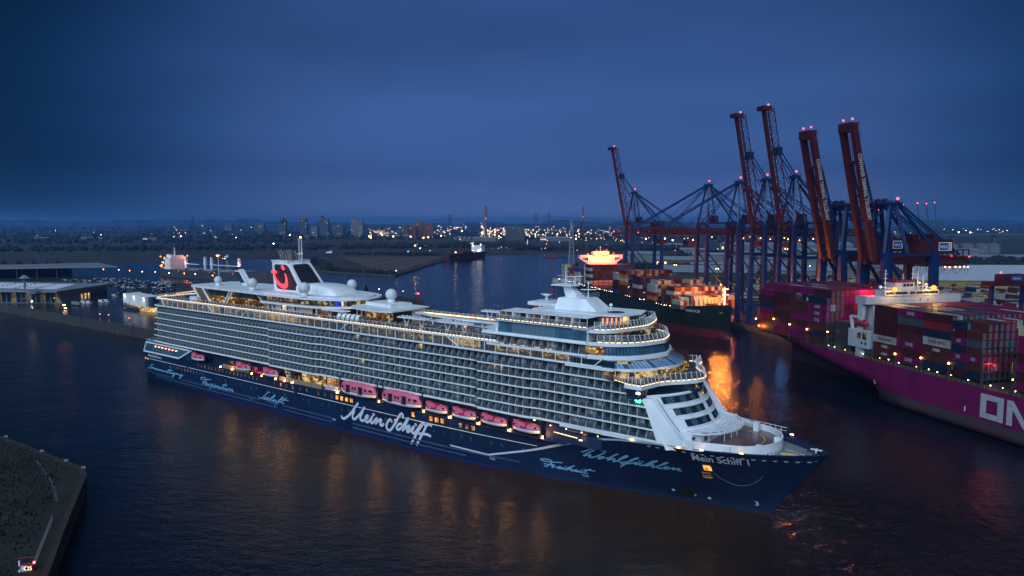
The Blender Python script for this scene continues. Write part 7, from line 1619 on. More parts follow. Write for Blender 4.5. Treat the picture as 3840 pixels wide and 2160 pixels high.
for p, k, a in cars[290:]:
    c, s_ = math.cos(a), math.sin(a)
    def w(x, y, z): return (p.x + c * x - s_ * y, p.y + s_ * x + c * y, 6.5 + z)
    g.hexa([w(-2.2, -.88, .25), w(2.2, -.88, .25), w(2.2, .88, .25), w(-2.2, .88, .25), w(-2.15, -.84, .92), w(2.1, -.84, .82), w(2.1, .84, .82), w(-2.15, .84, .92)], ks.index(k))
    g.hexa([w(-1.9, -.8, .9), w(1.0, -.8, .86), w(1.0, .8, .86), w(-1.9, .8, .9), w(-1.5, -.62, 1.44), w(.3, -.62, 1.44), w(.3, .62, 1.44), w(-1.5, .62, 1.44)], ks.index(k))
ob('parked_cars', g, [carm[k][1] for k in ks], kind='stuff')
def van(px, py, lab, rz=AX + .2):
    p = at(px, py, 6.5); r = T('white_van', p, rz, lab, 'van', 'white vans on the quay')
    g = G(); g.hexa([(-3, -1, .4), (2.9, -1, .4), (2.9, 1, .4), (-3, 1, .4), (-3, -.95, 2.6), (1.6, -.95, 2.6), (1.6, .95, 2.6), (-3, .95, 2.6)]); ob('body', g, M_['boatw'], r)
    g = G(); g.hexa([(1.62, -.9, 1.5), (2.5, -.9, 1.3), (2.5, .9, 1.3), (1.62, .9, 1.5), (1.62, -.85, 2.4), (1.75, -.85, 2.4), (1.75, .85, 2.4), (1.62, .85, 2.4)]); ob('windscreen', g, M_['dglass'], r)
    for x in (-2, 2):
        for y in (-1, .82): g = G(); g.tube((x, y, .4), (x, y + .2, .4), .4, k=10); ob('wheel', g, M_['black'], r)
van(381, 1135, 'white van, left one of the pair beside the terminal hall end'); van(400, 1134, 'white van, right one of the pair beside the terminal hall end')
van(430, 1113, 'white van farther back by the first row of parked cars'); van(315, 1139, 'white van next to the long low trailer'); van(333, 1139, 'white van second from the low trailer')
tr = T('low_trailer', at(288, 1146, 6.5), AX, 'long low grey container trailer parked on the quay', 'trailer'); g = G(); g.box(-7, 7, -1.3, 1.3, 1, 3.4); ob('load', g, M_['metal'], tr); g = G(); g.box(-7, 7, -1.2, 1.2, .5, 1); ob('chassis', g, M_['black'], tr)
tc = T('tow_truck', at(236, 1160, 6.5), AX + .4, 'quay truck with orange beacons and headlights on driving toward the ship', 'truck')
g = G(); g.box(-3.2, 2.4, -1.2, 1.2, .8, 2.2); g.box(.4, 2.4, -1.1, 1.1, 2.2, 3.3); ob('body', g, M_['dgrey'], tc)
for y in (-.8, .8): g = G(); g.ball((2.55, y, 1.1), .3, 8, 6); ob('headlight', g, M_['whitel'], tc); g = G(); g.ball((1.4, y, 3.6), .38, 8, 6); ob('beacon', g, M_['ora2'], tc)
for y in (-1.1, .9):
    for x in (-2.2, 1.5): g = G(); g.tube((x, y, .5), (x, y + .25, .5), .5, k=10); ob('wheel', g, M_['black'], tc)
for i, (px, py, lab) in enumerate(((375, 1190, 'left one of the three orange lamps on the quay'), (408, 1193, 'middle one of the three orange lamps on the quay'), (485, 1206, 'right one of the three orange lamps on the quay'))):
    p = at(px, py, 6.5); r = T('quay_lamp', p, 0, lab, 'lamp', 'orange lamps on the quay'); g = G(); g.beam((0, 0, 0), (0, 0, 2.2), .18); ob('post', g, M_['dgrey'], r); g = G(); g.ball((0, 0, 2.5), .42, 8, 6); ob('lamp_head', g, M_['ora'], r)
bx = T('site_container', at(505, 1165, 6.5), AX, 'dark orange tarpaulin heap and dark containers beside the small lit building', 'storage'); g = G(); g.box(-24, -12, 2, 7, 0, 3); g.box(-8, 2, -3, 2, 0, 3); g.box(4, 8, -4, 0, 0, 2.4); ob('dark_boxes', g, M_['navy2'], bx); g = G(); g.ball((-12, 0, 1), 4, 10, 6, sz=.6); ob('orange_heap', g, M_['c_brown'], bx)
# shelter and lamps and trees on the north edge
for px, py in ((60, 1003), (190, 1004), (70 + 107, 1000)): pass
def tree(p, h, kind, lab, grp=None, seed=1):
    r = T('conifer_tree' if kind == 'cone' else 'leafy_tree', p, seed, lab, 'tree', grp); q = random.Random(seed)
    g = G(); g.tube((0, 0, 0), (0, 0, h * .6), h * .03, h * .012, 6); 
    for i in range(4): a = q.uniform(0, 6.3); g.tube((0, 0, h * (.25 + .1 * i)), (math.cos(a) * h * .2, math.sin(a) * h * .2, h * (.45 + .1 * i)), h * .012, h * .005, 4)
    ob('trunk', g, M_['bark'], r); g = G()
    for i in range(700):
        z = q.random(); w = (1 - z) ** .8 * .26 if kind == 'cone' else .34 * math.sin(math.pi * min(1, z * .85 + .12)) ; a = q.uniform(0, 6.3); d = w * h * q.uniform(.35, 1.08); zz = h * ((.1 if kind == 'cone' else .3) + z * (.9 if kind == 'cone' else .7))
        c = Vector((math.cos(a) * d, math.sin(a) * d, zz)); s = h * q.uniform(.02, .05); u = Vector((q.uniform(-1, 1), q.uniform(-1, 1), q.uniform(-.6, .6))).normalized() * s; v = Vector((q.uniform(-1, 1), q.uniform(-1, 1), q.uniform(-1, 1))).normalized() * s
        g.face([c - u, c + v, c + u, c - v])
    ob('crown', g, M_['leaf'], r)
tree(at(1374, 1124, 6.5), 13.5, 'cone', 'dark pointed conifer on the pier tip behind the white radar dome', None, 3)
for i, (px, py, k, lab) in enumerate(((16, 1003, 'round', 'leftmost small tree on the skyline of the pier'), (73, 1004, 'round', 'second small tree from the left on the pier'), (127, 1004, 'round', 'small tree beside the dark shelter frame'), (177, 1003, 'cone', 'pointed small tree right of the tall lamp mast'), (216, 1004, 'round', 'narrow small tree farthest right on the pier skyline'))):
    tree(at(px, py, 6.5), 11, k, lab, 'small trees along the pier', 31 + i)
tree(at(1177, 992, 2), 12, 'round', 'lone tree on the near corner of the wooded island', None, 77)
for i in range(26):
    p = at(1395 + R.uniform(-5, 160), 1128 + R.uniform(-4, 26), 6.5)
    if i == 0: bshm = None
g = G(); q = random.Random(9)
for i in range(900):
    b = q.choice(((1400, 1122), (1440, 1121), (1545, 1134), (1560, 1150), (1420, 1119), (1500, 1120))); c = at(b[0], b[1], 6.5) + Vector((q.gauss(0, 2.2), q.gauss(0, 2.2), abs(q.gauss(0, 1.2)))); s = .5
    g.face([c, c + Vector((q.uniform(-s, s), q.uniform(-s, s), s)), c + Vector((q.uniform(-s, s), q.uniform(-s, s), -s * .2))])
ob('tip_bushes', g, M_['leaf'], kind='stuff')
bc = T('beacon_tower', at(1567, 1127, 6.5), 0, 'short red beacon with red lamp on the tip of the pier', 'beacon'); g = G(); g.tube((0, 0, 0), (0, 0, 5), 1, .9); g.tube((0, 0, 5), (0, 0, 5.3), 1.4, 1.4); ob('tower', g, M_['c_red'], bc); g = G(); g.ball((.5, -.5, 6.3), .7, 8, 6); ob('lantern', g, glow('beacon_red', (1, .04, .12), 14), bc)
def pole(p, h, lab, m='warmb', r_=.4, grp='lamp posts on the pier', cat='lamp post'):
    r = T('lamp_post', p, 0, lab, cat, grp); g = G(); g.tube((0, 0, 0), (0, 0, h), .12, .08, 5); ob('post', g, M_['dgrey'], r); g = G(); g.ball((0, 0, h + r_ * .6), r_, 8, 6); ob('lamp_head', g, M_[m], r)
for px, py, m, lab in ((1422, 1112, 'whitel', 'white lamp on pole just right of the conifer'), (1512, 1121, 'warmb', 'warm lamp on pole halfway to the red beacon')): pole(at(px, py, 6.5), 7, lab, m, .3)
for i, (px, py) in enumerate(((281, 1012), (389, 1027), (446, 1029), (487, 1032), (534, 1036), (583, 1038), (635, 1042), (692, 1044), (733, 1046), (798, 1052))):
    pole(at(px, py, 6.5), 6, 'small %s lamp number %s along the north edge of the pier' % ('orange' if i % 2 else 'white', i), 'ora2' if i % 2 else 'whitel', .45)
for k, w_ in zip([o for o in C.objects if o.name.startswith('lamp_post') and 'number' in o.get('label', '')], ('leftmost lamp by the shed roof', 'lamp at the right end of the shed roof', 'second lamp right of the shed', 'reddish lamp before the grey cargo ship', 'lamp nearest the cargo ship stern', 'lamp below the cargo ship stern', 'lamp before the white superstructure', 'lamp below the first cargo crane', 'lamp left of the small navy funnel', 'lamp left of the second radar dome')):
    k['label'] = 'small ' + w_ + ' on the pier edge'
lm = T('lamp_mast', at(152, 1001, 6.5), 0, 'tall unlit lamp mast on the pier skyline', 'lamp mast'); g = G(); g.beam((0, 0, 0), (0, 0, 18), .5); g.beam((-3, 0, 18), (3, 0, 18), .6); g.beam((-2.4, 0, 17), (2.4, 0, 17), .4); ob('mast', g, M_['dgrey'], lm)
sf = T('shelter_frame', at(118, 1003, 6.5), .1, 'dark open shelter frame on the pier skyline', 'shelter'); g = G()
for x in (-11, -4, 4, 11): g.beam((x, 0, 0), (x, 0, 7), .6)
g.beam((-12, 0, 7), (12, 0, 7), 4, .6); g.beam((-12, 0, 4), (12, 0, 4), .4); ob('frame', g, M_['dgrey'], sf)
hm = T('high_mast_light', at(822, 1062, 6.5), 0, 'high floodlight mast with orange lamps behind the cruise ship dome', 'light mast'); g = G(); g.tube((0, 0, 0), (0, 0, 33), .5, .3); g.tube((0, 0, 32.6), (0, 0, 33.4), 1.8, 1.8); ob('mast', g, M_['white2'], hm)
for i in range(4): g = G(); g.ball((1.7 * math.cos(i * 1.57), 1.7 * math.sin(i * 1.57), 32.3), .55, 8, 6); ob('lamp_head', g, M_['ora'] if i < 2 else M_['ora2'], hm)
dk = [(60, 1183), (155, 1166), (215, 1175), (280, 1185), (345, 1196), (500, 1222)]
for i, (px, py) in enumerate(dk):
    g = G(); p = at(px, py, 6.5); g.tube((0, 0, 0), (0, 0, .7), .4, .55, 8); g.tube((0, 0, .7), (0, 0, .95), .75, .6, 8); ob('mooring_bollard', g, M_['black'], label='dark mooring bollard on the quay edge, %s from the left' % ['first', 'second', 'third', 'fourth', 'fifth', 'sixth'][i], cat='bollard', group='bollards on the quay edge', M=frame(p.x, p.y, 6.5, 0))
# ---------------------------------------------------------------- grey bulk carrier behind the pier
b0, b1 = Vector((-506, 1038, 0)), Vector((-308, 920, 0)); bl = (b1 - b0).length; ba = math.atan2(b1.y - b0.y, b1.x - b0.x)
bk = T('cargo_ship', (b0.x, b0.y, 0), ba, 'grey cargo ship with white superstructure, pale deck cranes and orange floodlights', 'cargo ship')
g = G(); xs = [0, 4, 12, 25, 60, 120, 170, 195, 208, 216, 222, 227]
def bh(x, z): return 15 * min(1, (x / 14. + .45) ** .6) * max(.03, 1 - max(0, (x - 175) / (52 - (12 - z) * .4)) ** 2)
for sg in (-1, 1): g.grid([[(x * bl / 227, sg * bh(x, z), z + max(0, x - 190) * .07 * z / 11) for z in (-1, 2, 5, 8, 10.5)] for x in (xs if sg > 0 else xs[::-1])])
g.strip([(0, -bh(0, z), z) for z in (-1, 5, 10.5)], [(0, bh(0, z), z) for z in (-1, 5, 10.5)]); ob('hull', g, mat('grey_hull', (.05, .055, .07), .5, var=.3, scale=.2, streak=True), bk, True)
g = G(); g.prism([(0, -11), (14, -14.6), (165 * bl / 227, -14.6), (215 * bl / 227, -5), (215 * bl / 227, 5), (165 * bl / 227, 14.6), (14, 14.6), (0, 11)], 10.2, 10.6); ob('deck', g, M_['dgrey'], bk)
g = G(); g.box(14, 27, -12, 12, 10.6, 27); g.box(16, 26, -9.5, 9.5, 27, 30); g.box(16, 20, -15, 15, 27, 28); g.box(6, 12, -3.5, 3.5, 10, 31); ob('superstructure', g, M_['white2'], bk)
for r_ in range(4):
    for i in range(6): g = G(); g.box(17 + i * 1.6, 17.7 + i * 1.6, -12.1, -12.0, 13.6 + r_ * 3.2, 14.4 + r_ * 3.2); ob('porthole', g, M_['dimwin'] if (i + r_) % 4 else M_['roomb'], bk)
    for i in range(7): g = G(); g.box(27.0, 27.1, -10.5 + i * 3.2, -9.7 + i * 3.2, 13.6 + r_ * 3.2, 14.4 + r_ * 3.2); ob('porthole', g, M_['dimwin'], bk)
g = G(); g.tube((20, 0, 30), (20, 0, 42), .9, .35); g.beam((20, -3, 38), (20, 3, 38), .4); g.beam((20, -2, 40), (20, 2, 40), .3); g.beam((18, 0, 35), (23, 0, 35), .5); ob('radar_mast', g, M_['white2'], bk)
for x in (43, 86, 100, 158): g = G(); g.tube((x, 2, 10), (x, 2, 17.5), 1.7, 1.5); g.hexa([(x - 1.9, .4, 17.5), (x + 1.9, .4, 17.5), (x + 1.9, 3.8, 17.5), (x - 1.9, 3.8, 17.5), (x - 1.2, 1, 29), (x + 1.0, 1, 29), (x + 1.0, 3.4, 29), (x - 1.2, 3.4, 29)]); ob('deck_crane', g, M_['white2'], bk)
for a, b in ((45, 72), (101, 156), (88, 84)): g = G(); g.beam((a, 2, 18.5), (b, 2, 18.0), 1.6, .8); ob('crane_jib', g, M_['white2'], bk)
g = G()
for a, b in ((44, 72), (101, 150), (157, 108)): g.beam((a, 2, 28.5), (b, 2, 18.5), .2)
ob('jib_wire', g, M_['dgrey'], bk)
for i in range(5): g = G(); g.box(32 + i * 32, 54 + i * 32, -9, 9, 10.6, 12.6); ob('hatch_cover', g, M_['grey'], bk)
for x, y, z, e_ in ((10, -15.4, 28.6, 16000), (30.5, 13, 29, 14000), (1, -10, 15, 3000)):
    lamp(bk, (x, y, z), .8, 'ora', e_ * .2, (1, .35, .12), size=.8)
for i in range(14): lamp(bk, (3 + R.uniform(0, 9), -11.5 + R.uniform(-1, 1), 12 + R.uniform(0, 13)), .3, 'warmb', 0, n='deck_lamp')
lamp(bk, (160, -1, 20), .3, 'redl', 5000, (1, .3, .2)); lamp(bk, (44, -1, 20), .2, 'redl', 2500, (1, .2, .2))
for x in (50, 118, 128, 166): lamp(bk, (x, -14.8, 9), .28, 'ora2', 0, n='deck_lamp')
# ---------------------------------------------------------------- sign with 25 on the headland, fence, bollards
sg_ = at(104, 2142, 5); r = T('number_sign', (sg_.x, sg_.y, 5.0), math.radians(12), 'red lit navigation sign showing 25 on the stone headland', 'sign')
g = G(); g.box(-1.2, 1.2, -.5, .5, -2.2, 1.5); g.beam((-1.7, 0, 2.9), (1.3, 0, 3.0), .12); ob('frame', g, mat('sign_red', (.35, .02, .04), .5), r); g = G(); g.box(-1.0, .2, -.56, -.5, .3, 1.45); ob('white_panel', g, M_['letter'], r)
g = G(); g.box(-.3, 1.15, -.6, -.52, .35, 1.4); ob('dark_panel', g, M_['black'], r); g = G(); text(g, '25', lambda a, b: (.15 + a * .9, -.63, .45 + b * .85)); g.face([(-.5, -.63, .9), (-.1, -.63, 1.4), (.05, -.63, 1.4), (-.28, -.63, .9)]); g.face([(-.5, -.63, .9), (-.28, -.63, .9), (.05, -.63, .4), (-.1, -.63, .4)]); ob('number_lettering', g, glow('number_glow', (1, .85, .5), 1.8), r)
g = G(); g.hexa([(-2.1, 0, -.4), (-1.0, -.4, -.4), (-1.0, .4, -.4), (-2.1, .1, -.4), (-1.3, 0, .9), (-1.0, -.3, .9), (-1.0, .3, .9), (-1.3, .1, .9)]); g.box(-1.6, -1.3, -.1, .1, 1.2, 2.4); ob('white_arrow', g, M_['letter'], r)
g = G(); g.ball((1.5, -.5, 2.0), .22, 8, 6); ob('red_lamp', g, glow('sign_lamp', (1, .04, .12), 30), r)
for i, (px, py) in enumerate(((22, 1638), (157, 1692), (313, 1754), (248, 1728))):
    p = at(px, py, 5.4); g = G(); g.box(-.45, -.1, -.2, .2, 0, .5); g.box(.1, .45, -.2, .2, 0, .5); g.box(-.55, .55, -.3, .3, -.05, .05); ob('double_bollard', g, mat('pale_bollard', (.4, .36, .28), .6), label='pale double bollard on the headland edge, %s from the left' % ['first', 'second', 'fourth', 'third'][i], cat='bollard', group='bollards on the headland', M=frame(p.x, p.y, 5.35, .5))
fr = root('chain_fence', Matrix.Identity(4), 'thin wire fence running along the quay wall of the headland', 'fence')
f0, f1 = at(196, 1957, 5), at(133, 2118, 5)
for i in range(15): p = f0 + (f1 - f0) * i / 14; g = G(); g.beam(p, p + Vector((0, 0, 1.7)), .08); ob('fence_post', g, M_['grey'], fr)
for h in (.6, 1.1, 1.65): g = G(); g.beam(f0 + Vector((0, 0, h)), f1 + Vector((0, 0, h)), .05); ob('fence_wire', g, M_['grey'], fr)
# ---------------------------------------------------------------- background: city, works, pylons, lamps
def TB(n, p, lab, cat, grp=None, rz=0.0): return root(n, frame(p[0], p[1], p[2], rz), lab, cat, grp)
M_['conc'] = mat('distant_concrete', (.055, .06, .07), .8, var=.2, scale=.05); M_['concp'] = mat('distant_pale_wall', (.13, .13, .14), .8, var=.2, scale=.05); M_['concr'] = mat('distant_brick', (.14, .05, .04), .8)
M_['farw'] = glow('far_window_light', (1, .8, .45), 2.5, False)
def block(px, w, ytop, Y, lab, n='office_block', m='conc', d=25, parts=(), cat='building', rows=0, seed=0):
    X = (px - 1920) / F * Y * 1.0; top = H + (835 - ytop) / F * Y; W_ = w / F * Y; r = TB(n, (X, Y, 2), lab, cat)
    g = G(); g.box(-W_ / 2, W_ / 2, 0, d, 0, top - 2); ob('wall', g, M_[m], r); g = G(); g.box(-W_ / 2 + .5, W_ / 2 - .5, .5, d - .5, top - 2, top - 1); ob('roof', g, M_['roofg'], r)
    for (a, b, h) in parts: g = G(); g.box(W_ * a, W_ * b, d * .2, d * .7, top - 2, top - 2 + h); ob('roof_house', g, M_[m], r)
    q = random.Random(seed + px)
    for i in range(rows): 
        x = q.uniform(-.45, .45) * W_; z = q.uniform(.1, .9) * (top - 2); g = G(); g.box(x, x + Y * .0006, -.3, -.1, z, z + Y * .0005); ob('window', g, M_['farw'], r)
    return r
B = [(975, 38, 838, 5200, 'low wide block on the left horizon'), (860, 30, 843, 5600, 'small dark block at the far left horizon'), (1140, 25, 818, 4300, 'tall narrow tower block left of the silo tower'), (1217, 34, 823, 4000, 'silo tower with round cap on top'), (1332, 30, 824, 3900, 'slab tower with pale side'),
     (1350, 26, 830, 3600, 'dark slab tower beside the pale one'), (1060, 30, 826, 4200, 'domed industrial plant building'), (1520, 22, 843, 3100, 'dark cube among the silos'), (1545, 30, 844, 3150, 'pale silo block left of the red brick mill'), (1570, 28, 835, 3200, 'red brick mill between the silos'), (1603, 46, 840, 3300, 'wide silo block right of the brick mill'),
     (1270, 40, 845, 3800, 'low dark works behind the silo tower'), (1180, 24, 850, 3700, 'low pale block between the towers'), (1930, 70, 852, 3000, 'long low tank hall beside the red and white lights'), (2340, 60, 850, 5200, 'far flat block under the haze')]
for i, (px, w, yt, Y, lab) in enumerate(B):
    m = 'concr' if 'brick' in lab else 'concp' if 'pale' in lab else 'conc'
    r = block(px, w, yt, Y, lab, m=m, parts=((-.3, .2, 6), (.25, .4, 4)) if i % 2 else (), rows=3)
    if 'cap' in lab:
        top = H + (835 - yt) / F * Y; g = G(); g.tube((-10, 10, top - 2), (-10, 10, top + 12), 7, 7, 12); g.tube((-10, 10, top + 12), (-10, 10, top + 18), 12, 12, 12); ob('round_cap', g, M_['conc'], r)
    if 'domed' in lab: top = H + (835 - yt) / F * Y; g = G(); g.ball((0, 10, top - 4), 20, 14, 8); ob('dome', g, M_['conc'], r)
def chimney(px, yt, Y, lab, w=7, red=True):
    X = (px - 1920) / F * Y; top = H + (835 - yt) / F * Y; r = TB('chimney', (X, Y, 2), lab, 'chimney'); g = G(); g.tube((0, 0, 0), (0, 0, top - 2), w, w * .75, 10); ob('shaft', g, M_['concp'], r)
    if red: g = G(); g.ball((0, -w, (top - 2) * .62), 2.6, 6, 5); ob('aviation_lamp', g, M_['redl'], r)
chimney(1822, 772, 3200, 'tall smokestack in the middle of the skyline'); chimney(2184, 772, 4200, 'second tall smokestack right of the middle'); chimney(1866, 832, 2900, 'short smokestack right of the tall one', 3); chimney(870, 838, 4500, 'thin chimney on the left horizon', 3, False)
def pylon(px, yt, yb, Y, lab):
    X = (px - 1920) / F * Y; top = H + (835 - yt) / F * Y; r = TB('power_pylon', (X, Y, 2), lab, 'pylon', 'power pylons on the skyline'); h = top - 2; g = G(); t = h * .012
    for sx in (-1, 1):
        for sy in (-1, 1): g.beam((sx * h * .09, sy * h * .09, 0), (sx * h * .02, sy * h * .02, h), t)
    for i in range(8):
        z0, z1 = h * i / 8, h * (i + 1) / 8; w0, w1 = h * (.09 - .07 * i / 8), h * (.09 - .07 * (i + 1) / 8)
        for s_ in (-1, 1): g.beam((-w0 * s_, -w0, z0), (w1 * s_, -w1, z1), t * .7)
    for z, w in ((.97, .10), (.86, .17), (.74, .13)): g.beam((-h * w, 0, h * z), (h * w, 0, h * z), t * 1.2)
    ob('lattice', g, M_['conc'], r); return Vector((X, Y, 2 + h * .86)), h
py = [pylon(728, 812, 0, 3600, 'lone pylon on the left skyline'), pylon(1689, 806, 0, 3300, 'pylon left of the tall smokestack'), pylon(2057, 800, 0, 3500, 'pylon with red top lamp right of the middle'), pylon(2009, 803, 0, 3900, 'slim mast left of the lamp topped pylon')]
pr = [(py[1], py[2]), (py[1], (Vector((-1400, 4800, 60)), 60)), (py[2], (Vector((2200, 5200, 110)), 100))]
for (a, ha), (b, hb_) in pr:
    r = root('power_line', Matrix.Identity(4), 'thin sagging power lines %s' % ('between the two middle pylons' if b is py[2][0] else 'running left from the middle pylon' if b.x < 0 else 'running right behind the cranes'), 'power line')
    for dx in (-1, 1):
        for dz in (0, -.12):
            g = G(); pv = None
            for i in range(13):
                t = i / 12; p = a + (b - a) * t + Vector((dx * ha * .12, 0, dz * ha - 30 * math.sin(t * math.pi))); 
                if pv: g.beam(pv, p, .55)
                pv = p
            ob('cable', g, M_['dgrey'], r)
# long sheds, tank farms on the far shore
def shed(px, py_, w, d, h, lab, m='concp', rz=0.0, lit=0):
    p = at(px, py_, 2.0); r = TB('warehouse', (p.x, p.y, 2), lab, 'warehouse', None, rz); g = G(); g.box(-w / 2, w / 2, 0, d, 0, h); ob('wall', g, M_[m], r)
    g = G(); g.hexa([(-w / 2 - 1, -1, h), (w / 2 + 1, -1, h), (w / 2 + 1, d + 1, h), (-w / 2 - 1, d + 1, h), (-w / 2 - 1, d / 2 - 1, h + d * .1), (w / 2 + 1, d / 2 - 1, h + d * .1), (w / 2 + 1, d / 2 + 1, h + d * .1), (-w / 2 - 1, d / 2 + 1, h + d * .1)]); ob('roof', g, M_['roofg'], r)
    for i in range(lit): g = G(); g.box(-w / 2 + 4 + i * 6, -w / 2 + 7 + i * 6, -.3, -.1, h * .5, h * .8); ob('window', g, M_['farw'], r)
FS = [(150, 898, 90, 30, 8, 'pale shed among trees on the far left shore'), (330, 897, 130, 30, 7, 'long low pale shed on the left far shore'), (560, 900, 60, 25, 7, 'lit low shed on the far shore behind the grey cargo ship', 3), (690, 879, 60, 25, 8, 'small lit shed on the far shore'), (690, 866, 80, 30, 8, 'shed with lamps near the left horizon'),
      (1165, 896, 60, 30, 14, 'brown warehouse left of the woods on the far shore', 0), (1500, 893, 110, 40, 10, 'red container rows behind the trees', 0), (1790, 905, 150, 60, 12, 'blue warehouse on the far shore', 2), (1740, 900, 90, 30, 9, 'pale warehouse by the dark red ship', 0), (2080, 905, 120, 60, 13, 'works shed with many lamps', 4),
      (2000, 893, 90, 40, 14, 'pale tank hall behind the works', 2), (1650, 878, 80, 30, 12, 'pale hall among the bright lamps', 3), (1450, 880, 90, 30, 8, 'long shed below the yard lamps', 3)]
for f in FS: shed(f[0], f[1], f[2], f[3], f[4], f[5], 'concr' if 'red' in f[5] and 'ship' not in f[5] or 'brown' in f[5] else 'concp', 0, f[6] if len(f) > 6 else 0)
# lamps: the ones that stand out are things, the glitter behind them one mass
def farlamp(px, py_, h, m, lab, r0=1.0, Yo=None):
    p = at(px, py_, 2.0); p = Vector(((px - 1920) / F * Yo, Yo, 2)) if Yo else p; k = p.y / 1500.
    r = TB('floodlight_mast', (p.x, p.y, 2), lab, 'light mast', 'harbour floodlight masts'); g = G(); g.tube((0, 0, 0), (0, 0, h), .4 * k, .3 * k, 5); ob('mast', g, M_['dgrey'], r); g = G(); g.ball((0, 0, h), r0 * k, 8, 6); ob('lamp_head', g, M_[m], r)
M_['farl'] = glow('far_warm_lamp', (1.0, .58, .24), 34, False); M_['farw2'] = glow('far_white_lamp', (.95, .95, .85), 34, False); M_['farr'] = glow('far_red_lamp', (1, .05, .08), 26, False)
FLm = [(1557, 925, 14, 'farl', 'bright yellow lamp above the woods on the island'), (1530, 946, 6, 'grnl', 'green harbour lamp on the island shore'), (1385, 883, 14, 'farl', 'leftmost bright yard lamp'), (1391, 888, 12, 'farl', 'yard lamp just below the leftmost one'), (1432, 876, 14, 'farl', 'yard lamp right of the leftmost group'), (1475, 883, 16, 'farl', 'brightest yard lamp in the left group'), (1519, 884, 14, 'farl', 'yard lamp left of the dark trees'), (1540, 884, 14, 'farl', 'yard lamp over the dark trees'),
       (1588, 889, 14, 'farl', 'yard lamp right of the dark trees'), (1606, 887, 14, 'farl', 'second yard lamp right of the dark trees'), (1655, 880, 16, 'farl', 'lamp in the middle of the yard'), (1721, 884, 14, 'farl', 'lamp at the foot of the middle pylon'), (1733, 858, 16, 'farl', 'high lamp over the dark red ship cranes'), (2007, 873, 14, 'farl', 'lamp over the tank hall'), (1087, 876, 10, 'farl', 'orange lamp under the left city blocks'), (1026, 915, 10, 'farw2', 'white lamp near the far left shore'), (562, 869, 10, 'farl', 'lamp by the left far sheds'), (678, 883, 9, 'farl', 'lamp by the lit low shed'),
       (1010, 902, 9, 'farw2', 'small white lamp above the cargo ship cranes'), (2160, 893, 14, 'farl', 'lamp left of the green ship bridge'), (3355, 875, 18, 'farl', 'lamp behind the right cranes near the big bridge'), (3595, 862, 20, 'farl', 'lamp over the white storage tanks'), (3638, 863, 20, 'farl', 'second lamp over the storage tanks'), (3752, 870, 20, 'farl', 'lamp at the bridge pylon foot'), (3455, 862, 20, 'farl', 'lamp over the far yard by the bridge'), (2940, 1017, 16, 'farl', 'street lamp glowing between the crane legs'), (3180, 988, 18, 'farl', 'orange street lamp right of the solid boom cranes'), (3035, 1020, 14, 'farw2', 'small lamp between the crane legs')]
for i, (px, py_, h, m, lab) in enumerate(FLm): farlamp(px, py_ + h * 1.1, h, m, lab, .95)
g = G(); q = random.Random(4); gm = []
def glit(px, py_, m, s=1.0):
    p = at(px, max(py_, 848), 2.0); k = p.y / 1500.; z = 2 + q.uniform(2, 10) * k; r = .36 * k * s * q.uniform(.6, 1.2); n = len(g.v)
    for d in ((1, 0, 0), (-1, 0, 0), (0, 1, 0), (0, -1, 0), (0, 0, 1), (0, 0, -1)): g.v.append((p.x + d[0] * r, p.y + d[1] * r, z + d[2] * r))
    for f in ((0, 2, 4), (2, 1, 4), (1, 3, 4), (3, 0, 4), (2, 0, 5), (1, 2, 5), (3, 1, 5), (0, 3, 5)): g.f.append(tuple(n + i for i in f)); g.m.append(m)
    b = n + 5; g.v += [(p.x - .1 * k, p.y, 2), (p.x + .1 * k, p.y, 2)]; g.f.append((n + 6, n + 7, b)); g.m.append(3)
for x0, x1, y0, y1, n in ((1380, 1560, 870, 892, 60), (1580, 1700, 870, 892, 50), (1640, 1760, 858, 866, 18), (1800, 1900, 866, 900, 120), (1804, 1812, 850, 890, 16), (1900, 2100, 864, 900, 90), (2090, 2340, 868, 915, 110), (540, 1000, 862, 905, 26), (100, 520, 865, 900, 5), (1700, 2300, 915, 948, 20), (3250, 3800, 868, 885, 40), (2350, 2900, 880, 940, 26), (1560, 1640, 930, 950, 5), (2480, 2950, 900, 1000, 12), (3000, 3500, 930, 1060, 12)):
    for i in range(n): glit(q.uniform(x0, x1), q.uniform(y0, y1), 0 if q.random() < .68 else (1 if q.random() < .88 else 2))
ob('harbour_lights', g, [M_['farl'], M_['farw2'], M_['farr'], M_['dgrey']], kind='stuff')
# dark red ship at the island quay
rs = at(1745, 972, 0); r = TB('bulk_carrier', (rs.x, rs.y, 0), 'dark red and black bulk carrier with slanted cranes moored at the island', 'cargo ship', None, math.radians(62))
g = G(); xs = [-75, -68, -50, 40, 60, 72, 78]
for sg in (-1, 1): g.grid([[(x, sg * 16 * min(1, max(.1, (78 - x) / 26) ** .7) * min(1, max(.55, (x + 78) / 20)), z) for z in (-1, 6, 13)] for x in (xs if sg > 0 else xs[::-1])])
g.strip([(-75, -9, -1), (-75, -9, 13)], [(-75, 9, -1), (-75, 9, 13)]); ob('hull', g, M_['c_maroon'], r)
g = G(); g.box(-74, 70, -15, 15, 12, 14); ob('deck', g, M_['black'], r); g = G(); g.box(-30, 10, -13, 13, 14, 18); ob('hatches', g, M_['c_red'], r); g = G(); g.box(45, 62, -12, 12, 14, 28); ob('superstructure', g, M_['white2'], r)
for x in (-55, -38, -20, 0): g = G(); g.beam((x, 0, 14), (x + 4, 0, 26), 2.4); g.beam((x + 3, 0, 22), (x + 20, -8, 52), 1.5); ob('deck_crane', g, M_['black'], r)
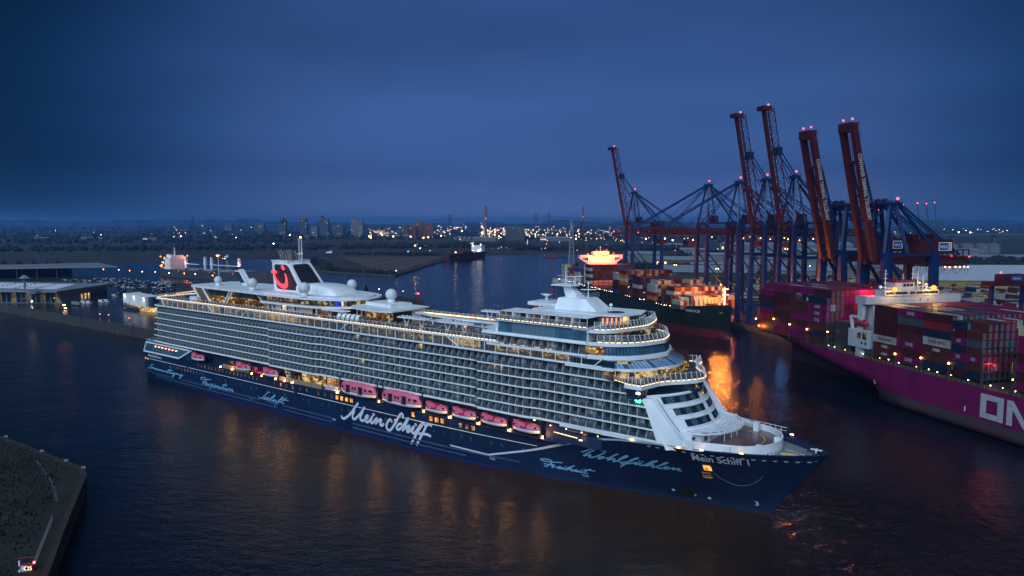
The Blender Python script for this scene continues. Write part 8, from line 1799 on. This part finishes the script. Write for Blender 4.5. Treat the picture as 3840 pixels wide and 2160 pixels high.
for p_ in ((44, -12, 30), (44, 8, 28), (44, -12, 19), (44, -6, 17), (44, 9, 16), (30, -14, 16), (-60, -14, 17)): g = G(); g.ball(p_, .9, 8, 6); ob('deck_lamp', g, M_['whitel'], r)
# gantry behind it, buoys, tug and barges
for i, (px, py_, lab) in enumerate(((1940, 1004, 'red buoy on the open water, upper one'), (1957, 1020, 'red buoy on the open water, lower one'))):
    p = at(px, py_, 0); r = TB('buoy', (p.x, p.y, 0), lab, 'buoy', 'red buoys'); g = G(); g.tube((0, 0, -.5), (0, 0, 1), 1.3, 1.3, 10); g.tube((0, 0, 1), (0, 0, 4), 1, .3, 8); ob('float', g, M_['c_red'], r); g = G(); g.ball((0, 0, 4.4), .4, 6, 5); ob('lamp_head', g, M_['dgrey'], r)
def boat(px, py_, L_, lab, rz=0.0, m='white2', cat='boat'):
    p = at(px, py_, 0); r = TB('small_boat', (p.x, p.y, 0), lab, cat, None, rz); g = G(); g.prism([(-L_ / 2, -3), (L_ * .35, -3), (L_ / 2, 0), (L_ * .35, 3), (-L_ / 2, 3)], -.5, 2); ob('hull', g, M_['navy2'], r); g = G(); g.box(-L_ * .3, L_ * .1, -2, 2, 2, 5); g.box(-L_ * .05, L_ * .08, -1.5, 1.5, 5, 7.5); ob('cabin', g, M_[m], r); g = G(); g.beam((0, 0, 7.5), (0, 0, 12), .3); ob('mast', g, M_['dgrey'], r)
boat(853, 969, 22, 'small dark tug by the far bank left of the funnel'); boat(1130, 957, 42, 'white barge by the far bank right of the funnel'); boat(1240, 952, 36, 'pale barge farther right on the far bank'); boat(2075, 967, 60, 'low work boat with red deckhouse near the right bank', 0, 'c_red')
pl2 = TB('dolphin_post', tuple(at(842, 1010, 0)), 'dark dolphin post with two lamps standing in the water by the cargo ship', 'mooring post'); g = G(); g.tube((0, 0, -1), (0, 0, 17), 1.6, 1.4); ob('post', g, M_['black'], pl2)
for x in (-1.6, 1.6): g = G(); g.ball((x, -1, 18), .35, 6, 5); ob('lamp_head', g, M_['whitel'], pl2)
dp = TB('dolphin_post', tuple(at(1486, 1040, 0)), 'tall thin mooring post at the island corner with a white lamp', 'mooring post'); g = G(); g.tube((0, 0, -1), (0, 0, 9), .9, .8); ob('post', g, M_['black'], dp); g = G(); g.ball((0, 0, 9.5), .4, 6, 5); ob('lamp_head', g, M_['whitel'], dp)
# mobile harbour towers left of the green ship
for i, (px, Y, yt, lab) in enumerate(((2143, 1080, 828, 'grey lattice harbour tower left of the green ship bridge, the taller wide one'), (2180, 1150, 832, 'brownish lattice harbour tower just left of the green ship bridge'))):
    X = (px - 1920) / F * Y; h = H + (835 - yt) / F * Y - 5; r = TB('lattice_tower', (X, Y, 5), lab, 'tower'); g = G()
    for sx in (-1, 1):
        for sy in (-1, 1): g.beam((sx * 4.5, sy * 4.5, 0), (sx * 2, sy * 2, h * .72), .8); g.beam((sx * 2, sy * 2, h * .72), (sx * 1.2, sy * 1.2, h), .9)
    for k in range(12):
        z0, z1 = h * k / 12, h * (k + 1) / 12; w = 4.5 - 3 * k / 12
        for s_ in (-1, 1): g.beam((-w * s_, -w, z0), (w * s_, -w, z1), .4)
    g.box(-2, 2, -2, 2, h * .8, h * .92); ob('lattice', g, M_['grey'] if i == 0 else M_['c_brown'], r)
# right-hand distance: bridge deck on piers, cable stay, tanks, far cranes
bd = TB('road_bridge', (0, 0, 0), 'high road bridge deck on grey piers with stay cables at the right edge', 'bridge')
a, b = Vector((1150, 2650, 0)), Vector((2300, 2350, 0)); a.z = b.z = 0
g = G(); za = H + (835 - 884) / F * 2650; zb = H + (835 - 872) / F * 2350; g.beam((a.x, a.y, za), (b.x, b.y, zb), 22, 7); ob('deck', g, M_['conc'], bd)
for i in range(9): p = a + (b - a) * (i + .3) / 9; g = G(); g.box(p.x - 6, p.x + 6, p.y - 6, p.y + 6, 0, za - 3 + (zb - za) * i / 9); ob('pier', g, M_['conc'], bd)
for i in range(4): g = G(); g.beam((1640 + i * 14, 2520, za + 3), (2050, 2400, zb + 95 - i * 12), 1.0); ob('stay_cable', g, M_['conc'], bd)
for i, px in enumerate((3565, 3625, 3680, 3720)):
    Y = 1750; p = Vector(((px - 1920) / F * Y, Y, 2)); r = TB('storage_tank', p, 'white storage tank below the road bridge, %s from the left' % ORD[i].replace('bottom', 'first'), 'storage tank', 'white storage tanks'); g = G(); g.tube((0, 0, 0), (0, 0, 22), 17, 17, 24); ob('shell', g, M_['concp'], r); g = G(); g.tube((0, 0, 22), (0, 0, 25), 17, 3, 24); ob('roof', g, M_['concp'], r)
for i, (px, yt) in enumerate(((3392, 772), (3445, 765), (3478, 767), (3508, 763), (3300, 790))):
    Y = 3600 + i * 60; X = (px - 1920) / F * Y; r = TB('far_crane', (X, Y, 2), 'faint far away crane with raised boom, %s of the hazy group on the right' % ORD[i].replace('bottom', 'first'), 'crane', 'hazy far cranes'); top = H + (835 - yt) / F * Y - 2; g = G()
    g.beam((0, 0, 52), (-22, 0, top), 4); ob('boom', g, M_['conc'], r); g = G(); g.beam((0, 0, 52), (50, 0, 52), 4); g.beam((12, 0, 80), (48, 0, 54), 2.5); g.beam((12, 0, 80), (2, 0, 54), 2.5); ob('girder', g, M_['conc'], r)
    for x in (0, 28): g = G(); g.beam((x, 0, 0), (x, 0, 52), 4); ob('leg', g, M_['conc'], r)
    g = G(); g.ball((-22, -3, top + 3), 2.2, 6, 5); ob('aviation_lamp', g, M_['farr'], r)
# container yard on the right: ribbed hall, container rows, yard sheds
hp = UW(-560, 372, 5.2); hA = at(3480, 1075, 5.2); hB = at(3800, 1075, 5.2)
def hall(c, ang, w, d, h, lab, m, roofm='strip2', ribs=26, name='yard_hall'):
    r = TB(name, c, lab, 'warehouse', None, ang); g = G(); g.box(-w / 2, w / 2, 0, d, 0, h); ob('wall', g, M_[m], r)
    for i in range(ribs):
        t0, t1 = i / ribs, (i + .9) / ribs; y0, y1 = -1 + (d * .5 + 1) * t0, -1 + (d * .5 + 1) * t1; z0, z1 = h + d * .13 * t0, h + d * .13 * t1
        g = G(); g.hexa([(-w / 2 - 1.5, y0, z0 - .1), (w / 2 + 1.5, y0, z0 - .1), (w / 2 + 1.5, y1, z1 - .1), (-w / 2 - 1.5, y1, z1 - .1), (-w / 2 - 1.5, y0, z0 + .9), (w / 2 + 1.5, y0, z0 + .9), (w / 2 + 1.5, y1, z1 + .15), (-w / 2 - 1.5, y1, z1 + .15)]); ob('roof_panel', g, M_[roofm], r)
    g = G(); g.face([(-w / 2, d / 2, h + d * .13), (w / 2, d / 2, h + d * .13), (w / 2, d, h), (-w / 2, d, h)]); g.face([(-w / 2, 0, h), (-w / 2, d / 2, h + d * .13), (-w / 2, d, h)]); g.face([(w / 2, 0, h), (w / 2, d, h), (w / 2, d / 2, h + d * .13)]); ob('gable', g, M_[m], r)
    return r
M_['olive'] = mat('dark_olive_wall', (.02, .028, .022), .8)
M_['strip2'] = mat('ribbed_roof_sheet', (.34, .37, .44), .4, var=.15, scale=.3); M_['yel'] = mat('yellow_cladding', (.22, .17, .03), .7, var=.1)
r = hall((505, 745, 5.2), math.radians(-3), 150, 104, 11, 'big ribbed roof hall with yellow and green wall on the right', 'yel', ribs=18)
g = G(); g.box(20, 75.2, -.3, -.05, 0, 10.8); ob('green_wall_panel', g, M_['olive'], r); g = G(); g.box(-26, -8, -.25, -.04, 0, 7); ob('gate', g, M_['dgrey'], r)
c_ = at(2640, 1062, 5.2); hall((c_.x, c_.y, 5.2), math.radians(-10), 95, 60, 13, 'pale roofed dark shed behind the green ship', 'olive', 'roofg', 1, 'quay_shed')
for i, (px, py_, w, d_, h, lab) in enumerate(((2750, 985, 150, 70, 14, 'wide grey hall between the crane legs'), (2980, 1000, 120, 60, 13, 'grey hall with small roof lights behind the middle cranes'), (3120, 975, 140, 60, 17, 'pale blue hall behind the solid boom cranes'), (3300, 1010, 80, 40, 12, 'brown brick hall right of the cranes'), (2600, 960, 60, 40, 14, 'dark brick house left between the crane legs'), (3560, 960, 120, 40, 13, 'far pale hall below the storage tanks'), (3700, 985, 160, 40, 11, 'row of red containers behind the ribbed hall'), (2500, 930, 90, 40, 10, 'low far shed behind the lowered booms'))):
    shed(px, py_, w, d_, h, lab, 'concr' if 'br' in lab[:6] or 'red' in lab else 'concp', math.radians(-14), 2 if i % 3 == 0 else 0)
for i, (px, py_, w, d_, h, lab) in enumerate(((2560, 1010, 90, 50, 15, 'brick block between the lowered boom crane legs'), (2700, 1035, 80, 50, 13, 'grey store left of the middle crane legs'), (2860, 1035, 90, 50, 16, 'pale store behind the magenta stern stacks'), (3010, 1050, 70, 50, 12, 'low pale hall behind the magenta stacks'), (3230, 1045, 80, 50, 16, 'beige store with lit front right of the solid boom cranes'), (3330, 1040, 60, 40, 18, 'brick tower block left of the ribbed hall'), (3060, 955, 160, 70, 22, 'large dim hall behind the solid boom cranes'), (2820, 950, 150, 60, 20, 'large dim hall behind the middle cranes'), (3420, 985, 110, 60, 16, 'dim hall behind the crane with blue sign'), (2410, 985, 70, 50, 16, 'dim hall right of the green ship bridge'), (3250, 985, 120, 60, 18, 'dim hall right behind the solid booms'))):
    shed(px, py_, w, d_, h, lab, 'concr' if 'brick' in lab else 'concp', math.radians(-14), 3 if i % 2 == 0 else 1)
wood('yard_trees', [(120, 1180, 420, 1060, 90, 12, 60), (500, 1300, 1100, 1150, 200, 14, 150), (250, 1000, 420, 900, 50, 10, 40), (760, 960, 1000, 900, 80, 12, 60), (-5, 1900, 500, 1850, 140, 15, 120)], 17)
# low stacks of containers lying in the yard, many and small
g = G(); q = random.Random(8)
for i in range(34):
    for j in range(44):
        x0 = -760 + i * 14.0; v0 = 372 + j * 7.5
        if q.random() < (.75 if x0 < -640 or v0 < 470 else .12): continue
        if q.random() < .18: continue
        hgt = q.choice((1, 2, 2, 3)); c = q.randrange(len(COLS)); p = UW(x0, v0, 5.2)
        n = len(g.v)
        for z in (0, hgt * 2.6):
            for a_, b_2 in ((0, 0), (12.2, 0), (12.2, 5), (0, 5)): w_ = UW(x0 + a_, v0 + b_2, 5.2 + z); g.v.append(tuple(w_))
        for f in ((0, 3, 2, 1), (4, 5, 6, 7), (0, 1, 5, 4), (1, 2, 6, 5), (2, 3, 7, 6), (3, 0, 4, 7)): g.f.append(tuple(n + k for k in f)); g.m.append(q.choice((c, c, keys.index('cream'), keys.index('white'), keys.index('brown'))))
ob('yard_container_stacks', g, [M_['c_' + c] for c in keys], kind='stuff')
for i, (u_, v_) in enumerate(((-560, 340), (-480, 345), (-400, 350), (-620, 330))):
    p = UW(u_ * KU, v_, 5.2); r = TB('yard_light_mast', p, 'slim yard light mast between the cranes, %s from the right' % ORD[3 - i].replace('bottom', 'first'), 'light mast', 'yard light masts'); g = G(); g.tube((0, 0, 0), (0, 0, 30), .35, .2, 6); ob('mast', g, M_['grey'], r)
    for x in (-1, 1): g = G(); g.ball((x, 0, 30), .4, 6, 5); ob('lamp_head', g, M_['warmb'], r)
# ---------------------------------------------------------------- haze
hz = bpy.data.materials.new('evening_haze'); hz.use_nodes = True; nt = hz.node_tree; nt.nodes.clear()
pv = nt.nodes.new('ShaderNodeVolumePrincipled'); pv.inputs['Density'].default_value = HAZE; pv.inputs['Color'].default_value = (.14, .40, .95, 1); pv.inputs['Anisotropy'].default_value = .1
oo = nt.nodes.new('ShaderNodeOutputMaterial'); nt.links.new(pv.outputs[0], oo.inputs['Volume'])
g = G(); g.box(-31000, 31000, -4000, 31000, -5, 240); hzo = ob('haze', g, hz, kind='stuff')
